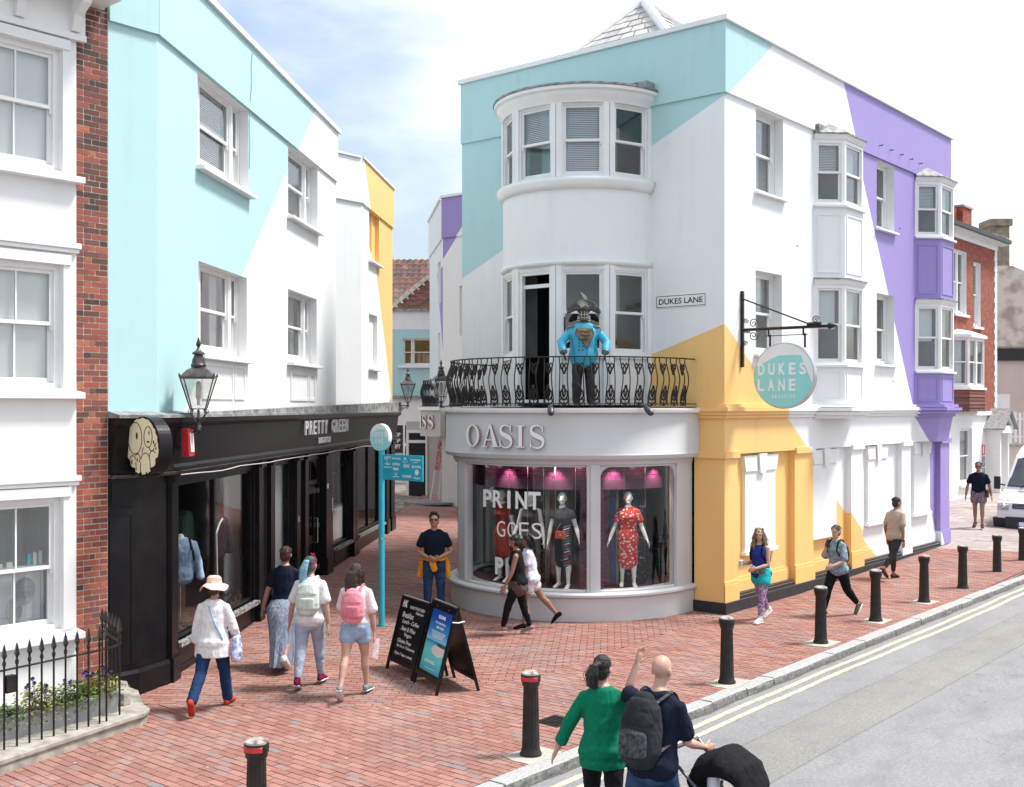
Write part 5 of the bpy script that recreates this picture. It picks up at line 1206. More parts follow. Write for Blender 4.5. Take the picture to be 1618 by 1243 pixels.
for k, mi in enumerate((0, 1, 1)):
    mb.fb(FR_, 3.30, 3.58, 0, .02, 1.95-k*.42, 2.32-k*.42, mi)
    if k: [mb.fb(FR_, 3.33, 3.33+.05*((i*7+k) % 4+1), .02, .024, 2.26-k*.42-i*.06, 2.28-k*.42-i*.06, 2) for i in range(5)]
mb.fb(FR_, 3.34, 3.44, .02, .025, 2.0, 2.28, 2); mb.build('wall_sign', [pm('red_sign', (0.6,0.08,0.1), 0.5), pm('grey_sign', (0.2,0.2,0.22), 0.5), M_letter], RH)

# ---- pale rendered gable building behind, with chimney
GB = thing('pale_gable_building', 'stained pale rendered gable building with chimney at the right edge', 'building', (21.0, 50.0, 0), 0)
mb = MB(); mb.prism([[(-1, -.3), (14, -.3), (14, 6), (8.5, 6.8), (1.0, 9.9), (-1, 9.9)]], lambda x, d, y: Vector((x, d, y)), 0, 8); mb.build('wall', pm('stained_pink_render', (0.66,0.56,0.50), 0.9, 0, 0.9, 0.3, 10, col2=(0.58,0.50,0.45)), GB)
mb = MB(); mb.box(-1, 10.5, -.12, 0, 5.75, 6.28, 0); mb.box(-1, 10.5, -.14, -.03, 6.285, 6.36, 1); mb.build('black_band', [M_char, M_stone], GB)
mb = MB(); mb.box(0.15, 0.95, 0.1, 1.2, 9.7, 11.7, 0); mb.box(0.08, 1.05, 0.0, 1.3, 11.7, 12.0, 0); mb.build('chimney', pm('lichened_chimney', (0.32,0.28,0.2), 0.9, 0, 4, 0.4, 20, col2=(0.2,0.17,0.12)), GB)
m, t, b = new_mat('stained_render')
n = _noise(t, 1.6, 8); n2 = _noise(t, 0.5, 4)
t.links.new(mixc(t, math_(t, 'MULTIPLY', ramp(t, n.outputs[0], 0.46, 0.64), 0.75), (0.68, 0.61, 0.55), (0.30, 0.25, 0.20)), b.inputs['Base Color']); b.inputs['Roughness'].default_value = 0.9
mb = MB(); mb.prism([[(-1, 6.3), (10.2, 6.3), (8.52, 6.82), (1.02, 9.92), (-1, 9.92)]], lambda x, d, y: Vector((x, d, y)), -0.03, 0.2); mb.build('stained_upper_wall', m, GB)
# sign board, picket fence and low pink wall in front of it
PW = thing('boundary_wall', 'low pink rendered wall with stone coping behind the white van', 'wall', (16.5, 44.0, 0), 0.18)
mb = MB(); mb.box(0.6, 13, 0, .3, -.3, 2.15); mb.build('wall', pm('pink_render', (0.66,0.56,0.51), 0.9, 0.05, 2, 0.2, 20), PW)
mb = MB(); mb.box(0.55, 13, -.06, .36, 2.15, 2.25); mb.build('coping', M_stone, PW)
mb = MB(); mb.box(0.30, 0.62, -.05, .35, -.3, 3.6); mb.build('pier', M_brickdark, PW)
PF = thing('picket_fence', 'white picket fence standing on the low pink wall', 'fence', (16.5, 44.0, 2.25), 0.18)
for k in range(60):
    mb = MB(); mb.box(0.75+k*.2, .85+k*.2, .1, .13, 0.05, 1.25)
    if k == 0: pk = mb.build('picket', M_wood, PF); x0 = 0
    else:
        o_ = pk.copy(); COL.objects.link(o_); o_.location = (k*.2, 0, 0.02*math.sin(k*3))
mb = MB()
for z in (.25, .95): mb.box(.7, 12.7, .131, .17, z, z+.07)
mb.build('rail', M_wood, PF)
mb = MB(); FB = Fr((0, 0), (1, 0), (0, -1))
mb.fb(FB, -0.4, 1.9, 0, .04, 0, 1.95)
SBd = thing('sign_board', 'white painted board with black lettering above the picket fence, partly hidden by the porch', 'sign', (17.35, 43.7, 2.25), 0.12)
mb.build('board', M_wood, SBd)
mb = MB()
for k, (s, xx, w) in enumerate((('51', .95, .36), ('street', .75, .95), ('office', 0.8, .8), ('space', .7, .85))): put_text(mb, FB, s, xx, 1.7-k*.42, .04, w, .22, .008, bold=.02)
mb.build('lettering', M_black, SBd)
# houses beyond the street so the far end is closed, and the row opposite (behind the camera) that windows mirror
for i, (x, y, w, h, c) in enumerate(((24, -4, 9, 9.5, (0.55,0.45,0.36)), (33.5, 7.5, 10, 11, (0.6,0.58,0.54)))):
    pass
# ================================================================ STREET OBJECTS
M_red = pm('red_reflective_band', (0.62, 0.03, 0.03), 0.4, 0.3, 20, 0)
M_capw = pm('worn_white_cap', (0.48, 0.46, 0.43), 0.6, 0, 14, 0.2, 60, col2=(0.14, 0.09, 0.075))
M_capr = pm('worn_red_cap', (0.45, 0.06, 0.06), 0.6, 0, 14, 0.2, 60, col2=(0.5, 0.45, 0.43))
BH = 0.90
BLAB = ['black fluted bollard cut by the bottom edge, left end of the row', 'black fluted bollard with red band left of the woman in green', 'black fluted bollard in front of the yellow corner', 'black fluted bollard between the blonde woman and the kerb', 'black fluted bollard just right of the woman on the phone', 'black fluted bollard with a worn red top', 'black fluted bollard just right of the red topped one', 'black fluted bollard before the parked white van', 'black fluted bollard farthest up the street at the right edge']
fl = MB(); n = 72
prof = [(0.0, 0.118, 0), (0.03, 0.118, 0), (0.05, 0.103, 0), (0.075, 0.100, 0), (0.09, 0.095, 1), (0.72, 0.080, 1), (0.735, 0.082, 0), (0.75, 0.094, 0), (0.78, 0.096, 0), (0.79, 0.104, 0), (0.855, 0.106, 0), (0.865, 0.100, 0)]
vs = []
for z, r, f in prof:
    for k in range(n):
        a = 2*PI*k/n; rr = r*(1-(0.085*max(0, math.cos(a*14))**0.7 if f else 0)); vs.append((rr*math.cos(a), rr*math.sin(a), z))
fl.add(vs, [(i*n+k, i*n+(k+1) % n, (i+1)*n+(k+1) % n, (i+1)*n+k) for i in range(len(prof)-1) for k in range(n)], 0, True)
me_post = fl.mesh('post', M_iron)
cp = MB(); cp.lathe([(0.100, 0.866), (0.098, 0.882), (0.06, 0.897), (0.0, 0.905)], n=32); me_cap = cp.mesh('cap', M_capw); cp2 = cp.mesh('cap', M_capr)
bd = MB(); bd.lathe([(0.1065, 0.80), (0.1085, 0.802), (0.1085, 0.842), (0.1065, 0.844)], n=32, a0=math.radians(200), a1=math.radians(320)); me_band = bd.mesh('band', M_red)
for i, (x, y) in enumerate(BOL):
    o_ = thing('bollard', BLAB[i], 'bollard', (x, y, 0.0), random.uniform(-.3, .3), 'bollards along the kerb')
    link('post', me_post, o_); link('cap', cp2 if i == 5 else me_cap, o_)
    if i in (0, 1): link('band', me_band, o_)

# ---- railing with spearheads and its stone plinth
RA, RBp = Vector((-4.30, 13.17)), Vector((-5.14, 11.4))
mb = MB(); dirp = (RBp-RA).normalized()
outl = [(-4.42, 13.52), (-4.30, 13.38), (-4.30, 13.17), (-4.40, 13.0), tuple(RBp+dirp*0.6), (-6.6, 11.5), (-5.6, 13.6), (-4.95, 14.45), (-4.70, 14.2)]
mb.prism([outl], lambda x, d, y: Vector((x, y, d)), -0.1, 0.10)
pl_ = thing('stone_plinth', 'worn stone plinth stepping out below the spearhead railing', 'plinth', (0, 0, 0))
mb.build('plinth_base', M_stone, pl_)
c0 = Vector((-5.2, 13.1))
mb = MB(); mb.prism([[tuple(Vector(p)+(Vector(p)-c0).normalized()*0.035) for p in outl]], lambda x, d, y: Vector((x, y, d)), 0.101, 0.155); mb.build('plinth_cap', M_stone, pl_, bevel=0.012)
mb = MB(); mb.prism([[(-4.60, 13.45), (-4.55, 13.55), (-4.78, 14.1), (-5.0, 14.2), (-5.1, 13.7)]], lambda x, d, y: Vector((x, y, d)), .1551, .30); mb.build('upper_step', M_stone, pl_, bevel=0.01)
RL = thing('railing', 'black iron railing with spearhead bars round the planted front area', 'railing', (0, 0, 0.155))
rp = [Vector((-5.60, 11.22)), Vector((-4.62, 12.72)), Vector((-4.53, 12.90)), Vector((-4.52, 13.08)), Vector((-4.58, 13.24)), Vector((-5.02, 13.88))]
# bars spaced along the run
bars = []
L1 = (rp[1]-rp[0]).length; nb_ = int(L1/0.145)
for k in range(nb_): bars.append(rp[1].lerp(rp[0], (k*0.145)/L1))
bars += [rp[3]+Vector((0.0, 0)), rp[2]*0.5+rp[1]*0.5, rp[4]]
for k in range(1, 6): bars.append(rp[4].lerp(rp[5], k/5.3))
mb = MB(); mb.tube([(0,0,0), (0,0,0.94)], 0.0115, 8); mb.tube([(0,0,.86), (0,0,.885), (0,0,.91)], [.016,.021,.016], 8)
mb.tube([(0,0,.93), (0,0,.95), (0,0,.965), (0,0,1.10)], [.012,.020,.033,.003], 4, smooth=False); me_bar = mb.mesh('spearhead_bar', M_iron)
for k, p in enumerate(bars): link('spearhead_bar', me_bar, RL, loc=(p.x, p.y, 0), rz=0.7)
sp_ = []
for i in range(len(rp)-1):
    a, b_ = rp[i], rp[i+1]
    for k in range(4): sp_.append(a.lerp(b_, k/4))
sp_.append(rp[-1])
mb = MB()
nrm_ = []
for i, p in enumerate(sp_):
    d_ = (sp_[min(i+1, len(sp_)-1)]-sp_[max(i-1, 0)]).normalized(); nrm_.append((p, Vector((d_.y, -d_.x))))
mb.sweep([(-.02, .815), (.02, .815), (.02, .828), (-.02, .828)], nrm_, 0, False); mb.build('top_rail', M_iron, RL)
mb = MB(); mb.box(-.05, .05, -.03, .03, .58, .76); mb.build('lock_box', M_iron, RL, loc=(-5.22, 11.80, 0), rz=1.0)
# ---- planters with pansies and trailing greenery
M_zinc = pm('zinc_planter', (0.36,0.38,0.40), 0.5, 0.25, 9, 0.3, 30, metal=0.3)
def leafmat(n, a, b2): return brick_piece_mat(n, [(0, a), (.5, b2), (.8, tuple(c*0.6 for c in a))], 0.6, dark=tuple(c*.7 for c in a))
LM = [leafmat('green_leaf', (0.07,0.14,0.025), (0.14,0.22,0.04)), leafmat('lime_leaf', (0.24,0.27,0.04), (0.30,0.24,0.05)), leafmat('pale_ivy', (0.10,0.17,0.06), (0.30,0.36,0.18))]
M_fl = [pm('violet_petal', (0.10,0.035,0.30), 0.7, 0.4, 40, 0), pm('dark_violet_petal', (0.03,0.012,0.09), 0.7)]
PLN = [(-5.42, 12.15, 2, 'zinc planter of pale variegated ivy at the left edge behind the railing'), (-5.17, 12.47, 1, 'zinc planter of lime green plants and violet pansies left in the row'), (-4.95, 12.80, 0, 'zinc planter of spreading green plants in the middle of the row'), (-4.78, 13.12, 1, 'zinc planter of lime plants with dark pansies at the right end')]
for i, (x, y, k, lab) in enumerate(PLN):
    t_ = thing('planter', lab, 'planter', (x, y, 0.156), math.atan2(0.7694, 0.6388)-0.12, 'planters behind the railing')
    mb = MB(); mb.hexa([(-.19,-.08,0),(.19,-.08,0),(.19,.08,0),(-.19,.08,0),(-.21,-.10,.24),(.21,-.10,.24),(.21,.10,.24),(-.21,.10,.24)]); mb.ring(Fr((0,-.1),(1,0),(0,-1)), -.215, .215, .22, .245, .01, 0, .01); mb.build('trough', M_zinc, t_)
    random.seed(30+i); mb = MB(); H_ = (0.12, 0.26, 0.22, 0.24)[i]
    for j in range(900):
        a = random.gauss(0, .13); b2 = random.gauss(0, .085); h = random.random()**1.3
        z = 0.22+h*H_*(1.1-abs(a)*1.8)-(0.14*random.random() if b2 < -.09 else 0)
        s_ = random.uniform(.012, .028); u = Vector((random.gauss(0,1), random.gauss(0,1), random.gauss(0,.5))).normalized(); v = u.cross(Vector((random.gauss(0,.6), random.gauss(0,.6), 1))).normalized()
        p = Vector((a, b2, z)); mb.add([p-u*s_, p-v*s_*.55, p+u*s_, p+v*s_*.55+Vector((0,0,.004))], [(0,1,2,3)], k if random.random() < .85 else 0)
    mb.build('foliage', LM, t_, kind='stuff')
    if i:
        mb = MB()
        for j in range((0, 9, 5, 14)[i]):
            p = Vector((random.uniform(-.18, .18), random.uniform(-.1, .06), 0.30+H_*random.uniform(.5, 1.05))); mb.tube([(p.x*.6, p.y*.6, .24), tuple(p)], .003, 4, 2)
            for q in range(5):
                a = 2*PI*q/5; u = Vector((math.cos(a), -.5, math.sin(a))); w = Vector((-math.sin(a), 0, math.cos(a))); r = .024
                mb.add([p, p+u*r*.7+w*r*.5, p+u*r*1.1, p+u*r*.7-w*r*.5], [(0,1,2,3)], 1 if i == 3 or random.random() < .3 else 0)
        mb.build('pansies', M_fl+[LM[0]], t_)

# ---- windsor lanterns on scroll brackets
M_cop = pm('dull_lantern_metal', (0.035,0.032,0.032), 0.35, 0, 12, 0.2, 60, metal=0.4, col2=(0.10,0.085,0.085))
M_lg = glass_mat('lantern_glass', (0.93,0.93,0.92), 0.08, 0.35)
def lantern(label, x, y, z, ang, arm, s=1.0, rot=0.25):
    """z = height of the arm; arm = distance from wall to lantern axis; ang = heading of the arm"""
    t_ = thing('wall_lantern', label, 'street lamp', (x, y, z), ang, 'wall lanterns')
    mb = MB(); mb.tube([(0, 0, 0), (arm+.04, 0, 0)], 0.014*s, 8); mb.box(-.0, .02, -.035, .035, -.34, .10)
    pts = [(arm*(1-k/10), 0, -.02-.30*(k/10)**1.6) for k in range(11)]; mb.tube(pts, 0.009, 6)
    for cx, cz, r in ((arm*.22, -.12, .075), (arm*.52, -.065, .045), (arm*.95, -.06, .04)):
        mb.tube([(cx+r*(1-q/26)*math.cos(q*.42), 0, cz+r*(1-q/26)*math.sin(q*.42)) for q in range(24)], 0.006, 5)
    mb.build('scroll_bracket', M_iron, t_)
    h = link('lantern_head', None, t_, loc=(arm, 0, 0), rz=rot)
    mb = MB()
    mb.lathe([(0.0,-.03),(.035,-.03),(.035,.03),(.022,.05),(.022,.10),(.03,.12),(.018,.14),(.016,.24)], n=12)
    for k in range(4):
        a = PI/2*k+PI/4; c_, s_ = math.cos(a), math.sin(a)
        mb.tube([(.02*c_,.02*s_,.06),(.08*c_,.08*s_,.12),(.13*c_,.13*s_,.19),(.10*c_,.10*s_,.25)], .008, 6)
        mb.tube([(.13*c_,.13*s_,.19),(.165*c_,.165*s_,.21),(.16*c_,.16*s_,.245),(.14*c_,.14*s_,.235)], .005, 5)
    def sq(r, z_): return [(r*math.cos(PI/2*k+PI/4), r*math.sin(PI/2*k+PI/4), z_) for k in range(4)]
    b0, b1 = sq(.135, .25), sq(.30, .66)
    for k in range(4):
        mb.tube([b0[k], b1[k]], .011, 4, smooth=False); mb.tube([b0[k], b0[(k+1) % 4]], .011, 4, smooth=False); mb.tube([b1[k], b1[(k+1) % 4]], .014, 4, smooth=False)
        e = b1[k]; mb.tube([e, (e[0]*1.02, e[1]*1.02, .69), (e[0]*1.04, e[1]*1.04, .72)], [.012, .016, .003], 6)
    mb.build('frame', M_cop, h)
    for k in range(4):
        p = [b0[k], b0[(k+1) % 4], b1[(k+1) % 4], b1[k]]; pp = [Vector(q) for q in p]; nn_ = (pp[1]-pp[0]).cross(pp[3]-pp[0]).normalized()*.002
        mb = MB(); mb.hexa([q-nn_ for q in (pp[0],pp[1],pp[2],pp[3])]+[q+nn_ for q in pp]); mb.build('lantern_pane', M_lg, h)
    mb = MB(); r0, r1, r2 = sq(.305, .67), sq(.20, .755), sq(.10, .80)
    mb.add(r0+r1+r2, [(k, (k+1) % 4, 4+(k+1) % 4, 4+k) for k in range(4)]+[(4+k, 4+(k+1) % 4, 8+(k+1) % 4, 8+k) for k in range(4)]+[(3,2,1,0), (8,9,10,11)])
    mb.lathe([(.095,.80),(.10,.83),(.085,.85),(.08,.90),(.06,.94),(.055,.96),(.085,.97),(.08,.99),(.045,1.01),(.02,1.04),(.015,1.06),(.03,1.08),(.032,1.10),(.012,1.17),(.0,1.20)], n=20)
    mb.build('lantern_top', M_cop, h)
    mb = MB(); mb.lathe([(.0,.62),(.03,.60),(.035,.55),(.035,.40),(.02,.37),(.02,.30)], n=12); mb.build('bulb', pm('frosted_bulb', (0.75,0.76,0.76), 0.4), h)
    if s != 1.0: h.scale = (s, s, s)
    return t_
aN = math.atan2(-0.0857, 0.9963)
p = Vector(L0)+LD*0.42+Vector((.9963,-.0857))*0.10
lantern('black wall lantern above the red alarm box on the black shopfront', p.x, p.y, 3.42, aN, 0.30, 1.02)
p = Vector(L0)+LD*15.9+Vector((.9963,-.0857))*0.12
lantern('black wall lantern at the far end of the black shopfront', p.x, p.y, 3.74, aN, 0.34, 0.86)
lantern('black wall lantern left of the round balcony', -1.07, 24.5, 3.72, PI+0.1, 0.46, 0.84)

# ---- curved balcony railing
def bal_tree(n_pan, R, cx, cy, z, parent, a0=-88, a1=88, stilt=True, hgt=0.84):
    mb = MB(); w = 0.085; bul = lambda f: -0.00+0.085*math.sin(PI*min(1, (1-f)*1.15))**2*(1 if f < .87 else 0)+0.02*(1-f)
    for sg in (-1, 1):
        mb.tube([(-bul(f), sg*(w-0.018*math.sin(PI*f*1.0)+.006*math.sin(2*PI*f)), f*hgt) for f in [k/12 for k in range(13)]], 0.0105, 6)
    # lower palmette
    for sg in (-1, 1):
        mb.tube([(-bul(.05), sg*.02, .03), (-bul(.1), sg*.075, .08), (-bul(.16), sg*.05, .13), (-bul(.2), sg*.02, .12)], .015, 5)
        mb.tube([(-bul(.15), sg*.015, .10), (-bul(.2), sg*.06, .17), (-bul(.28), sg*.062, .23), (-bul(.34), sg*.03, .28), (-bul(.38), 0, .33)], .016, 5)
        mb.tube([(-bul(.2), sg*.01, .16), (-bul(.28), sg*.028, .22), (-bul(.3), sg*.012, .27)], .013, 5)
        mb.tube([(0, sg*.012, .60), (0, sg*.055, .66), (0, sg*.06, .72), (0, sg*.03, .745), (0, sg*.018, .71)], .014, 5)
        mb.tube([(0, sg*.0, .55), (0, sg*.03, .62), (0, sg*.02, .68)], .015, 5)
    mb.tube([(-bul(.1), 0, .05), (-bul(.3), 0, .24)], .009, 5); mb.sphere((-bul(.38), 0, .335), (.016, .03, .035), 8, 6); mb.sphere((0, 0, .70), (.012, .022, .03), 8, 6)
    mb.tube([(-bul(.0), 0, .0), (-bul(.05), 0, .06)], [.03, .02], 8)
    me = mb.mesh('baluster_panel', M_iron)
    for k in range(n_pan):
        ph = math.radians(a0+(a1-a0)*k/(n_pan-1)); link('baluster_panel', me, parent, loc=(cx-R*math.cos(ph), cy-R*math.sin(ph), z), rz=ph)
    pth = [(p_, n_) for p_, n_ in bow_path(R, cx, cy, 48, 0.33)] if stilt else [(Vector((cx-R*math.cos(math.radians(a)), cy-R*math.sin(math.radians(a)))), Vector((-math.cos(math.radians(a)), -math.sin(math.radians(a))))) for a in [a1-(a1-a0)*i/20 for i in range(21)]]
    mb = MB(); mb.sweep([(-.022, z+hgt), (.022, z+hgt), (.022, z+hgt+.022), (-.022, z+hgt+.022)], pth, 0, False); mb.build('top_rail', M_iron, parent)
    mb = MB(); mb.sweep([(-.012, z+.03), (.012, z+.03), (.012, z+.045), (-.012, z+.045)], [(p_+n_*.03, n_) for p_, n_ in pth], 0, False); mb.build('bottom_rail', M_iron, parent)
BLC = thing('balcony_railing', 'black bellied iron balcony railing curving over the grey shop fascia', 'railing', (C0[0], C0[1], 0), A_ST)
bal_tree(29, 2.42, SCx, SCy, 3.72, BLC)
BL2 = thing('balcony_railing', 'small black iron balcony railing deep in the lane beyond the lanterns', 'railing', (-2.25, 37.0, 0), math.atan2(-0.6388, 0.7694))
bal_tree(14, 1.62, 0.10, 1.3, 3.72, BL2, -5, 88, False)
# spotlights hanging off the balcony edge
for lab, ph in (('black outdoor spotlight under the balcony edge beside the statue', 27), ('black outdoor spotlight under the balcony edge towards the yellow corner', 62)):
    q = cpt(2.62, ph); wq = Vector(C0)+q.x*SD+q.y*Vector((-SD.y, SD.x)); a = math.radians(ph)
    t_ = thing('spotlight', lab, 'spotlight', (wq.x, wq.y, 3.70), A_ST+a+PI, 'spotlights on the balcony edge')
    mb = MB(); mb.tube([(-.2,0,.03),(.0,0,.03),(.12,0,-.02)], .012, 6); mb.build('arm', M_iron, t_)
    mb = MB(); mb.tube([(.08,.0,.02),(.14,.02,-.03),(.22,.04,-.09),(.25,.045,-.12)], [.03,.055,.06,.045], 12); mb.build('lamp_housing', pm('dark_blue_grey_housing', (0.04,0.045,0.06), 0.35), t_)
# desk lamp in the open balcony door
dl_ = thing('desk_lamp', 'mint green angled desk lamp standing in the open balcony door', 'desk lamp', (1.03, 20.95, 3.73), 0)
mb = MB(); mb.tube([(-.28,.2,.0),(-.28,.2,.75),(-.05,.05,1.28)], .012, 6); mb.build('arm', pm('mint_metal', (0.25,0.55,0.5), 0.4), dl_)
mb = MB(); mb.lathe([(.02,.16),(.035,.1),(.10,.0),(.095,.0),(.03,.09)], n=16); o_ = mb.build('lamp_shade', pm('mint_metal', (0.25,0.55,0.5), 0.4), dl_, loc=(-.02, .03, 1.17)); o_.rotation_euler = (0.2, -0.7, 0)
# ---- street name plate on the corner
NP = thing('street_nameplate', 'white street nameplate with black lettering reading Dukes Lane', 'sign', (C0[0], C0[1], 0), A_ST)
FN2 = Fr((0, 1.44), (0, -1), (-1, 0))
mb = MB(); mb.fb(FN2, 0, 1.08, 0, 0.018, 5.535, 5.775); mb.build('plate', M_wood, NP, bevel=.006)
mb = MB(); mb.ring(FN2, 0.02, 1.06, 5.55, 5.76, .010, .018, .0205); put_text(mb, FN2, 'DUKES LANE', .54, 5.655, .018, .93, .105, .003, bold=.012); mb.build('lettering', M_black, NP)
# ---- round hanging sign on its scrolled bracket
M_disc = None
def disc_paint(name, R):
    return painted(name, (0.82, 0.83, 0.83), [((0.33, 0.72, 0.70), [(-0.38*0+0.42, -1, -0.62*R), (0, -1, -0.60*R), (-2.6, -1, -1.95*R)])])
HS = thing('hanging_sign', 'large round teal and white hanging sign on a black scroll bracket over the pavement', 'sign', (C0[0]+SD.x*.612, C0[1]+SD.y*.612, 0), math.atan2(-SD.x, SD.y))
# local: x = outwards from the wall, -y faces the camera side (down the street)
FH = Fr((0, 0), (1, 0), (0, -1)); HR = .59; HC = (.868, 4.26)
mb = MB(); mb.prism([ell(0, 0, HR, HR, 56)], lambda x, d, y: Vector((x, -d, y)), -.055, .055); d_ = mb.build('sign_drum', M_chrome, HS, loc=(HC[0], 0, HC[1]))
mb = MB(); mb.prism([ell(0, 0, HR*.955, HR*.955, 56)], lambda x, d, y: Vector((x, -d, y)), .0552, .06); mb.build('sign_face', painted('round_sign_face', (0.82,0.83,0.83), [((0.30,0.70,0.68), [(0.42, -1, -0.40), (0, -1, -.36), (-2.3, -1, -1.12)])]), HS, loc=(HC[0], 0, HC[1]))
mb = MB(); FHs = Fr((HC[0], 0), (1, 0), (0, -1))
def spaced(mb, F, s, t0, t1, z, o, h, w, bold=.02):
    for i, ch in enumerate(s): put_text(mb, F, ch, t0+(t1-t0)*i/(len(s)-1), z, o, w if ch != 'I' else w*.3, h, .003, bold=bold)
spaced(mb, FHs, 'DUKES', -.43, .37, HC[1]+.12, .061, .215, .125, .03); spaced(mb, FHs, 'LANE', -.44, .17, HC[1]-.165, .061, .215, .125, .03); spaced(mb, FHs, 'BRIGHTON', -.20, .20, HC[1]-.37, .061, .07, .035, .01)
mb.build('lettering', M_letter, HS)
mb = MB(); mb.fb(FH, 0.0, .05, -.03, .03, 4.43, 5.82)
mb.tube([(0.02, 0, 5.11), (1.62, 0, 5.11)], .028, 8); mb.tube([(1.60,0,5.11),(1.66,0,5.11),(1.70,0,5.11),(1.85,0,5.11)], [.028,.028,.06,.004], 8)
mb.tube([(0.03, 0, 5.68), (1.35, 0, 5.15)], .014, 8); mb.tube([(1.3,0,5.15),(1.55,0,5.15)], .04, 6); mb.tube([(0, 0, 5.09), (-.0, .35, 5.09)], .012, 6)
for cx, cz, r, sg in ((.25, 5.22, .09, 1), (.10, 5.28, .05, -1), (.25, 5.0, .09, -1), (.08, 4.86, .05, 1), (1.45, 5.23, .07, 1)):
    mb.tube([(cx+r*(1-q/28)*math.cos(q*.4), 0, cz+sg*r*(1-q/28)*math.sin(q*.4)) for q in range(26)], .009, 5)
for x in (.55, 1.22): mb.tube([(x, 0, 5.10), (x, 0, 4.98), (x+.03, 0, 4.96)], .018, 6); mb.tube([(x+.03, 0, 5.0), (x+.03, 0, 4.75)], .020, 6)
mb.tube([(.5, 0, 4.98), (1.3, 0, 4.98)], .008, 6); mb.build('scroll_bracket', M_iron, HS)
# ---- round black projecting sign with cream bubble lettering
BS = thing('projecting_sign', 'round black sign with dripping cream bubble lettering projecting from the black shopfront', 'sign', (L0[0]-.6388*.40, L0[1]-.7694*.40, 0), math.atan2(-0.6388, 0.7694))
M_cream = pm('cream_vinyl', (0.78, 0.70, 0.45), 0.5, 0.05, 4, 0)
mb = MB(); bc_ = (.45, 3.21); mb.prism([ell(0, 0, .375, .375, 56)], lambda x, d, y: Vector((x, -d, y)), -.09, .09); mb.build('sign_drum', M_black, BS, loc=(bc_[0], 0, bc_[1]), bevel=.004)
blob = []
for k in range(72):
    a = 2*PI*k/72; r = .362
    if PI*1.12 < a < PI*1.88: r = .355-.028*(math.sin(k*1.35) > .3)-.010*(math.sin(k*2.9) > .3)
    elif a < .9: r = .345+.009*math.sin(k*1.9)
    elif a < 1.9: r = .352+.006*math.sin(k*1.5)
    blob.append((r*math.cos(a)*.98-.01, r*math.sin(a)))
mb = MB(); mb.prism([blob], lambda x, d, y: Vector((x, -d, y)), .0902, .094); mb.build('bubble_logo', M_cream, BS, loc=(bc_[0], 0, bc_[1]))
mb = MB(); FBs = Fr(bc_[:1]+(0,), (1, 0), (0, -1)); FBs = Fr((bc_[0], 0), (1, 0), (0, -1))
def outl_(pts, r=.006): mb.tube([(bc_[0]+x, -.0945, bc_[1]+y) for x, y in pts], r, 5)
outl_(ell(-.17, .10, .155, .20, 26)+[ell(-.17, .10, .155, .20, 26)[0]]); outl_(ell(.12, .12, .09, .13, 20)+[(.21, .12)]); outl_(arc(.06, -.18, .10, .2, 2.9, 14), .006); outl_([(-.04,-.20),(-.05,-.30),(-.02,-.34)]); outl_(arc(-.22, -.19, .07, .3, 3.0, 12)); outl_([(-.15,-.2),(-.14,-.3)]); outl_(arc(-.11, -.15, .055, -1, 2.6, 10)); outl_([(.16,-.15),(.17,-.28)]); outl_(arc(.22, -.12, .07, .6, 3.2, 10)); outl_([(.02,-.01),(-.02,-.08)]); outl_(arc(.20,.0,.05,3.3,6.1,8)); outl_([(.24,.07),(.27,.0),(.30,.05)])
for ex, ey, rx, ry in ((-.13, .13, .02, .045), (.14, .17, .01, .025), (.12, .06, .03, .012), (-.24, -.20, .012, .035), (-.12, -.17, .010, .025), (.24, .06, .012, .022), (.29, -.02, .01, .02)):
    mb.prism([ell(ex, ey, rx, ry, 14)], lambda x, d, y: Vector((bc_[0]+x, -d, bc_[1]+y)), .0942, .097)
mb.build('logo_lines', M_black, BS)
mb = MB(); mb.box(0, .10, -.02, .02, 3.30, 3.34); mb.box(0, .10, -.02, .02, 3.05, 3.09); mb.build('bracket', M_iron, BS)
# ---- turquoise sign post with disc and shop directory
M_cyan = pm('turquoise_paint', (0.03, 0.42, 0.55), 0.4, 0.1, 6, 0.1, 30)
pz = gz(-2.2, 18.9)
SPp = thing('sign_post', 'tall turquoise sign post with round top disc and blade of shop names', 'signpost', (-2.17, 18.9, pz), math.atan2(-SD.x, SD.y))
mb = MB(); mb.tube([(0,0,-.1), (0,0,3.02)], .050, 16); mb.tube([(0,0,-.02),(0,0,.03)], .06, 16); mb.build('pole', M_cyan, SPp)
mb = MB(); mb.prism([ell(0, 0, .225, .225, 40)], lambda x, d, y: Vector((x, -d, y)), -.02, .055); dd = mb.build('disc', painted('post_disc_face', (0.82,0.83,0.83), [((0.33,0.74,0.74), [(0.42, -1, -0.15), (0, -1, -.14), (-2.3, -1, -.43)])]), SPp, loc=(0, 0, 3.14))
mb = MB(); Fq = Fr((0, 0), (1, 0), (0, -1)); spaced(mb, Fq, 'DUKES', -.165, .15, 3.185, .0555, .085, .05, .03); spaced(mb, Fq, 'LANE', -.15, .07, 3.075, .0555, .085, .05, .03); mb.build('disc_lettering', M_letter, SPp)
mb = MB(); mb.fb(Fq, .05, .96, -.012, .012, 2.44, 2.86); bl_ = mb.build('directory_blade', M_cyan, SPp, bevel=.002)
mb = MB()
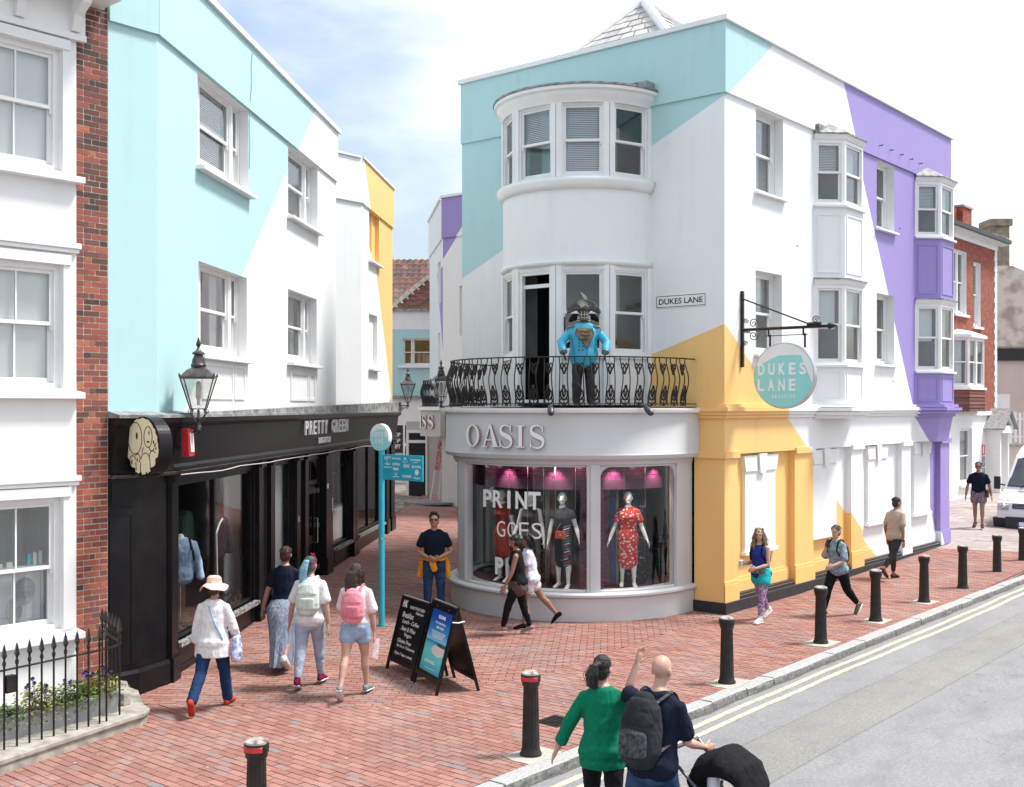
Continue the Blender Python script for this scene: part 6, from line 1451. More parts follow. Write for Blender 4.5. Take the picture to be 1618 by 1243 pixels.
for s, t_, z, w, h in (('TRAVELLE', .155, 2.815, .16, .03), ('STORE', .12, 2.785, .09, .02), ('lululondon', .36, 2.80, .19, .03), ('HK', .565, 2.80, .05, .045), ('TED BAKER', .80, 2.785, .24, .028), ('LONDON', .80, 2.745, .10, .014),
                       ('2', .14, 2.745, .03, .035), ('TURNS', .15, 2.70, .12, .03), ('JEWELLERS', .155, 2.645, .19, .025), ('AVEDA', .35, 2.705, .18, .04), ('KUONI', .82, 2.675, .20, .042), ('Kate', .35, 2.63, .12, .05), ('U', .35, 2.54, .045, .04), ('PANDORA', .35, 2.50, .15, .02), ('OASIS', .60, 2.515, .20, .045), ('Lloyd', .83, 2.49, .13, .04)):
    mb = MB(); put_text(mb, Fq, s, t_, z, .012, w, h, .002, bold=.02); mb.build('shop_name', M_letter, SPp)
mb = MB()
mb.prism([ell(.83, 2.585, .042, .045, 20)], lambda x, d, y: Fq.P(x, d, y), .012, .014); mb.tube([Fq.P(.565+.045*math.cos(a), .014, 2.775+.045*math.sin(a)) for a in [PI+PI*i/10 for i in range(11)]], .004, 4)
for i in range(4): mb.fb(Fq, .53, .66, .012, .0135, 2.70-i*.014, 2.707-i*.014)
mb.build('directory_lettering', M_letter, SPp)
for z in (0.95, 1.45, 1.95):
    mb = MB(); mb.tube([(0,0,z), (0,0,z+.02)], .0515, 16); mb.build('pole_band', M_chrome if z == 1.45 else M_cyan, SPp)
# ---- the two A-boards
def aboard(name, label, x, y, ang, w, h, spread):
    t_ = thing(name, label, 'A-board', (x, y, gz(x, y)), ang, 'A-boards in the lane mouth')
    tilt = math.atan2(spread/2, h)
    res = []
    for sg, nm in ((1, 'front_panel'), (-1, 'rear_panel')):
        e = link(nm, None, t_) if False else None
        mb = MB()
        def P_(x_, d, z_, sg=sg): return Vector((x_, -sg*(spread/2*(1-z_/h))-sg*d, z_))
        Fx = type('F', (), {'P': staticmethod(P_)})
        mb.fb(Fx, -w/2+.03, w/2-.03, -.012, 0, .14, h-.03)
        mb.ring(Fx, -w/2, w/2, .13, h, .05, -.02, .012)
        pn = mb.build(nm, M_black, t_)
        for s2 in (-1, 1):
            mb = MB(); mb.fb(Fx, s2*w/2-(.045 if s2 > 0 else 0), s2*w/2+(.045 if s2 < 0 else 0), -.019, .011, 0.0, .129); mb.build('leg', M_black, t_)
        res.append((Fx, pn))
    mb = MB(); mb.box(-w/2+.05, w/2-.05, -.012, .012, h-.01, h+.008); mb.build('hinge', M_chrome, t_)
    return t_, res
angA = math.atan2(-0.90, 0.44)
AX, AY = (-1.31-.9-.45-.86)/4, (15.26+14.43+14.85+15.68)/4
tK, rK = aboard('advertising_board', 'black A-board with a blue tropical beach travel poster', AX, AY, angA, .84, 1.10, .60)
Fx = rK[0][0]
m, t, b = new_mat('beach_poster_print')
tc = t.nodes.new('ShaderNodeTexCoord'); sp2 = t.nodes.new('ShaderNodeSeparateXYZ'); t.links.new(tc.outputs['Object'], sp2.inputs[0])
crr = t.nodes.new('ShaderNodeValToRGB'); e = crr.color_ramp.elements
stops = [(0.0, (0.01,0.35,0.45)), (.20, (0.10,0.62,0.60)), (.36, (0.16,0.66,0.66)), (.475, (0.04,0.42,0.58)), (.485, (0.02,0.16,0.45)), (.50, (0.02,0.22,0.5)), (.51, (0.30,0.62,0.75)), (.62, (0.04,0.34,0.68)), (.85, (0.008,0.09,0.42)), (1.0, (0.005,0.06,0.33))]
while len(e) < len(stops): e.new(.5)
for i, (p_, c_) in enumerate(stops): e[i].position = p_; e[i].color = (*c_, 1)
nz_ = _noise(t, 6, 3, stretch=(1, 1, 2.5)); zz = math_(t, 'ADD', ramp(t, sp2.outputs[2], .20, 1.0), math_(t, 'MULTIPLY', math_(t, 'SUBTRACT', nz_.outputs[0], .5), .03))
t.links.new(zz, crr.inputs[0])
# sandbank, a pale lens in the lagoon
dx = math_(t, 'MULTIPLY', math_(t, 'SUBTRACT', sp2.outputs[0], .14), 1/.24); dz = math_(t, 'MULTIPLY', math_(t, 'SUBTRACT', sp2.outputs[2], .50), 1/.075)
rr_ = math_(t, 'ADD', math_(t, 'ADD', math_(t, 'MULTIPLY', dx, dx), math_(t, 'MULTIPLY', dz, dz)), math_(t, 'MULTIPLY', nz_.outputs[0], .6))
sand = math_(t, 'LESS_THAN', rr_, 1.15)
dx2 = math_(t, 'MULTIPLY', math_(t, 'SUBTRACT', sp2.outputs[0], .20), 1/.15); dz2 = math_(t, 'MULTIPLY', math_(t, 'SUBTRACT', sp2.outputs[2], .575), 1/.022)
tree = math_(t, 'LESS_THAN', math_(t, 'ADD', math_(t, 'ADD', math_(t, 'MULTIPLY', dx2, dx2), math_(t, 'MULTIPLY', dz2, dz2)), nz_.outputs[0]), 1.5)
c = mixc(t, sand, crr.outputs[0], (0.72, 0.68, 0.60)); c = mixc(t, tree, c, (0.03, 0.09, 0.04))
t.links.new(c, b.inputs['Base Color']); b.inputs['Roughness'].default_value = .35
mb = MB(); mb.fb(Fx, -.33, .33, .0005, .004, .21, .99); mb.build('poster', m, rK[0][1])
mb = MB(); put_text(mb, Fx, 'KUONI', .02, .915, .0045, .22, .045, .002, bold=.05); put_text(mb, Fx, 'Our experience,', .02, .835, .0045, .34, .04, .002, bold=.01); put_text(mb, Fx, 'tailor-made', .03, .785, .0045, .25, .038, .002, bold=.01)
for k in range(5): mb.fb(Fx, -.23+.02*k, .26-.02*k, .0045, .006, .72-k*.018, .727-k*.018)
for k, wd in enumerate((.15, .18)): mb.fb(Fx, -.05-wd, -.05+wd, .0045, .006, .345-k*.02, .355-k*.02)
mb.fb(Fx, -.17, .17, .0045, .0055, .255, .261); mb.build('poster_lettering', M_letter, rK[0][1])
for sx in (-.25, .25):
    mb = MB(); mb.tube([Fx.P(sx*.8, .013, 1.035), Fx.P(sx*.8, .018, 1.035)], .010, 10); mb.build('stud', M_chrome, rK[0][1])
mb = MB(); mb.tube([(.42,-.08,.92),(.43,0,.91),(.42,.09,.92)], .008, 6); mb.build('cord', M_letter, tK)
tH, rH = aboard('chalkboard', 'black A-board chalkboard with white handwritten cafe menu', -1.33, 15.82, math.atan2(-0.85, 0.52), .84, 1.02, .55)
Fx2 = rH[0][0]; mb = MB(); M_chalk = pm('white_chalk', (0.75,0.75,0.73), 0.9)
for s, x_, z_, w, h in (('HK', -.28, .92, .15, .10), ("HOLLY'S KITCHEN", .10, .895, .44, .04), ('Dukes Lane', .20, .84, .22, .035), ('Breakfast', -.12, .775, .34, .075), ('Lunch - Coffee', 0.0, .69, .50, .055), ('. Beer & Wine', -.04, .595, .46, .06), ('Vegan', 0.0, .515, .22, .065), ('Gluten Free', -.06, .43, .42, .055), ('Eat In or Takeaway', .02, .355, .56, .05), ('Open 7 days a week', .0, .255, .54, .05)):
    mb = MB(); put_text(mb, Fx2, s, x_, z_, .0008, w, h, .003, shear=.18, bold=.045 if s == 'HK' else .006); mb.build('chalk_line', M_chalk, rH[0][1])
# leaning red and white sale sign by the far shop door
ls = thing('leaning_banner', 'slim red and white banner leaning beside the far shop doorway', 'banner', (-2.72, 37.6, gz(-2.7, 37.6)+.06), 0.3)
mb = MB(); mb.hexa([(0,0,.0),(.04,0,.0),(.04,.02,.0),(0,.02,.0),(.35,0,2.2),(.39,0,2.2),(.39,.02,2.2),(.35,.02,2.2)]); mb.hexa([(.28,0,.0),(.32,0,.0),(.32,.02,.0),(.28,.02,.0),(.45,0,2.2),(.49,0,2.2),(.49,.02,2.2),(.45,.02,2.2)]); mb.build('stand', M_wood, ls)
mb = MB(); mb.hexa([(.15,-.02,1.0),(.42,-.02,1.0),(.42,-.005,1.0),(.15,-.005,1.0),(.34,-.02,2.25),(.52,-.02,2.25),(.52,-.005,2.25),(.34,-.005,2.25)]); mb.build('banner_cloth', pm('red_white_banner', (0.5,0.05,0.08), 0.6, 0, 12, 0, col2=(0.7,0.6,0.6)), ls)

# ================================================================ SHOP DISPLAY inside the curved window
dsp = link('display_floor', None, sf)
mb = MB()
ring_ = [tuple(cpt(2.24, a)) for a in range(-88, 92, 6)]
mb.prism([[(0.4, SCy+2.2)]+[(q[0], q[1]) for q in ring_]+[(0.4, SCy-2.2)]], lambda x, d, y: Vector((x, y, d)), .44, .47, 0)
o1 = mb.build('display_carpet', pm('floral_carpet', (0.10,0.015,0.02), 0.9, 0, 22, 0, col2=(0.02,0.02,0.05)), sf)
m, t, b = new_mat('magenta_glazed_tiles')
bt = t.nodes.new('ShaderNodeTexBrick'); uvm = t.nodes.new('ShaderNodeMapping'); tc = t.nodes.new('ShaderNodeTexCoord'); sp3 = t.nodes.new('ShaderNodeSeparateXYZ'); t.links.new(tc.outputs['Object'], sp3.inputs[0])
ang_ = math_(t, 'ARCTAN2', math_(t, 'SUBTRACT', sp3.outputs[1], SCy), math_(t, 'SUBTRACT', sp3.outputs[0], SCx)); cmb = t.nodes.new('ShaderNodeCombineXYZ')
t.links.new(math_(t, 'MULTIPLY', ang_, 1.9), cmb.inputs[0]); t.links.new(sp3.outputs[2], cmb.inputs[1]); t.links.new(cmb.outputs[0], bt.inputs['Vector'])
bt.inputs['Scale'].default_value = 1; bt.inputs['Brick Width'].default_value = .22; bt.inputs['Row Height'].default_value = .08; bt.inputs['Mortar Size'].default_value = .005
bt.inputs['Color1'].default_value = (0.13,0.02,0.06,1); bt.inputs['Color2'].default_value = (0.08,0.012,0.04,1); bt.inputs['Mortar'].default_value = (0.02,0.005,0.01,1)
t.links.new(bt.outputs[0], b.inputs['Base Color']); b.inputs['Roughness'].default_value = .25; M_tile = m
mb = MB(); mb.sweep([(0, 2.42), (0, 2.785), (-.05, 2.785), (-.05, 2.42)], cpath(1.95, 89, -89, 40), 0); mb.sweep([(-.04, 2.24), (0.02, 2.24), (.02, 2.419), (-.04, 2.419)], cpath(1.95, 89, -89, 40), 1); mb.build('tiled_pelmet', [M_tile, pm('plum_pelmet', (0.07,0.015,0.04), 0.5)], sf)
mb = MB(); mb.sweep([(0, .47), (0, 2.785), (-.03, 2.785), (-.03, .47)], cpath(1.12, 91, -91, 30), 0); mb.sweep([(0, .47), (0.02, .47), (.02, 2.24), (0, 2.24)], cpath(1.60, 62, 52, 4), 2); mb.sweep([(0, .47), (.02, .47), (.02, 2.4), (0, 2.4)], cpath(2.02, 50, 38, 6), 1)
mb.build('backdrop', [pm('dark_backdrop', (0.025,0.022,0.035), 0.7), M_tile, M_tile], sf)
# hanging lengths of printed fabric
def fab(name, cols, scale=14): return pm(name, cols[0], 0.8, 0, scale, 0.2, 8, col2=cols[1])
M_floral = None
m, t, b = new_mat('dark_floral_print')
vo = t.nodes.new('ShaderNodeTexVoronoi'); vo.inputs['Scale'].default_value = 13; tc = t.nodes.new('ShaderNodeTexCoord'); t.links.new(tc.outputs['Object'], vo.inputs['Vector'])
rp_ = t.nodes.new('ShaderNodeValToRGB'); rp_.color_ramp.interpolation = 'CONSTANT'; e = rp_.color_ramp.elements
for i, (p_, c_) in enumerate(((0, (0.03,0.04,0.10)), (.3, (0.35,0.08,0.05)), (.55, (0.06,0.12,0.30)), (.75, (0.45,0.30,0.22)), (.9, (.02,.05,.04)))):
    if i > 1: e.new(p_)
    e[i].position = p_; e[i].color = (*c_, 1)
sx = t.nodes.new('ShaderNodeSeparateColor'); t.links.new(vo.outputs['Color'], sx.inputs[0]); t.links.new(sx.outputs[0], rp_.inputs[0])
t.links.new(mixc(t, math_(t, 'LESS_THAN', vo.outputs['Distance'], .36), (0.012, 0.014, 0.03), rp_.outputs[0]), b.inputs['Base Color']); M_floral = m
m, t, b = new_mat('red_floral_print')
vo = t.nodes.new('ShaderNodeTexVoronoi'); vo.inputs['Scale'].default_value = 17; tc = t.nodes.new('ShaderNodeTexCoord'); t.links.new(tc.outputs['Object'], vo.inputs['Vector'])
nzz = _noise(t, 30, 2)
t.links.new(mixc(t, math_(t, 'LESS_THAN', math_(t, 'ADD', vo.outputs['Distance'], math_(t, 'MULTIPLY', nzz.outputs[0], .35)), .50), (0.55, 0.035, 0.03), (0.78, 0.62, 0.52)), b.inputs['Base Color']); b.inputs['Roughness'].default_value = .8; M_redfloral = m
for nm, mt, a0, a1, R_ in (('floral_drape', M_floral, 68, 84, 1.72), ('blue_drape', fab('blue_fabric', ((0.03,0.12,0.35), (0.05,0.20,0.50)), 3), 24, 30, 1.35), ('red_drape', fab('rust_fabric', ((0.42,0.06,0.03), (0.3,0.05,0.03)), 3), 17, 21, 1.4), ('cream_drape', fab('cream_fabric', ((0.6,0.55,0.42), (0.5,0.42,0.3)), 3), 13, 16.5, 1.42), ('red_drape', MATS['rust_fabric'], 54, 58, 1.6), ('blue_drape', MATS['blue_fabric'], 58.5, 62, 1.62), ('cream_drape', MATS['cream_fabric'], 62.3, 65, 1.6), ('floral_drape', M_floral, 0, 11, 1.3)):
    n = int((a1-a0)*2)+4; vs = []
    for i in range(n+1):
        q = cpt(R_+.025*math.sin(i*1.9), a0+(a1-a0)*i/n); vs += [(q.x, q.y, .50), (q.x, q.y, 2.30)]
    mb = MB(); mb.add(vs, [(2*i, 2*i+2, 2*i+3, 2*i+1) for i in range(n)], 0, True); o_ = mb.build(nm, mt, sf); sm_ = o_.modifiers.new('t', 'SOLIDIFY'); sm_.thickness = .008
# hanging glitter strings and window lettering
mb = MB()
for a, R_ in ((2, 2.12), (12, 2.08), (21, 2.15), (26, 2.05), (36, 2.1), (60, 2.1), (72, 2.1)):
    q = cpt(R_, a); mb.tube([(q.x, q.y, 2.78), (q.x, q.y, 1.9 if a > 15 else 0.6)], .004, 4)
mb.build('hanging_string', M_chrome, sf)
mb = MB()
def curved_text(mb, s, a0, a1, z, h, w, bold):
    for i, ch in enumerate(s):
        deg = a0+(a1-a0)*i/(len(s)-1); a = math.radians(deg); nn_ = Vector((-math.cos(a), -math.sin(a))); tt = Vector((math.sin(a), -math.cos(a)))
        F = Fr(tuple(Vector((SCx, SCy))+nn_*(GR+.004)), tuple(tt), tuple(nn_)); put_text(mb, F, ch, 0, z+h/2, 0, w*(.28 if ch == 'I' else 1), h, .004, bold=bold)
curved_text(mb, 'PRINT', -7.2, 18.0, 1.91, .31, .23, .03); curved_text(mb, 'GOES', 1.0, 19.0, 1.40, .28, .19, -.005); curved_text(mb, 'POP', -.0, 17.0, .72, .31, .19, .03)
mb.build('window_lettering', M_letter, sf)
# small pink ceiling lamps behind the pelmet
for k, a in enumerate((-14, -2, 12, 26, 38, 56, 70, 82)):
    q = cpt(2.10, a); wq = Vector(C0)+q.x*SD+q.y*Vector((-SD.y, SD.x))
    mb = MB(); mb.lathe([(.0,0),(.03,0),(.035,.03),(.0,.03)], (q.x, q.y, 2.745), 12); mb.build('ceiling_lamp', pm('pink_lamp_glow', (1,.4,.6), .5, emit=((1, .22, .42), 1.6)), sf)
    if k % 2 == 0:
        ld = bpy.data.lights.new('display_lamp_and_fill', 'POINT'); ld.energy = 0.45; ld.color = (1, .45, .6); ld.shadow_soft_size = .06
        lo = bpy.data.objects.new('display_lamp_and_fill', ld); COL.objects.link(lo); lo.location = (wq.x, wq.y, 2.66)
    if k % 2 == 1:  # white fill spots added to brighten the mannequins, not lamps of the display
        ld = bpy.data.lights.new('display_lamp_and_fill', 'SPOT'); ld.energy = 34; ld.color = (1, .93, .85); ld.shadow_soft_size = .05; ld.spot_size = 1.5; ld.spot_blend = .8
        lo = bpy.data.objects.new('display_lamp_and_fill', ld); COL.objects.link(lo); lo.location = (wq.x, wq.y, 2.70)
        qc = cpt(1.55, a); wc = Vector(C0)+qc.x*SD+qc.y*Vector((-SD.y, SD.x)); lo.rotation_euler = (Vector((wq.x-wc.x, wq.y-wc.y, 1.7))).to_track_quat('Z', 'Y').to_euler()

# ================================================================ WHITE VAN
VN = thing('white_van', 'white delivery van with dark bumper parked nose out at the right edge', 'van', (14.40, 31.7, -0.05), A_ST-PI/2+0.0)
# local: -y is the nose direction? the nose points down the street: local y = along street
M_van = pm('white_van_paint', (0.80,0.81,0.82), 0.18, 0.02, 2, 0); M_plas = pm('black_plastic', (0.02,0.02,0.022), 0.5, 0.2, 9, 0.1, 60)
W2 = 0.97
# side outline (y back, z up) with nose at y=0
def vw(y): return W2-0.12*max(0, 1-y/0.9)**2
pro = [(0.05, .42), (0.0, .62), (0.03, .86), (0.10, 1.04), (0.75, 1.25), (1.02, 1.36), (1.72, 2.28), (2.05, 2.55), (2.5, 2.66), (5.6, 2.66), (5.7, 2.5), (5.72, .42)]
secs = []
for fx, zf in ((-1, 0), (-.985, 0), (-.93, 0), (-.6, 0), (0, 0), (.6, 0), (.93, 0), (.985, 0), (1, 0)):
    secs.append([(fx*(vw(y)-(0.22*max(0, z-1.3)/1.3)*(1 if abs(fx) > .5 else 1)*abs(1)), y+(0.10*(fx*fx))*(1 if y < 1.6 else 0), z-(0.05 if abs(fx) > .99 else 0)*(z > 2.4)) for y, z in pro])
mb = MB(); n = len(pro); vs = [p_ for s_ in secs for p_ in s_]
mb.add(vs, [(i*n+k, i*n+(k+1) % n, (i+1)*n+(k+1) % n, (i+1)*n+k) for i in range(8) for k in range(n)]+[tuple(range(n)), tuple(8*n+k for k in range(n-1, -1, -1))])
bd_ = mb.build('body', M_van, VN, bevel=0.03)
def vp(fx, s, off=0.0):       # point on front surface: fx across, s index along profile (float)
    i = int(s); f = s-i; y = pro[i][0]*(1-f)+pro[i+1][0]*f; z = pro[i][1]*(1-f)+pro[i+1][1]*f
    return Vector((fx*(vw(y)-0.22*max(0, z-1.3)/1.3), y+.10*fx*fx*(1 if y < 1.65 else .5), z))+Vector((0, -off, off*.55))
def patch(mb, f0, f1, s0, s1, off, mi=0, n=6, tap=0):
    vs = []
    for j in range(3):
        s_ = s0+(s1-s0)*j/2
        for i in range(n+1): f = f0+(f1-f0)*i/n; vs.append(vp(f*(1-tap*j/2), s_, off))
    mb.add(vs, [(j*(n+1)+i, j*(n+1)+i+1, (j+1)*(n+1)+i+1, (j+1)*(n+1)+i) for j in range(2) for i in range(n)], mi, True)
mb = MB(); patch(mb, -.93, .93, 5.08, 5.97, .02, n=10); w = mb.build('windscreen', M_plas, VN)
mb = MB(); patch(mb, -.90, .90, 5.10, 5.94, .03, n=10); mb.build('windscreen_glass', pm('dark_windscreen', (0.10,0.11,0.12), 0.08, 0.3, 3, 0), w)
for s_ in (-.5, .3):
    mb = MB(); mb.tube([vp(s_, 5.02, .04), vp(s_+.35, 5.45, .045)], .012, 5); mb.build('wiper', M_plas, VN)
mb = MB(); patch(mb, -.5, .5, 2.1, 2.9, .02); mb.build('grille', M_plas, VN)
mb = MB()
for k in range(3): patch(mb, -.46, .46, 2.25+k*.22, 2.30+k*.22, .035)
mb.build('grille_bar', M_chrome, VN)
for sg in (-1, 1):
    mb = MB(); patch(mb, sg*.60, sg*.985, 1.9, 3.35, .02, n=4); hl = mb.build('headlight', pm('headlamp_shell', (0.25,0.26,0.28), 0.12, 0, 12, 0, col2=(0.7,0.7,0.72)), VN)
    mb = MB(); mb.sphere(tuple(vp(sg*.8, 2.4, .0)), .09, 12, 8); mb.build('lamp', M_chrome, hl)
    mb = MB(); mb.tube([(sg*.90, 1.25, 1.45), (sg*1.12, 1.2, 1.5)], .025, 6); mb.hexa([(sg*1.08,1.12,1.35),(sg*1.26,1.15,1.35),(sg*1.26,1.25,1.35),(sg*1.08,1.22,1.35),(sg*1.08,1.12,1.72),(sg*1.26,1.15,1.72),(sg*1.26,1.25,1.72),(sg*1.08,1.22,1.72)]); mb.build('wing_mirror', M_plas, VN, bevel=.02)
    mb = MB(); mb.hexa([(sg*.955,1.5,1.42),(sg*.955,2.3,1.42),(sg*.957,2.3,1.44),(sg*.957,1.5,1.44),(sg*.83,2.0,2.15),(sg*.83,2.35,2.15),(sg*.84,2.35,2.17),(sg*.84,2.0,2.17)]); mb.build('side_window', M_plas, VN)
    for y in (1.05, 4.6):
        mb = MB(); mb.tube([(sg*.74, y, .35), (sg*.98, y, .35)], .34, 24, smooth=False); wh = mb.build('wheel', pm('tyre_rubber', (0.025,0.025,0.025), .9), VN)
        mb = MB(); mb.tube([(sg*.981, y, .35), (sg*.99, y, .35)], .2, 18, smooth=False); mb.build('rim', M_chrome, wh)
mb = MB(); mb.hexa([(-.95,.12,.28),(.95,.12,.28),(.98,.8,.28),(-.98,.8,.28),(-.97,.05,.62),(.97,.05,.62),(.99,.8,.62),(-.99,.8,.62)]); mb.hexa([(-.6,-.06,.30),(.6,-.06,.30),(.6,.2,.30),(-.6,.2,.30),(-.6,-.06,.66),(.6,-.06,.66),(.6,.2,.66),(-.6,.2,.66)]); mb.build('bumper', M_plas, VN, bevel=.03)
mb = MB(); mb.box(-.26, .26, -.075, -.062, .42, .53); mb.build('number_plate', M_wood, VN)
mb = MB(); mb.box(-.26, -.21, -.078, -.0755, .42, .53); mb.build('plate_band', pm('blue_plate_band', (0.02,0.1,0.5), .4), VN)
mb = MB()
for k in range(9): patch(mb, -.55+k*.05, -.52+k*.05, 4.4, 4.8, .012, n=2)
mb.build('bonnet_vent', M_plas, VN)
# ================================================================ PEOPLE
BAKE = []
TEXN = {}
def ntex(scale):
    if scale not in TEXN:
        t_ = bpy.data.textures.new('cloth_noise', 'CLOUDS'); t_.noise_scale = scale; t_.noise_depth = 2; TEXN[scale] = t_
    return TEXN[scale]
def soft(name, mb, mats, parent, voxel=0.011, smooth=4, disp=0.0, dscale=0.12, **k):
    me = bpy.data.meshes.new(name); me.from_pydata(mb.v, [], mb.f)
    bm = bmesh.new(); bm.from_mesh(me); bmesh.ops.recalc_face_normals(bm, faces=bm.faces); bm.to_mesh(me); bm.free()
    for m_ in (mats if isinstance(mats, (list, tuple)) else [mats]): me.materials.append(m_)
    o = link(name, me, parent, **k)
    r = o.modifiers.new('r', 'REMESH'); r.mode = 'VOXEL'; r.voxel_size = voxel; r.use_smooth_shade = True
    if smooth: s_ = o.modifiers.new('s', 'SMOOTH'); s_.iterations = smooth; s_.factor = 0.5
    if disp:
        d_ = o.modifiers.new('d', 'DISPLACE'); d_.texture = ntex(dscale); d_.strength = disp*2; d_.mid_level = 0.5; d_.texture_coords = 'LOCAL'
    BAKE.append(o); return o
def bake_all():
    dg = bpy.context.evaluated_depsgraph_get(); dg.update(); res = []
    for o in BAKE:
        me = bpy.data.meshes.new_from_object(o.evaluated_get(dg)); res.append(me)
    for o, me in zip(BAKE, res):
        me.name = o.name.split('.')[0]; o.modifiers.clear(); o.data = me
        me.polygons.foreach_set('use_smooth', [True]*len(me.polygons))
def loft(mb, pts, rad, side=(1, 0, 0), n=14, cap=True):
    """elliptical tube: rad = [(r_side, r_other)] or numbers, rounded ends"""
    pts = [Vector(p) for p in pts]; rad = [r if hasattr(r, '__len__') else (r, r) for r in rad]; side = Vector(side)
    P_, R_ = [], []
    dirs = [(pts[min(i+1, len(pts)-1)]-pts[max(i-1, 0)]).normalized() for i in range(len(pts))]
    if cap:
        m0 = min(rad[0]); m1 = min(rad[-1])
        for f in (1.0, .8, .45): P_.append((pts[0]-dirs[0]*m0*f*.8, dirs[0])); s_ = math.sqrt(max(0.001, 1-f*f)); R_.append((rad[0][0]*s_, rad[0][1]*s_))
    for i in range(len(pts)): P_.append((pts[i], dirs[i])); R_.append(rad[i])
    if cap:
        for f in (.45, .8, 1.0): P_.append((pts[-1]+dirs[-1]*m1*f*.8, dirs[-1])); s_ = math.sqrt(max(0.001, 1-f*f)); R_.append((rad[-1][0]*s_, rad[-1][1]*s_))
    vs = []
    for (p, d_), (a, b_) in zip(P_, R_):
        u = side-d_*side.dot(d_); u = u.normalized() if u.length > 1e-4 else d_.orthogonal().normalized(); w = d_.cross(u)
        vs += [p+u*a*math.cos(2*PI*k/n)+w*b_*math.sin(2*PI*k/n) for k in range(n)]
    N = len(P_); fs = [(i*n+k, i*n+(k+1) % n, (i+1)*n+(k+1) % n, (i+1)*n+k) for i in range(N-1) for k in range(n)]
    fs += [tuple(range(n-1, -1, -1)), tuple((N-1)*n+k for k in range(n))]
    mb.add(vs, fs, 0, True)
def ball(mb, c, r, R=None, n=14):
    k = len(mb.v); mb.sphere((0, 0, 0), r, n, 10)
    for i in range(k, len(mb.v)):
        v = Vector(mb.v[i]); v = (R @ v if R else v)+Vector(c); mb.v[i] = tuple(v)
SKIN = {}
def skin(name, col): return pm(name, col, 0.5, 0.10, 10, 0.08, 60)
class Person:
    def __init__(s, label, x, y, heading, h=1.7, z=None, female=True, skinm=None, legs=((20, 10, 0), (-22, 18, -35)), arms=None, lean=3, head=(0, 0), category='person', width=1.0, face=True, bodyless=False, name='person'):
        s.h = h; s.f = female; s.w = width
        zz = gz(x, y) if z is None else z
        s.root = thing(name, label, category, (x, y, zz), math.atan2(heading[1], heading[0])-PI/2)
        s.skin = skinm; H = h
        hip0 = 0.53*H; s.hw = (0.052 if female else 0.050)*H
        ln = math.radians(lean); s.ln = ln
        s.leg = []
        for i, sg in enumerate((-1, 1)):
            a, k, ft = legs[i][:3]; out_ = legs[i][3] if len(legs[i]) > 3 else 1.5
            a_, k_ = math.radians(a), math.radians(a-k); oo = math.sin(math.radians(out_))*sg
            hp = Vector((sg*s.hw, 0, hip0)); kn = hp+Vector((oo, math.sin(a_), -math.cos(a_))).normalized()*.245*H; an = kn+Vector((oo*.5, math.sin(k_), -math.cos(k_))).normalized()*.245*H
            fa = math.radians(ft); td = Vector((sg*.12, math.cos(fa), math.sin(fa))).normalized(); up = Vector((0, -math.sin(fa), math.cos(fa)))
            heel = an-up*.022*H-td*.028*H; toe = an-up*.034*H+td*.105*H
            s.leg.append([hp, kn, an, heel, toe, td, up])
        low = min(min(l[3].z, l[4].z) for l in s.leg)-.016*H
        for l in s.leg:
            for j in range(5): l[j] = l[j]-Vector((0, 0, low))
        s.hz = hip0-low; s.off = -low-0.0
        def sp(f, fw=0.0, x_=0.0):          # point on the spine: f = fraction of height for an upright figure
            t_ = (f-.53)*H; return Vector((x_, math.sin(ln)*t_+fw, s.hz+math.cos(ln)*t_))
        s.sp = sp
        sw = (.094 if female else .108)*H*width; s.sw = sw
        s.arm = []
        arms = arms or (((-.15, .25, -1), (-.05, .45, -1)), ((-.15, -.2, -1), (-.05, .15, -1)))
        for i, sg in enumerate((-1, 1)):
            ua, fa = arms[i][0], arms[i][1]
            d1 = Vector((-ua[0]*sg if ua[0] < 0 else ua[0]*sg*-1, ua[1], ua[2])); d1 = Vector((sg*abs(ua[0]) if ua[0] <= 0 else -sg*ua[0], ua[1], ua[2])).normalized()
            d2 = Vector((sg*abs(fa[0]) if fa[0] <= 0 else -sg*fa[0], fa[1], fa[2])).normalized()
            sh_ = sp(.793, 0, sg*sw); el = sh_+d1*.172*H; wr = el+d2*.145*H; s.arm.append([sh_, el, wr, d1, d2, sg])
        yaw, til = math.radians(head[0]), math.radians(head[1])
        s.HR = Matrix.Rotation(yaw, 3, 'Z') @ Matrix.Rotation(-til, 3, 'X'); s.hc = sp(.934, .012*H)
        s.face = face
        if not bodyless: s.build_body()
    def hd(s, x, y, z): return s.hc+s.HR @ (Vector((x, y, z))*(s.h/1.7))
    def torso_secs(s, off=0.0, lo=.475, hi=.838, loose=0.0):
        f, H, w = s.f, s.h, s.w
        T = [(.475, .080, .062), (.52, .106 if f else .100, .074), (.56, .096 if f else .096, .066), (.61, .080 if f else .091, .058), (.67, .084 if f else .096, .062), (.735, .092 if f else .108, .072 if f else .068), (.785, .090 if f else .108, .058), (.812, .070 if f else .085, .046), (.838, .042, .040)]
        pts, rad = [], []
        for (z, a, b_) in T:
            if z < lo-1e-6 or z > hi+1e-6: continue
            l_ = loose*max(0, (.74-z)/.2)
            fw = .012*H if (f and abs(z-.735) < .001) else (-.010*H if z < .53 else 0)
            pts.append(s.sp(z, fw)); rad.append((a*H*w+off+l_, b_*H*w+off+l_))
        return pts, rad
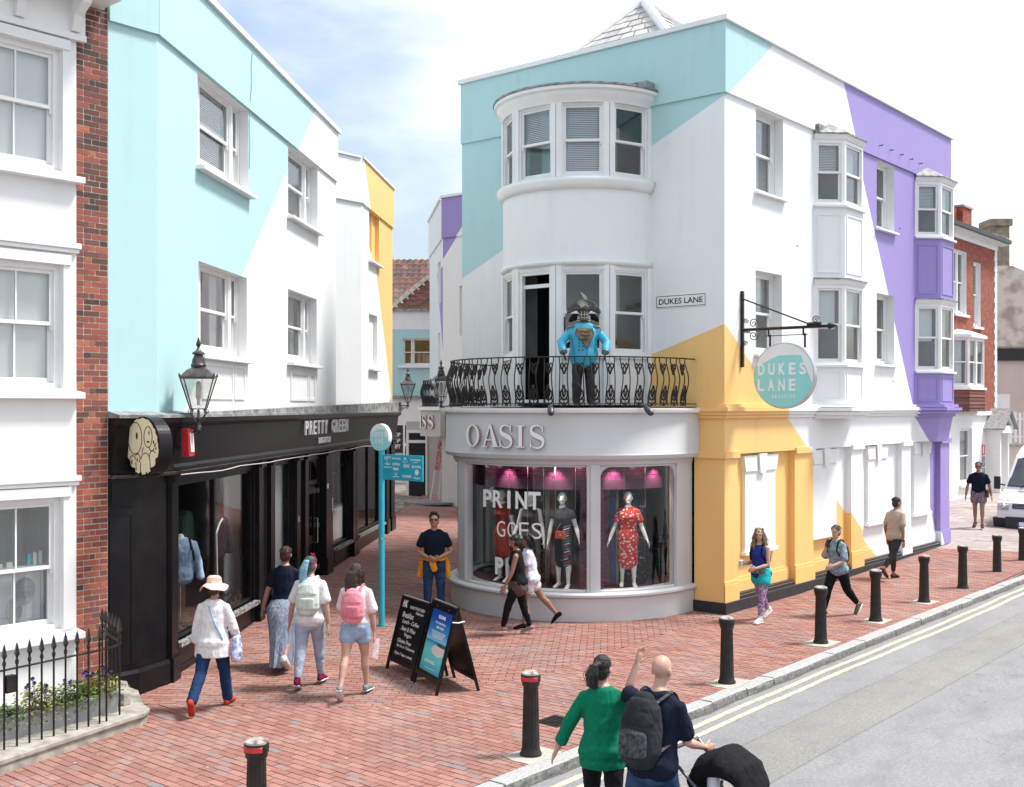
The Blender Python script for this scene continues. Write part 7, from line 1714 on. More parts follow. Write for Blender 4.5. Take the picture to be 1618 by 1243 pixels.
    def build_body(s):
        H = s.h; mb = MB(); k = s.w
        p, r = s.torso_secs(); loft(mb, p, r)
        loft(mb, [s.sp(.82), s.sp(.86, .006*H), s.hc-Vector((0, 0, .03*H))], [.040*H if not s.f else .036*H, .031*H if not s.f else .027*H, .030*H if not s.f else .026*H])
        for hp, kn, an, heel, toe, td, up in s.leg:
            loft(mb, [hp+Vector((0, 0, .02*H)), hp.lerp(kn, .3), hp.lerp(kn, .75), kn, kn.lerp(an, .3)-Vector((0, .008*H, 0)), kn.lerp(an, .7), an], [(.052*H, .055*H), (.050*H, .054*H), (.038*H, .040*H), (.031*H, .033*H), (.032*H, .035*H), (.022*H, .024*H), (.018*H, .020*H)])
            loft(mb, [heel+up*.008*H, heel.lerp(toe, .45)+up*.010*H, toe-up*.0*H], [(.019*H, .020*H), (.024*H, .018*H), (.022*H, .010*H)], side=td.cross(up))
            loft(mb, [an, heel.lerp(toe, .3)+up*.01*H], [.018*H, .020*H])
        for sh_, el, wr, d1, d2, sg in s.arm:
            q = s.sp(.805, 0, sg*s.sw*.42)
            loft(mb, [q, sh_-Vector((0, 0, .004*H))], [.026*H, .026*H])
            loft(mb, [sh_, sh_.lerp(el, .45), el, el.lerp(wr, .3), wr], [.028*H, .027*H*(1.08 if not s.f else .92), .0215*H, (.0225*H, .022*H), (.0165*H, .0125*H)])
            s.hand(mb, wr, d2, sg)
        q = H/1.7; R = s.HR
        ball(mb, s.hd(0, -.006, .028), (.074*q, .092*q, .088*q), R); ball(mb, s.hd(0, .012, -.022), (.064*q, .074*q, .082*q), R); ball(mb, s.hd(0, .048, -.078), (.034*q, .034*q, .028*q), R)
        if s.face:
            loft(mb, [s.hd(0, .086, .020), s.hd(0, .102, -.012), s.hd(0, .104, -.022)], [.009*q, .012*q, .014*q]); ball(mb, s.hd(0, .082, .028), (.05*q, .012*q, .010*q), R); ball(mb, s.hd(0, .080, -.052), (.022*q, .014*q, .010*q), R)
        else: loft(mb, [s.hd(0, .086, .020), s.hd(0, .098, -.022)], [.008*q, .011*q])
        for sg in (-1, 1): ball(mb, s.hd(sg*.077, -.008, -.008), (.010*q, .020*q, .032*q), R)
        s.body = soft('body', mb, s.skin, s.root, 0.0085, 3)
        if s.face:
            m2 = MB()
            for sg in (-1, 1): ball(m2, s.hd(sg*.031, .079, .004), (.014*q, .008*q, .007*q), R, 10)
            m2.build('eyes', pm('eye_dark', (0.03,0.022,0.02), 0.3), s.root); m2 = MB()
            ball(m2, s.hd(0, .0925, -.050), (.023*q, .006*q, .0075*q), R, 10); m2.build('mouth', pm('lip_skin', (0.36,0.13,0.11), 0.5), s.root)
    def hand(s, mb, wr, d, sg):
        H = s.h; up = Vector((0, 0, 1)); n_ = Vector((sg, 0, 0)); n_ = (n_-d*n_.dot(d)); n_ = n_.normalized() if n_.length > .2 else d.orthogonal().normalized()   # back of the hand
        w = d.cross(n_)
        palm = wr+d*.030*H
        loft(mb, [wr, wr+d*.018*H, wr+d*.050*H], [(.016*H, .011*H), (.022*H, .011*H), (.025*H, .010*H)], side=w)
        for k in range(4):
            o_ = (k-1.5)*.0135*H; l = (.036, .043, .040, .030)[k]*H; b = wr+d*.050*H+w*o_
            p1 = b+d*l*.5+w*o_*.10; p2 = p1+(d*.8-n_*.45).normalized()*l*.5
            loft(mb, [b-d*.01*H, p1, p2], [.0062*H, .0056*H, .0048*H], n=8)
        t0 = wr+d*.012*H+w*.018*H*(1 if w.y > 0 else -1); tw = w*(1 if w.y > 0 else -1)
        loft(mb, [t0, t0+(d*.7+tw*.7-n_*.15).normalized()*.022*H, t0+(d*.9+tw*.6-n_*.3).normalized()*.040*H], [.0085*H, .0065*H, .005*H], n=8)
    # ---- clothes
    def top(s, mat, name='shirt', off=.014, lo=.475, hi=.815, sleeve=.55, loose=.012, sl_off=.014, disp=.006, flare=.006, neck=None, mb0=None):
        H = s.h; mb = mb0 or MB(); p, r = s.torso_secs(off, lo, hi, loose); 
        if hi < .82: pass
        loft(mb, p, r, cap=False) if False else loft(mb, p, r)
        for sh_, el, wr, d1, d2, sg in s.arm:
            if sleeve <= 0: continue
            q = s.sp(.80, 0, sg*s.sw*.42); loft(mb, [q, q.lerp(sh_, .6), sh_-Vector((sg*.008, 0, .006*H))], [.028*H+off*.5, .028*H+off*.5, .024*H+off*.5])
            if sleeve <= 1: loft(mb, [sh_, sh_.lerp(el, sleeve*.5), sh_.lerp(el, sleeve)], [.026*H+off*.5, .029*H+sl_off*.8, .029*H+sl_off*.8+flare])
            else:
                e = el.lerp(wr, sleeve-1); loft(mb, [sh_, sh_.lerp(el, .5), el, el.lerp(e, .6), e], [.026*H+off*.5, .028*H+sl_off*.8, .025*H+sl_off, .023*H+sl_off, .018*H+sl_off+flare])
        return soft(name, mb, mat, s.root, 0.012, 2, disp, .09)
    def trousers(s, mat, name='trousers', off=.010, to=1.95, flare=0.0, waist=.585, disp=.006, tight=0.0):
        H = s.h; mb = MB(); p, r = s.torso_secs(off, .475, waist); loft(mb, p, r)
        for hp, kn, an, heel, toe, td, up in s.leg:
            if to <= 1: e = hp.lerp(kn, to); loft(mb, [hp+Vector((0, 0, .02*H)), hp.lerp(kn, to*.5), e], [.056*H+off, .053*H+off+flare*.5, .050*H+off+flare])
            else:
                e = kn.lerp(an, to-1); loft(mb, [hp+Vector((0, 0, .02*H)), hp.lerp(kn, .3), hp.lerp(kn, .75), kn, kn.lerp(e, .35), kn.lerp(e, .75), e], [.055*H+off, .053*H+off, .043*H+off, .0375*H+off, .035*H+off+flare*.2, .026*H+off+flare*.6, .021*H+off+flare])
        return soft(name, mb, mat, s.root, 0.012, 2, disp, .07)
    def shoes(s, mat, sole=None, high=False, name='shoe'):
        H = s.h
        for hp, kn, an, heel, toe, td, up in s.leg:
            sd_ = td.cross(up); mb = MB()
            loft(mb, [heel+up*.006*H-td*.002*H, heel.lerp(toe, .35)+up*.014*H, heel.lerp(toe, .7)+up*.006*H, toe-up*.002*H], [(.023*H, .026*H), (.025*H, .026*H), (.028*H, .020*H), (.025*H, .013*H)], side=sd_)
            loft(mb, [heel.lerp(toe, .18)+up*.01*H, an+up*(.03*H if high else .002*H)], [.028*H, .025*H])
            o = soft(name, mb, mat, s.root, 0.009, 2)
            if sole:
                mb = MB(); loft(mb, [heel-up*.012*H-td*.006*H, heel.lerp(toe, .5)-up*.010*H, toe-up*.008*H+td*.006*H], [(.026*H, .008*H), (.028*H, .008*H), (.027*H, .008*H)], side=sd_); mb.build('sole', sole, o)
    def skirt(s, mat, to=.08, r0=.075, r1=.15, name='skirt', mult=1.0):
        H = s.h; mb = MB(); n = 40; rows = 12; vs = []
        ya = (s.leg[0][2].y+s.leg[1][2].y)/2; sy = abs(s.leg[0][2].y-s.leg[1][2].y)/2
        top_ = s.sp(.60)
        for j in range(rows):
            f = j/(rows-1); z = top_.z*(1-f)+to*f; rx = (.082*(1-f)**2+.104*min(1, f*5)*(1-f)+r1/1.7*.9*f)*H; ry = (.06*(1-f)+.075*min(1, f*5)*(1-f)+.07*f)*H+sy*f*.9
            for k in range(n):
                a = 2*PI*k/n; w = 1+.05*f*math.sin(a*11+f*2)+.03*f*math.sin(a*5); vs.append((rx*w*math.cos(a), ya*f+top_.y*(1-f)+ry*w*math.sin(a), z))
        mb.add(vs, [(j*n+k, j*n+(k+1) % n, (j+1)*n+(k+1) % n, (j+1)*n+k) for j in range(rows-1) for k in range(n)]+[tuple(range(n)), tuple((rows-1)*n+k for k in range(n-1, -1, -1))], 0, True)
        return mb.build(name, mat, s.root)
    def hair(s, mat, style='short', length=.3, disp=.006, extra=None):
        q = s.h/1.7; R = s.HR; mb = MB()
        ball(mb, s.hd(0, -.018, .040), (.082*q, .092*q, .088*q), R)
        ball(mb, s.hd(0, -.040, -.015), (.078*q, .066*q, .085*q), R)
        if style == 'quiff': loft(mb, [s.hd(-.03, .045, .115), s.hd(.01, .065, .125), s.hd(.04, .05, .11)], [.032*q]*3)
        if style == 'crop': pass
        if style in ('long', 'curly'):
            w = .085 if style == 'long' else .105
            loft(mb, [s.hd(0, -.045, .02), s.hd(0, -.075, -.08), s.hd(0, -.095, -.16), s.hd(0, -.10, -length)], [(w*q, .05*q), (w*q, .045*q), ((w+.01)*q, .04*q), (w*.55*q, .022*q)])
            for sg in (-1, 1):
                if style == 'curly': loft(mb, [s.hd(sg*.07, .0, .03), s.hd(sg*.092, .01, -.07), s.hd(sg*.10, .03, -.17), s.hd(sg*.085, .045, -length*.85)], [.030*q, .036*q, .038*q, .018*q])
                else: loft(mb, [s.hd(sg*.07, -.01, .03), s.hd(sg*.082, -.02, -.08), s.hd(sg*.085, -.04, -.18)], [.022*q, .022*q, .015*q])
        if style == 'ponytail': loft(mb, [s.hd(0, -.09, .05), s.hd(-.01, -.135, .045), s.hd(-.02, -.155, -.03), s.hd(-.03, -.15, -.13), s.hd(-.035, -.145, -length)], [.03*q, .036*q, (.052*q, .034*q), (.052*q, .03*q), (.022*q, .014*q)])
        if style == 'bun': ball(mb, s.hd(0, -.11, .05), (.04*q, .04*q, .04*q), R)
        st_ = MB(); rng = random.Random(len(BAKE))
        if style in ('long', 'curly', 'ponytail'):
            for k in range(90):
                if style == 'ponytail': x0 = rng.gauss(-.02, .016); P4 = [s.hd(x0, -.12, .05), s.hd(x0*1.8, -.165+rng.uniform(-.01, .02), -.03), s.hd(x0*1.6, -.155, -length*.6), s.hd(x0*1.2, -.15+rng.gauss(0, .01), -length*rng.uniform(.9, 1.15))]
                else:
                    x0 = rng.uniform(-.09, .09); w_ = .035 if style == 'curly' else .008; back = rng.random() < (.75 if style == 'long' else .45)
                    yb = -.09-.03*math.cos(x0*12) if back else rng.uniform(-.04, .05); x1 = x0 if back else math.copysign(.098+rng.uniform(0, .02), x0)
                    P4 = [s.hd(x0*.7, -.05 if back else 0, .11), s.hd(x1*(.9 if back else .85), yb-.01, .0), s.hd(x1+rng.gauss(0, w_*.5), yb-.02, -.10), s.hd(x1*.9+rng.gauss(0, w_), yb-.015, -.20), s.hd(x1*.7+rng.gauss(0, w_), yb, -length*rng.uniform(.8, 1.1))]
                    if style == 'curly': P4 = [p4+Vector((rng.gauss(0, .010), rng.gauss(0, .010), 0)) for p4 in P4]
                st_.tube(P4, [.004]*(len(P4)-1)+[.001], 4)
        else:
            for k in range(110):
                a = rng.uniform(0, 2*PI); th = rng.uniform(.15, 1.35); v = Vector((math.cos(a)*math.sin(th)*.083, math.sin(a)*math.sin(th)*.094-.018, math.cos(th)*.09+.040))
                if v.y > .055 and v.z < .075: continue
                d_ = Vector((v.x*.2+rng.gauss(0, .006), v.y*.2-.004, -.020-.01*rng.random())); st_.tube([s.hd(*v), s.hd(*(v+d_*.5+v*.03)), s.hd(*(v+d_))], [.004, .004, .001], 4)
        st_.build('hair_strands', mat, s.root, kind='stuff')
        return soft('hair', mb, mat, s.root, 0.0085, 1, disp, .035)
    def glasses(s):
        q = s.h/1.7; mb = MB()
        for sg in (-1, 1): ball(mb, s.hd(sg*.032, .092, .004), (.027*q, .008*q, .017*q), s.HR, 10); mb.tube([s.hd(sg*.055, .088, .008), s.hd(sg*.078, .0, .006)], .003*q, 5)
        mb.tube([s.hd(-.012, .100, .008), s.hd(.012, .100, .008)], .003*q, 5); mb.build('sunglasses', pm('dark_lens', (0.012,0.010,0.010), 0.12), s.root)
def backpack(P_, label, mat, mat2, h=.42, w=.15, d=.075, name='backpack', flap=True, straps=True):
    t_ = thing(name, label, 'backpack', tuple(P_.root.location), P_.root.rotation_euler[2]); H = P_.h
    c = P_.sp(.70); c0 = c+Vector((0, -.062*H*P_.w-d*.75, 0)); mb = MB()
    up = (P_.sp(.8)-P_.sp(.6)).normalized()
    loft(mb, [c0-up*h*.42, c0-up*h*.30, c0+up*h*.05, c0+up*h*.32, c0+up*h*.44], [(w*.80, d*.85), (w, d*1.05), (w*.98, d), (w*.82, d*.8), (w*.5, d*.5)], n=20)
    b = soft('bag', mb, mat, t_, 0.010, 2, .006, .07)
    mb = MB(); loft(mb, [c0+Vector((0, -d*.85, 0))-up*h*.30, c0+Vector((0, -d*.95, 0))-up*h*.02], [(w*.72, d*.38), (w*.68, d*.34)], n=16); soft('pocket', mb, mat2, t_, 0.010, 2, .003, .06)
    if flap: mb = MB(); loft(mb, [c0+Vector((0, -d*.5, 0))+up*h*.12, c0+Vector((0, -d*.2, 0))+up*h*.36], [(w*.84, d*.62), (w*.62, d*.6)], n=16); soft('flap', mb, mat, t_, 0.010, 2, .003, .06)
    mb = MB(); mb.tube([c0+up*h*.40+Vector((-.03, 0, 0)), c0+up*(h*.40+.05)+Vector((-.02, .0, 0)), c0+up*(h*.40+.05)+Vector((.02, 0, 0)), c0+up*h*.40+Vector((.03, 0, 0))], .006, 6); mb.tube([c0+Vector((-.02, -d*1.3, 0))-up*h*.02, c0+Vector((-.02, -d*1.35, 0))-up*h*.35], .005, 5); mb.build('cord', mat2, t_)
    if straps:
        for sg in (-1, 1):
            sh_ = P_.sp(.828, 0, sg*P_.sw*.62); mb = MB(); rY = .062*H*P_.w+.02
            pts = [c0+up*h*.36+Vector((sg*w*.45, .03, 0)), sh_+Vector((0, -.05, .030)), sh_+Vector((0, .0, .046)), sh_+Vector((0, .055, .015)), P_.sp(.74, rY+.02, sg*P_.sw*.75), P_.sp(.66, rY*.6, sg*P_.sw*.95), c0-up*h*.30+Vector((sg*w*.8, .04, 0))]
            loft(mb, pts, [(.022, .007)]*7, side=(1, 0, 0), n=10); soft('strap', mb, mat2, t_, 0.008, 1)
    return t_
SK_P = skin('pale_skin', (0.50, 0.29, 0.22)); SK_T = skin('tanned_skin', (0.30, 0.15, 0.10)); SK_M = skin('warm_skin', (0.40, 0.21, 0.145)); SK_D = skin('brown_skin', (0.22, 0.115, 0.08))
def cl(name, c, c2=None, sc=20, **k):
    """cloth: weave plus soft crumple folds in the bump"""
    if name in MATS: return MATS[name]
    m = pm(name, c, 0.85, 0.16, sc, 0, 220, col2=c2, spec=.2, **k); t = m.node_tree; b = t.nodes['Principled BSDF']
    f1 = _noise(t, 5.5, 2, stretch=(1.2, 1.2, .55)); f1.inputs['Distortion'].default_value = 1.2; f2 = _noise(t, 200, 2)
    rdg = math_(t, 'ABSOLUTE', math_(t, 'SUBTRACT', f1.outputs[0], .5))
    bump(t, b, math_(t, 'ADD', math_(t, 'MULTIPLY', rdg, -3.0), math_(t, 'MULTIPLY', f2.outputs[0], .05)), .5, .022); return m
def hairm(name, c, c2):
    if name in MATS: return MATS[name]
    m = pm(name, c, 0.42, 0, 1, 0, 60, col2=c2, stretch=(70, 70, 7)); t = m.node_tree; b = t.nodes['Principled BSDF']
    f = _noise(t, 1, 3, stretch=(110, 110, 9)); bump(t, b, f.outputs[0], 1.0, .012); return m
C_navy = cl('navy_cotton', (0.006, 0.009, 0.024)); C_wht = cl('white_cotton', (0.72, 0.71, 0.72)); C_blk = cl('black_cotton', (0.006, 0.006, 0.008))
C_den = cl('blue_denim', (0.012, 0.03, 0.08), (0.035, 0.065, 0.13), 9); C_pden = cl('pale_denim', (0.22, 0.32, 0.45), (0.33, 0.42, 0.55), 9); C_gjean = cl('grey_wash_jeans', (0.38, 0.43, 0.52), (0.28, 0.33, 0.42), 9)
C_trN = cl('dark_blue_trousers', (0.012, 0.035, 0.10)); M_sole = pm('white_rubber', (0.65, 0.64, 0.62), 0.6); C_red = cl('red_canvas', (0.50, 0.05, 0.03)); C_mar = cl('maroon_canvas', (0.20, 0.01, 0.05))
H_br = hairm('brown_hair', (0.055, 0.03, 0.018), (0.025, 0.014, 0.009)); H_dk = hairm('dark_hair', (0.007, 0.0055, 0.005), (0.016, 0.011, 0.009)); H_rd = hairm('auburn_hair', (0.075, 0.017, 0.013), (0.025, 0.008, 0.007)); H_bl = hairm('blonde_hair', (0.30, 0.20, 0.09), (0.14, 0.085, 0.04)); H_bu = hairm('blue_dyed_hair', (0.12, 0.33, 0.45), (0.25, 0.45, 0.52)); H_gr = hairm('grey_hair', (0.10, 0.105, 0.12), (0.035, 0.037, 0.042))
st_dn = (-.6388, -.7694); st_up = (.6388, .7694)
# 1 sun hat
p = Person('woman in a white smock and pink sun hat walking beside the black shopfront', -3.66, 13.9, (0.1, 1), 1.62, skinm=SK_M, legs=((-24, 22, -50), (20, 4, 5)), arms=(((-.25, .05, -1), (-.1, .15, -1)), ((-.35, .1, -1), (.1, .75, -.7))))
p.hair(H_br, 'short'); mb = MB(); loft(mb, [p.sp(.66), p.sp(.56), p.sp(.47), p.sp(.42)], [(.095*1.62, .075*1.62), (.122*1.62, .094*1.62), (.135*1.62, .102*1.62), (.137*1.62, .104*1.62)], cap=False); p.top(C_wht, 'smock', .020, .52, sleeve=1.7, loose=.02, sl_off=.018, disp=.005, mb0=mb)
p.trousers(C_trN, flare=.022); p.shoes(C_red, None)
mb = MB(); q = p.h/1.7; prof = [(0, .135), (.06, .13), (.085, .105), (.092, .05), (.10, .035), (.135, .012), (.175, -.03), (.172, -.034), (.13, .004), (.09, .03)]
for i in range(len(prof)): pass
mb.lathe(prof, (0, 0, 0), 30)
for i_, v_ in enumerate(mb.v):
    a_ = math.atan2(v_[1], v_[0]); r_ = math.hypot(v_[0], v_[1]); fl_ = max(0, r_-.10)*(.35*math.sin(a_*3+1)+.2*math.sin(a_*5)); mb.v[i_] = tuple(p.hc+Vector((v_[0], v_[1]-.01, v_[2]+.02+fl_-.12*v_[1])))
hat = mb.build('sun_hat', pm('pink_orange_print', (0.80, 0.30, 0.28), 0.8, 0, 10, 0.2, 60, col2=(0.85, 0.62, 0.50)), p.root); hat.modifiers.new('t', 'SOLIDIFY').thickness = .004
mb = MB(); mb.tube([p.sp(.83, -.03, -.06), p.sp(.80, -.10, -.02), p.sp(.68, -.115, .06), p.sp(.56, -.10, .16)], .013, 8); mb.build('bag_strap', cl('pale_blue_webbing', (0.30, 0.45, 0.65)), p.root)
bg_ = thing('shoulder_bag', 'white and blue patterned bag at the right hip of the woman in the sun hat', 'bag', tuple(p.root.location), p.root.rotation_euler[2])
mb = MB(); b0 = Vector((.27, .08, p.hz-.06)); loft(mb, [b0+Vector((0, 0, -.16)), b0+Vector((0, 0, -.08)), b0+Vector((0, 0, .10))], [(.05, .12), (.06, .14), (.035, .11)]); soft('bag_body', mb, cl('blue_white_print', (0.62, 0.64, 0.72), (0.12, 0.18, 0.42), 16), bg_, .011, 2, .008, .06)
# 2 navy tee and long skirt
p = Person('woman with short auburn hair in navy tee and long grey striped skirt', -3.2, 16.0, (0.05, 1), 1.68, skinm=SK_M, legs=((12, 6, 0), (-20, 25, -35)), arms=(((-.35, .0, -1), (-.30, .15, -1)), ((-.15, .1, -1), (-.05, .25, -1))))
p.hair(H_rd, 'short', disp=.010); p.top(C_navy, 't_shirt', .016, .51, sleeve=.62, loose=.02, width=None) if False else p.top(C_navy, 't_shirt', .016, .51, sleeve=.62, loose=.02)
p.skirt(cl('grey_striped_jersey', (0.30, 0.34, 0.42), (0.13, 0.16, 0.22), 12, stretch=(5, 5, .25)), to=.10, r1=.17); p.shoes(M_sole, M_sole)
# 3 blue ponytail
p = Person('woman with a blue ponytail and red bandana in white tee and grey jeans', -2.66, 14.95, (0.05, 1), 1.69, skinm=SK_P, legs=((-14, 10, -18), (16, 6, 0)), arms=(((-.30, .05, -1), (-.20, .2, -1)), ((-.22, -.15, -1), (-.1, .0, -1))), head=(-12, 0))
p.hair(H_gr, 'crop', disp=.006); 
mb = MB(); q = p.h/1.7; loft(mb, [p.hd(0, -.085, .06), p.hd(-.01, -.13, .055), p.hd(-.03, -.155, -.03), p.hd(-.05, -.15, -.14), p.hd(-.055, -.145, -.27)], [.03*q, .038*q, (.055*q, .036*q), (.055*q, .032*q), (.022*q, .014*q)]); soft('ponytail', mb, H_bu, p.root, .009, 1, .012, .04)
mb = MB(); loft(mb, [p.hd(-.083, .0, .06), p.hd(-.06, -.08, .0), p.hd(.0, -.112, -.03), p.hd(.06, -.08, .0), p.hd(.087, .0, .06), p.hd(.03, .02, .135)], [(.012, .006)]*6); mb.tube([p.hd(0.02, .02, .13), p.hd(.05, .02, .165)], [.016, .006], 8); mb.tube([p.hd(0.02, .02, .13), p.hd(-.02, .02, .165)], [.016, .006], 8); soft('bandana', mb, cl('red_spotted_cotton', (0.45, 0.02, 0.05)), p.root, .009, 1)
p.top(C_wht, 't_shirt', .018, .52, sleeve=.75, loose=.02, sl_off=.022, flare=.012); p.trousers(C_gjean, 'jeans', .013, 1.88); p.shoes(C_mar, M_sole, True)
backpack(p, 'white canvas backpack worn by the woman with the blue ponytail', cl('off_white_canvas', (0.62, 0.66, 0.62)), cl('pale_mint_canvas', (0.55, 0.62, 0.58)), .44, .16, .08)
# 4 pink backpack
p = Person('long haired girl in pale tee and denim shorts walking left of the chalkboard', -2.0, 14.52, (0.12, 1), 1.66, skinm=SK_P, legs=((-20, 14, -40), (14, 6, 0)), arms=(((-.20, .35, -1), (.1, .9, -.5)), ((-.20, .05, -1), (-.05, .15, -1))), head=(-25, 5))
p.hair(H_br, 'long', .34); p.top(cl('pale_pink_cotton', (0.75, 0.66, 0.68)), 't_shirt', .02, .54, sleeve=.8, loose=.012, sl_off=.026, flare=.014); p.trousers(C_pden, 'denim_shorts', .010, .42, flare=.014); p.shoes(cl('grey_canvas', (0.22, 0.22, 0.23)), M_sole)
backpack(p, 'pink backpack worn by the long haired girl in denim shorts', cl('pink_canvas', (0.75, 0.27, 0.33)), cl('deep_pink_canvas', (0.66, 0.20, 0.26)), .42, .155, .085)
lf = thing('leaflet', 'white and red leaflet held by the girl with the pink backpack', 'leaflet', tuple(p.root.location), p.root.rotation_euler[2]); wr = p.arm[1][2]
mb = MB(); mb.hexa([wr+Vector(v) for v in ((-.01,-.05,-.33),(.06,-.07,-.34),(.062,-.066,-.34),(-.008,-.046,-.33),(-.005,.05,-.10),(.06,.04,-.10),(.062,.044,-.10),(-.003,.054,-.10))]); mb.build('paper', pm('leaflet_paper', (0.8,0.74,0.75), 0.6, 0, 22, 0, col2=(0.7,0.45,0.5)), lf)
# 5 man with orange jacket
p = Person('man in navy tee and sunglasses with orange jacket tied round his waist', -1.36, 19.9, (0.0, -1), 1.80, female=False, skinm=SK_M, legs=((4, 4, 0, 3), (6, 8, 0, 3)), arms=(((-.35, -.05, -1), (.95, .75, -.45)), ((-.35, -.05, -1), (.95, .75, -.45))), head=(0, -8), width=.98)
p.hair(H_dk, 'quiff'); p.glasses(); p.top(C_navy, 't_shirt', .014, .54, sleeve=.62, loose=.014); p.trousers(C_den, 'jeans', .010)
p.shoes(C_blk, M_sole); C_or = cl('orange_sweatshirt', (0.85, 0.33, 0.02)); mb = MB(); H = p.h
wz = p.sp(.565)
loft(mb, [wz+Vector((.17*math.cos(a)*1.12, .135*math.sin(a), -.02*math.sin(a))) for a in [2*PI*i/16 for i in range(17)]], [.030]*17)
loft(mb, [wz+Vector((.10, -.10, 0)), wz+Vector((.20, -.08, -.14)), wz+Vector((.27, -.05, -.34))], [(.10, .03), (.09, .03), (.05, .025)]); loft(mb, [wz+Vector((-.10, -.10, 0)), wz+Vector((-.19, -.08, -.14)), wz+Vector((-.24, -.05, -.34))], [(.10, .03), (.09, .03), (.05, .025)])
loft(mb, [wz+Vector((.01, .14, .02)), wz+Vector((.02, .17, -.07)), wz+Vector((-.02, .165, -.20))], [(.05, .03), (.06, .03), (.05, .022)]); soft('tied_jacket', mb, C_or, p.root, .012, 2, .014, .08)
# 6 dark haired woman passing the shop window
p = Person('dark haired woman in black vest and leggings passing the curved shop window', 0.10, 18.45, (-1, .1), 1.60, skinm=SK_T, legs=((22, 8, 4), (-10, 8, -12)), arms=(((-.12, .25, -1), (-.05, .5, -1)), ((-.12, -.1, -1), (-.05, .1, -1))), head=(-20, 8))
p.hair(H_dk, 'short', disp=.01); p.top(C_blk, 'vest', .014, .50, sleeve=.0, loose=.02); p.trousers(C_blk, 'leggings', .007, 1.9); p.shoes(cl('pink_grey_mesh', (0.35, 0.18, 0.17)), M_sole)
mb = MB(); wz = p.sp(.52); loft(mb, [wz+Vector((0, 0, -.10)), wz+Vector((0, 0, .0)), wz+Vector((0, 0, .07))], [(.20, .17), (.20, .16), (.17, .13)]); soft('tied_jumper', mb, cl('brown_wool', (0.10, 0.07, 0.06)), p.root, .012, 2, .014, .08)
# 7 girl in white behind her
p = Person('girl in white top and shorts half hidden behind the woman in black', 0.30, 19.0, (-1, .05), 1.58, skinm=SK_T, legs=((12, 10, 0), (-30, 12, -40)), arms=(((-.1, .2, -1), (-.05, .4, -1)), ((-.1, -.1, -1), (-.05, .1, -1))), head=(0, 10))
p.hair(H_dk, 'long', .3); p.top(cl('lilac_white_cotton', (0.70, 0.68, 0.78)), 't_shirt', .018, .50, sleeve=.6, loose=.03); p.trousers(C_wht, 'shorts', .012, .45, flare=.02); p.shoes(C_blk, None)
# 8 blonde woman
p = Person('curly blonde woman in blue vest and patterned leggings carrying a coffee cup', 4.30, 19.62, (-.72, -.70), 1.62, skinm=SK_P, legs=((16, 6, 4), (-18, 20, -30)), arms=(((-.15, .15, -1), (.55, .9, -.25)), ((-.15, -.05, -1), (.05, .9, .0))), head=(28, 5))
p.hair(H_bl, 'curly', .33, .018); p.top(cl('royal_blue_jersey', (0.025, 0.04, 0.24)), 'vest', .013, .49, hi=.80, sleeve=0, loose=.018); p.trousers(cl('turquoise_cotton', (0.02, 0.45, 0.48)), 'turquoise_shorts', .020, .38, flare=.02)
p.trousers(cl('purple_check_leggings', (0.50, 0.38, 0.52), (0.10, 0.03, 0.12), 26), 'leggings', .007, 1.9); p.shoes(M_sole, M_sole, True)
mb = MB(); wz = p.sp(.555, .13, .0); loft(mb, [wz+Vector((-.12, -.02, 0)), wz, wz+Vector((.12, -.02, 0))], [(.035, .055)]*3, side=(0, 1, 0)); soft('waist_pouch', mb, cl('camo_pouch', (0.08, 0.09, 0.08), (0.25, 0.25, 0.22), 30), p.root, .010, 1)
backpack(p, 'small black backpack worn by the curly blonde woman', C_blk, C_blk, .30, .12, .05, flap=False)
wr = p.arm[1][2]+p.arm[1][4]*.10; cu_ = thing('coffee_cup', 'white takeaway coffee cup held up by the curly blonde woman', 'cup', tuple(p.root.location), p.root.rotation_euler[2])
mb = MB(); mb.lathe([(0, -.06), (.030, -.06), (.040, .055), (0, .055)], tuple(wr), 20); mb.build('cup_body', M_sole, cu_); mb = MB(); mb.lathe([(.043, .056), (.043, .066), (.035, .075), (0, .075)], tuple(wr), 20); mb.build('lid', M_letter, cu_)
# 9 woman on the phone
p = Person('woman in patterned shirt and black trousers talking on a phone', 5.78, 20.15, (-.85, -.52), 1.62, skinm=SK_P, legs=((-20, 24, -42), (22, 8, 6)), arms=(((-.25, .2, -1), (.25, .85, -.3)), ((-.12, .42, -.9), (.42, .22, 1))), head=(10, 6))
p.hair(H_gr, 'short'); p.top(cl('blue_grey_print_cotton', (0.28, 0.38, 0.42), (0.12, 0.17, 0.20), 24), 'shirt', .018, .52, sleeve=.85, loose=.02, sl_off=.02, flare=.01); p.trousers(C_blk, 'trousers', .016, 1.8, flare=.004); p.shoes(cl('grey_green_canvas', (0.10, 0.11, 0.09)), M_sole, False)
backpack(p, 'black backpack slung on the woman talking on the phone', C_blk, C_blk, .34, .14, .06, flap=False)
wr = p.arm[1][2]+p.arm[1][4]*.07; ph_ = thing('mobile_phone', 'dark mobile phone held to the ear of the woman in patterned shirt', 'phone', tuple(p.root.location), p.root.rotation_euler[2])
mb = MB(); mb.box(wr.x-.045, wr.x-.037, wr.y-.02, wr.y+.05, wr.z-.06, wr.z+.08); mb.build('handset', M_plas, ph_)
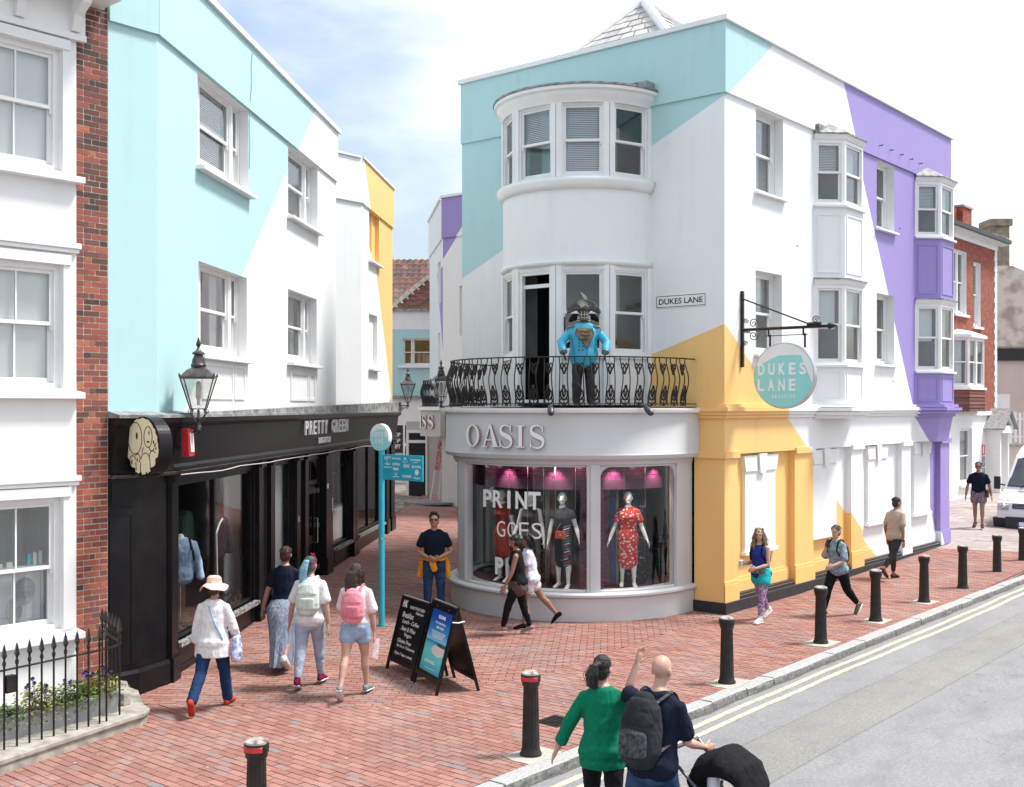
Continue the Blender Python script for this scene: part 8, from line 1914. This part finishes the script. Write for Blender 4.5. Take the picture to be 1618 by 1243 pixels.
# 10 man in beige polo
p = Person('man in beige polo shirt and dark trousers walking away along the wall', 8.13, 24.1, (.85, .52), 1.72, female=False, skinm=SK_T, legs=((8, 6, 0), (-26, 20, -40)), arms=(((-.2, -.15, -1), (-.05, .3, -1)), ((-.2, -.25, -1), (-.05, .0, -1))), head=(-15, 0))
p.hair(H_dk, 'crop'); p.top(cl('beige_pique', (0.42, 0.36, 0.30)), 'polo_shirt', .016, .50, sleeve=.7, loose=.02); p.trousers(cl('charcoal_cotton', (0.03, 0.033, 0.04)), 'trousers', .010, 1.8); p.shoes(cl('brown_leather', (0.09, 0.04, 0.03)), None)
mb = MB(); wr = p.arm[1][2]; mb.tube([wr-p.arm[1][4]*.015, wr+p.arm[1][4]*.015], .034, 12); mb.build('wrist_watch', M_plas, p.root)
# 11 man in swim shorts
p = Person('man in navy tee, patterned swim shorts and sandals near the van', 13.15, 32.0, (-.45, -.85), 1.84, female=False, skinm=SK_T, legs=((14, 8, 0), (-10, 8, -12)), arms=(((-.30, -.1, -1), (-.18, .15, -1)), ((-.30, .1, -1), (-.12, .35, -1))), head=(0, 0))
p.hair(H_dk, 'crop', disp=.002)
p.glasses(); p.top(C_navy, 't_shirt', .013, .54, sleeve=.62, loose=.012); p.trousers(cl('tropical_print_shorts', (0.05, 0.06, 0.09), (0.35, 0.22, 0.25), 22), 'swim_shorts', .016, .50, flare=.02); p.shoes(cl('brown_leather', (0.09, 0.04, 0.03)), None, name='sandal')
mb = MB(); mb.tube([p.sp(.83, .07, .08), p.sp(.72, .145, .0), p.sp(.58, .12, -.16), p.sp(.52, .05, -.21)], .012, 8); mb.build('cross_strap', C_blk, p.root)
mb = MB(); b0 = Vector((-.24, .06, p.hz)); loft(mb, [b0+Vector((0, 0, -.10)), b0+Vector((0, 0, .08))], [(.04, .12), (.035, .11)]); soft('satchel', mb, cl('brown_leather', (0.09, 0.04, 0.03)), p.root, .011, 2)
# 12 woman in green
p = Person('woman in a green jumper seen from behind crossing the road edge', 0.77, 9.62, (0.10, 1), 1.66, z=-.1, skinm=SK_P, legs=((18, 6, 4), (-16, 14, -30)), arms=(((-.55, .05, -1), (-.45, .20, -1)), ((-.12, .2, -1), (.1, .5, -1))), head=(-25, 0))
p.hair(H_dk, 'ponytail', .14); mb = MB(); loft(mb, [p.sp(.62), p.sp(.55), p.sp(.47), p.sp(.44)], [(.10*1.66, .08*1.66), (.118*1.66, .092*1.66), (.122*1.66, .098*1.66), (.118*1.66, .094*1.66)], cap=False); p.top(cl('emerald_jersey', (0.0, 0.17, 0.085)), 'jumper', .020, .52, sleeve=1.65, loose=.02, sl_off=.02, disp=.009, mb0=mb); p.trousers(C_blk, 'leggings', .007, 1.9); p.shoes(C_blk, None)
# 13 bald man with rucksack
p = Person('bald man in navy tee with a raised left hand pushing a pushchair', 1.13, 9.12, (.66, .75), 1.79, z=-.1, female=False, skinm=SK_P, lean=9, legs=((-20, 14, -30), (20, 6, 4)), arms=(((-.55, .45, -.10), (.15, .35, 1)), ((-.10, .25, -1), (-.05, .95, -.35))), head=(5, 0), width=1.05)
p.top(C_navy, 't_shirt', .016, .50, sleeve=.75, loose=.025, sl_off=.02, flare=.01); p.trousers(C_den, 'jeans', .014); p.shoes(C_blk, M_sole)
backpack(p, 'large black rucksack worn by the bald man in navy', cl('black_ripstop', (0.015, 0.016, 0.02), (0.03, 0.032, 0.038), 6), cl('grey_black_mesh', (0.03, 0.03, 0.035), (0.10, 0.10, 0.11), 30), .56, .19, .12)
hb = p.root; hand_r = Vector(p.root.location)+Matrix.Rotation(p.root.rotation_euler[2], 3, 'Z') @ (p.arm[1][2]+p.arm[1][4]*.08)
# pushchair with bottle
PC = thing('pushchair', 'dark pushchair with grey frame pushed by the bald man at the bottom edge', 'pushchair', (hand_r.x-.20, hand_r.y+.10, -.1), math.atan2(-.66, .75)-PI/2)
hz_ = hand_r.z+.1
mb = MB()
for sg in (-.24, .24): mb.tube([(sg, -.02, hz_), (sg, .25, hz_-.22), (sg, .75, .28), (sg, .95, .14)], .014, 8); mb.tube([(sg, .22, hz_-.30), (sg, .12, .16)], .012, 8)
mb.tube([(-.24, -.02, hz_), (.24, -.02, hz_)], .018, 10); mb.build('frame', pm('grey_tube', (0.09, 0.095, 0.105), .4, .1, 9, 0, metal=.3), PC)
mb = MB(); loft(mb, [(0, .16, hz_-.22), (0, .30, hz_-.42), (0, .50, .42), (0, .78, .40)], [(.22, .03), (.22, .035), (.22, .04), (.20, .03)]); soft('seat', mb, C_blk, PC, .014, 2)
mb = MB(); loft(mb, [(0, .16, hz_-.22), (0, .26, hz_-.10), (0, .42, hz_-.04), (0, .58, hz_-.10), (0, .68, hz_-.22)], [(.21, .05), (.24, .10), (.25, .13), (.24, .10), (.20, .05)], n=20); soft('hood', mb, C_blk, PC, .014, 2, .006, .06)
mb = MB(); loft(mb, [(0, .42, .30), (0, .62, .30), (0, .80, .34)], [(.20, .07), (.20, .08), (.18, .06)]); soft('basket', mb, C_blk, PC, .014, 2, .006, .06)
for z_ in (.02, -.08): mb = MB(); mb.tube([(-.24, .10, hz_-.10+z_), (-.10, .16, hz_-.30+z_)], .010, 6); mb.build('strap', M_plas, PC)
for sg in (-.25, .25):
    for y, r in ((.10, .13), (.92, .10)):
        mb = MB(); mb.tube([(sg+r*0, y+r*math.cos(a), r+.005+r*.9*math.sin(a)) for a in [2*PI*i/24 for i in range(24)]], .018, 8, closed=True)
        for k in range(6): mb.tube([(sg, y, r), (sg, y+r*.9*math.cos(k*PI/3), r+r*.85*math.sin(k*PI/3))], .005, 4)
        mb.build('wheel', M_plas, PC)
CH = thing('drink_bottle', 'white drinks bottle hanging from the pushchair handle', 'bottle', (hand_r.x-.01, hand_r.y-.20, hand_r.z-.34), 0)
mb = MB(); mb.lathe([(0,-.06),(.048,-.06),(.052,-.04),(.052,.19),(.032,.23),(.0,.235)], n=20); mb.build('bottle_body', pm('white_plastic_bottle', (0.62,0.62,0.68), .3), CH); mb = MB(); mb.lathe([(.024,.236),(.024,.27),(0,.275)], n=16); mb.build('cap', M_plas, CH)
TB = thing('soft_toy', 'small white and yellow toy with pink detail on the pushchair front', 'toy', (hand_r.x+.50, hand_r.y-.38, hand_r.z-.30), 0)
mb = MB(); mb.sphere((0,0,0), .06, 12, 8); mb.build('toy_head', C_wht, TB); mb = MB(); mb.sphere((.03,-.02,-.10), (.045,.045,.06), 12, 8); mb.build('toy_body', pm('yellow_pink_plush', (0.7,0.6,0.1), .9, 0, 20, 0, col2=(0.7,0.1,0.35)), TB)

# ---- mannequins in the curved window
M_mq = pm('ivory_mannequin', (0.82, 0.78, 0.73), 0.35, 0.03, 5, 0)
def mann(label, deg, R_, head_turn, arms, heading=None, h=1.70):
    q = cpt(R_, deg); wq = Vector(C0)+q.x*SD+q.y*Vector((-SD.y, SD.x)); a = math.radians(deg); nn_ = Vector((-math.cos(a), -math.sin(a))); hd_ = nn_.x*SD+nn_.y*Vector((-SD.y, SD.x))
    if heading: hd_ = Vector(heading)
    return Person(label, wq.x, wq.y, tuple(hd_), h, z=.475, skinm=M_mq, legs=((3, 2, 0), (-3, 2, 0)), arms=arms, head=(head_turn, 0), category='mannequin', face=False, name='mannequin')
AD = ((-.22, .05, -1), (-.15, .10, -1)); AO = ((-.30, -.1, -1), (-.40, .3, -1))
q_ = mann('mannequin in red and white floral dress in the right pane', 67, 1.82, 0, (AO, AO), (-.05, -1))
def dress(P_, mat, to, sleeve, r1, wz=.60):
    P_.top(mat, 'dress', .012, .50, sleeve=sleeve, loose=.004, disp=.003); H = P_.h; mb = MB(); loft(mb, [P_.sp(wz), P_.sp(.53), P_.sp((.53+to)/2), P_.sp(to)], [(.085*H, .070*H), (.112*H, .092*H), (r1*1.0*H, r1*.92*H), (r1*1.02*H, r1*.9*H)]); soft('dress_skirt', mb, mat, P_.root, .012, 2, .004, .08)
dress(q_, M_redfloral, .25, .6, .105)
q_ = mann('mannequin in dark striped dress with a red shoulder bag behind the glass', 29, 1.80, 15, (AO, AD), (-.35, -.9))
M_stripe = pm('dark_multicolour_stripe', (0.018, 0.02, 0.03), .8, 0, 9, 0, col2=(0.03, 0.03, 0.04)); dress(q_, M_stripe, .28, .3, .11)
hbg = thing('handbag', 'small red shoulder bag hung on the mannequin in the dark striped dress', 'handbag', tuple(q_.root.location), q_.root.rotation_euler[2])
mb = MB(); z_ = q_.sp(.56).z; mb.box(-.10, .09, .13, .18, z_-.07, z_+.07); mb.build('bag_body', pm('coral_leather', (0.60, 0.10, 0.06), .4), hbg, bevel=.01); mb = MB(); mb.tube([q_.sp(.82, 0, -.10), q_.sp(.7, .12, -.02), (.08, .15, z_+.07)], .005, 5); mb.box(-.02, .01, .18, .19, z_-.02, z_+.02); mb.build('bag_strap', M_chrome, hbg)
M_strp = [pm('cyan_stripe', (0.05, .4, .45), .8), pm('pink_stripe', (.6, .08, .2), .8), M_letter]
mb = MB(); random.seed(2)
for k in range(16):
    z_ = .55+k*.045; x_ = -.03-random.random()*.05; mb.tube([(x_-.10, .125-.02*abs(x_), q_.hz-.45+k*.045), (x_+.02, .14, q_.hz-.49+k*.045)], .007, 5, k % 3)
mb.build('stripe_print', M_strp, q_.root)
q_ = mann('mannequin in black spotted trousers suit behind the window lettering', 8, 1.72, 0, (AD, AO), (-.3, -.95)); dress(q_, pm('black_spot_fabric', (0.035, 0.03, 0.03), .85, 0, 60, 0, col2=(.08, .06, .06)), .48, .0, .115); q_.trousers(MATS['black_spot_fabric'], 'wide_trousers', .016, 1.9, flare=.02)
q_ = mann('mannequin in red floral wrap dress at the left of the window', -16, 1.70, 20, (AD, ((-.3, .2, .9), (.5, .0, .8))), (-.5, -.85)); dress(q_, pm('dark_red_floral', (0.40, 0.02, 0.02), .8, 0, 26, 0, col2=(.12, .05, .02)), .30, .3, .11)
# ---- display in the black shop window
def lane_pt(t_, o_): return Vector(L0)+LD*t_+Vector((.9963, -.0857))*o_
w_ = lane_pt(1.72, -.36)
q_ = Person('headless torso dummy wearing denim jacket and rucksack in the black shopfront', w_.x, w_.y, (.5, -.85), 1.75, z=.30, female=False, skinm=M_dark, legs=((0, 0, 0), (0, 0, 0)), arms=(AD, AD), category='dummy', face=False, bodyless=True, name='torso_dummy')
q_.top(C_pden, 'denim_jacket', .02, .50, sleeve=1.8, sl_off=.02); mb = MB(); mb.tube([(0, 0, .1), (0, 0, 1.0)], .015, 8); mb.lathe([(0, .10), (.16, .10), (.16, .12), (0, .13)], n=24); mb.build('stand', M_chrome, q_.root)
mb = MB(); loft(mb, [q_.sp(.80, .02), q_.sp(.86)], [(.09, .08), (.05, .05)]); soft('shirt_collar', mb, C_wht, q_.root, .011, 2)
backpack(q_, 'denim and black rucksack on the torso dummy in the black shopfront', C_pden, C_blk, .42, .15, .07, straps=True)
w_ = lane_pt(3.35, -.42)
q_ = Person('headless torso dummy in a dark quilted jacket before the white display board', w_.x, w_.y, (.9, -.4), 1.78, z=.45, female=False, skinm=M_dark, legs=((0, 0, 0), (0, 0, 0)), arms=(AD, AD), category='dummy', face=False, bodyless=True, name='torso_dummy')
q_.top(cl('dark_plum_nylon', (0.025, 0.02, 0.032)), 'quilted_jacket', .035, .50, sleeve=1.8, sl_off=.03, disp=.014); mb = MB(); mb.tube([(0, 0, 0), (0, 0, 1.0)], .015, 8); mb.lathe([(0, .0), (.16, .0), (.16, .02), (0, .03)], n=24); mb.build('stand', M_chrome, q_.root)
w_ = lane_pt(12.6, -.8)
q_ = Person('dummy in a dark suit jacket and white shirt in the farther black shop window', w_.x, w_.y, (.9, -.4), 1.78, z=.56, female=False, skinm=M_mq, legs=((0, 0, 0), (0, 0, 0)), arms=(AD, AD), category='dummy', face=False, bodyless=True, name='torso_dummy')
q_.top(C_navy, 'jacket', .025, .50, sleeve=1.8, sl_off=.02); mb = MB(); loft(mb, [q_.sp(.74, .07), q_.sp(.84, .0)], [(.04, .05), (.06, .05)]); soft('shirt_front', mb, C_wht, q_.root, .011, 1); mb = MB(); mb.tube([(0, 0, 0), (0, 0, 1.0)], .015, 8); mb.build('stand', M_chrome, q_.root)
# ---- painted figure in a blue tailcoat on the balcony
q = cpt(2.02, 40); wq = Vector(C0)+q.x*SD+q.y*Vector((-SD.y, SD.x))
M_coat = pm('sky_blue_painted_coat', (0.06, 0.42, 0.60), .45, 0, 5, .3, 20, col2=(0.03, 0.36, 0.55)); M_bronze = pm('painted_bronze', (0.022, 0.018, 0.016), .5, 0, 14, .3, 40, col2=(0.07, 0.055, 0.045)); M_gold = pm('dull_gold_waistcoat', (0.30, 0.20, 0.10), .5, 0, 10, .3, 30, col2=(0.16, 0.11, 0.06))
S_ = Person('life size painted statue in a blue tailcoat and cocked hat leaning on the balcony rail', wq.x, wq.y, (.02, -1), 1.70, z=3.70, female=False, skinm=M_bronze, legs=((0, 0, 0, 4), (0, 0, 0, 4)), arms=(((-.75, .12, -1), (.15, .55, -.75)), ((-.75, .12, -1), (.15, .55, -.75))), category='statue', face=True, width=1.22, name='statue', lean=4)
S_.top(M_coat, 'tailcoat', .03, .475, sleeve=1.75, loose=.03, sl_off=.035, disp=.004); S_.trousers(pm('painted_black_trousers', (0.008, 0.008, 0.01), .4, 0, 12, .3, 30, col2=(.03, .03, .035)), 'trousers', .025, 1.95, flare=.01)
H = 1.70
def tor(f, x, extra=0.0):     # point on the coat front
    pz_ = S_.sp(f); return Vector((x, pz_.y+math.sqrt(max(.01, 1-(x/.26)**2))*(.07*H*1.22+.05)+extra, pz_.z))
mb = MB(); vs = [tor(.80, -.13, .012), tor(.80, .13, .012), tor(.74, .16, .012), tor(.66, .02, .014), tor(.58, -.05, .012), tor(.66, -.10, .012), tor(.74, -.16, .012)]
cen = sum(vs, Vector())/7+Vector((0, .03, 0)); mb.add([cen]+vs, [(0, i+1, (i+1) % 7+1) for i in range(7)]); o_ = mb.build('waistcoat', M_gold, S_.root); o_.modifiers.new('t', 'SOLIDIFY').thickness = .02
for sg in (-1, 1):
    mb = MB(); loft(mb, [S_.sp(.825, 0, sg*.15), S_.sp(.815, 0, sg*.27)], [(.07, .02), (.08, .025)], side=(0, 1, 0)); 
    for k in range(8): mb.tube([S_.sp(.80, -.07+k*.02, sg*.285), S_.sp(.77, -.07+k*.02, sg*.30)], .008, 5)
    mb.build('epaulette', M_gold, S_.root)
    wr = S_.arm[0 if sg < 0 else 1][2]; d2 = S_.arm[0 if sg < 0 else 1][4]
    mb = MB(); mb.tube([wr-d2*.08, wr-d2*.02], [.062, .07], 14); mb.build('cuff', M_gold, S_.root)
mb = MB()
for pth_ in ([(.80,-.135),(.74,-.165),(.66,-.105),(.58,-.052),(.50,-.02)], [(.80,.135),(.74,.165),(.66,.025),(.58,-.045)], [(.70,-.20),(.62,-.19),(.54,-.17)], [(.70,.21),(.62,.20),(.54,.18)]):
    mb.tube([tor(f_, x_, .028) for f_, x_ in pth_], .006, 5)
mb.build('coat_seams', pm('dark_teal_line', (0.01, 0.12, 0.18), .5), S_.root)
mb = MB()
for f_, x0_ in ((.77, .10), (.73, .12), (.69, .07)): mb.tube([tor(f_, -x0_*.8, .030), tor(f_-.012, -.02, .034), tor(f_, x0_*.7, .030)], .010, 6)
mb.build('waistcoat_frogging', M_bronze, S_.root)
mb = MB()
for k in range(4):
    for xx in (.02, .09): mb.sphere(tuple(tor(.68-k*.035, xx+k*.004, .03)), .014, 8, 6)
mb.build('buttons', M_bronze, S_.root)
mb = MB(); hc = S_.hc+Vector((0, 0, .10)); pts = [(x*1.2, z*.92) for x, z in arc(0, 0, .25, 0.06, PI-0.06, 14)]
lo_ = [(-.26+.52*i/14, -.02-.03*math.sin(PI*i/14*2)) for i in range(15)]
for yy, nm in ((.055, 'front'), (-.075, 'back')):
    loop = [(x, z*.80-.05*(abs(x)/.25)**2) for x, z in pts]+[(-.30+.6*i/10, -.085+.10*math.sin(PI*i/10)) for i in range(1, 10)]
    mb.prism([loop], lambda x, d, y: Vector((hc.x+x, hc.y+yy+d-(y*.15 if yy > 0 else -y*.15), hc.z+y)), -.012, .012)
ball(mb, hc+Vector((0, -.01, .02)), (.13, .11, .10)); soft('cocked_hat', mb, M_bronze, S_.root, .010, 2, .006, .05)
mb = MB()
for k in range(9): a = math.radians(40+k*14); mb.tube([hc+Vector((.04, .085, .03)), hc+Vector((.04+.11*math.cos(a), .075, .05+.12*math.sin(a)))], .007, 5)
mb.build('hat_cockade', pm('pale_cockade', (0.42, 0.40, 0.36), .6), S_.root)
mb = MB()
for k in range(5): mb.tube([hc+Vector((-.06+.01*k, -.02, .12)), hc+Vector((-.05+.012*k, -.03, .22)), hc+Vector((-.0+.012*k, -.03, .27+.01*k))], .008, 5)
mb.build('plume', MATS['pale_cockade'], S_.root)
mb = MB()
for zz in (.0, -.05): mb.tube([S_.hd(.09*math.cos(a), .105*math.sin(a), zz+.01) for a in [PI*i/10 for i in range(11)]], .006, 5)
for xx in (-.05, 0, .05): mb.tube([S_.hd(xx, .10, .07), S_.hd(xx, .11, .0), S_.hd(xx*.8, .10, -.08)], .006, 5)
for sg in (-1, 1):
    for k in range(3): mb.tube([S_.hd(sg*(.085+.02*math.cos(q*.8)), .02*math.sin(q*.8), -.02-.035*k) for q in range(8)], .014, 6)
mb.build('mask_bands', MATS['pale_cockade'], S_.root)
bake_all()
def split_loose(names):
    """separate pieces become separate part objects"""
    for o in list(bpy.data.objects):
        if o.type != 'MESH' or o.name.split('.')[0] not in names or not o.parent: continue
        bm = bmesh.new(); bm.from_mesh(o.data); bm.verts.ensure_lookup_table(); seen = set(); comps = []
        for v in bm.verts:
            if v.index in seen: continue
            st, comp = [v], []; seen.add(v.index)
            while st:
                a = st.pop(); comp.append(a.index)
                for e in a.link_edges:
                    b_ = e.other_vert(a)
                    if b_.index not in seen: seen.add(b_.index); st.append(b_)
            comps.append(comp)
        bm.free()
        bb = []
        for c in comps:
            cs = [o.data.vertices[i].co for i in c]; bb.append([set(c), [min(q[k] for q in cs)-.006 for k in range(3)], [max(q[k] for q in cs)+.006 for k in range(3)]])
        merged = True
        while merged:
            merged = False
            for i in range(len(bb)):
                for j in range(i+1, len(bb)):
                    if all(bb[i][1][k] <= bb[j][2][k] and bb[j][1][k] <= bb[i][2][k] for k in range(3)):
                        bb[i][0] |= bb[j][0]; bb[i][1] = [min(a, b_) for a, b_ in zip(bb[i][1], bb[j][1])]; bb[i][2] = [max(a, b_) for a, b_ in zip(bb[i][2], bb[j][2])]; bb.pop(j); merged = True; break
                if merged: break
        if len(bb) < 2: continue
        me = o.data
        for n_, (vsn, _, _) in enumerate(bb):
            idx = sorted(vsn); mp2 = {v: i for i, v in enumerate(idx)}; pol = [p for p in me.polygons if p.vertices[0] in vsn]
            m2 = bpy.data.meshes.new(o.name.split('.')[0]); m2.from_pydata([me.vertices[i].co[:] for i in idx], [], [[mp2[v] for v in p.vertices] for p in pol])
            for mt in me.materials: m2.materials.append(mt)
            m2.polygons.foreach_set('material_index', [p.material_index for p in pol]); m2.polygons.foreach_set('use_smooth', [p.use_smooth for p in pol])
            if n_ == 0: o.data = m2
            else:
                c = o.copy(); c.data = m2; COL.objects.link(c); c.parent = o.parent
split_loose({'window_post', 'bay_window', 'apron_panel', 'string_course', 'architrave', 'display_panel', 'bracket', 'coping', 'bay_sill', 'bay_cornice', 'bay_roof', 'ridge_tile', 'bow', 'bow_sill', 'hanging_string', 'window_bead', 'window_pillar', 'shelf_products', 'hanging_clothes', 'light_bulb', 'shop_display', 'buttons', 'wall_sign', 'rail', 'stripe_print', 'grille_bar', 'bonnet_vent', 'eyes', 'plinth', 'parapet', 'transom', 'curtain', 'bottom_rail', 'window_lettering', 'poster_lettering'})
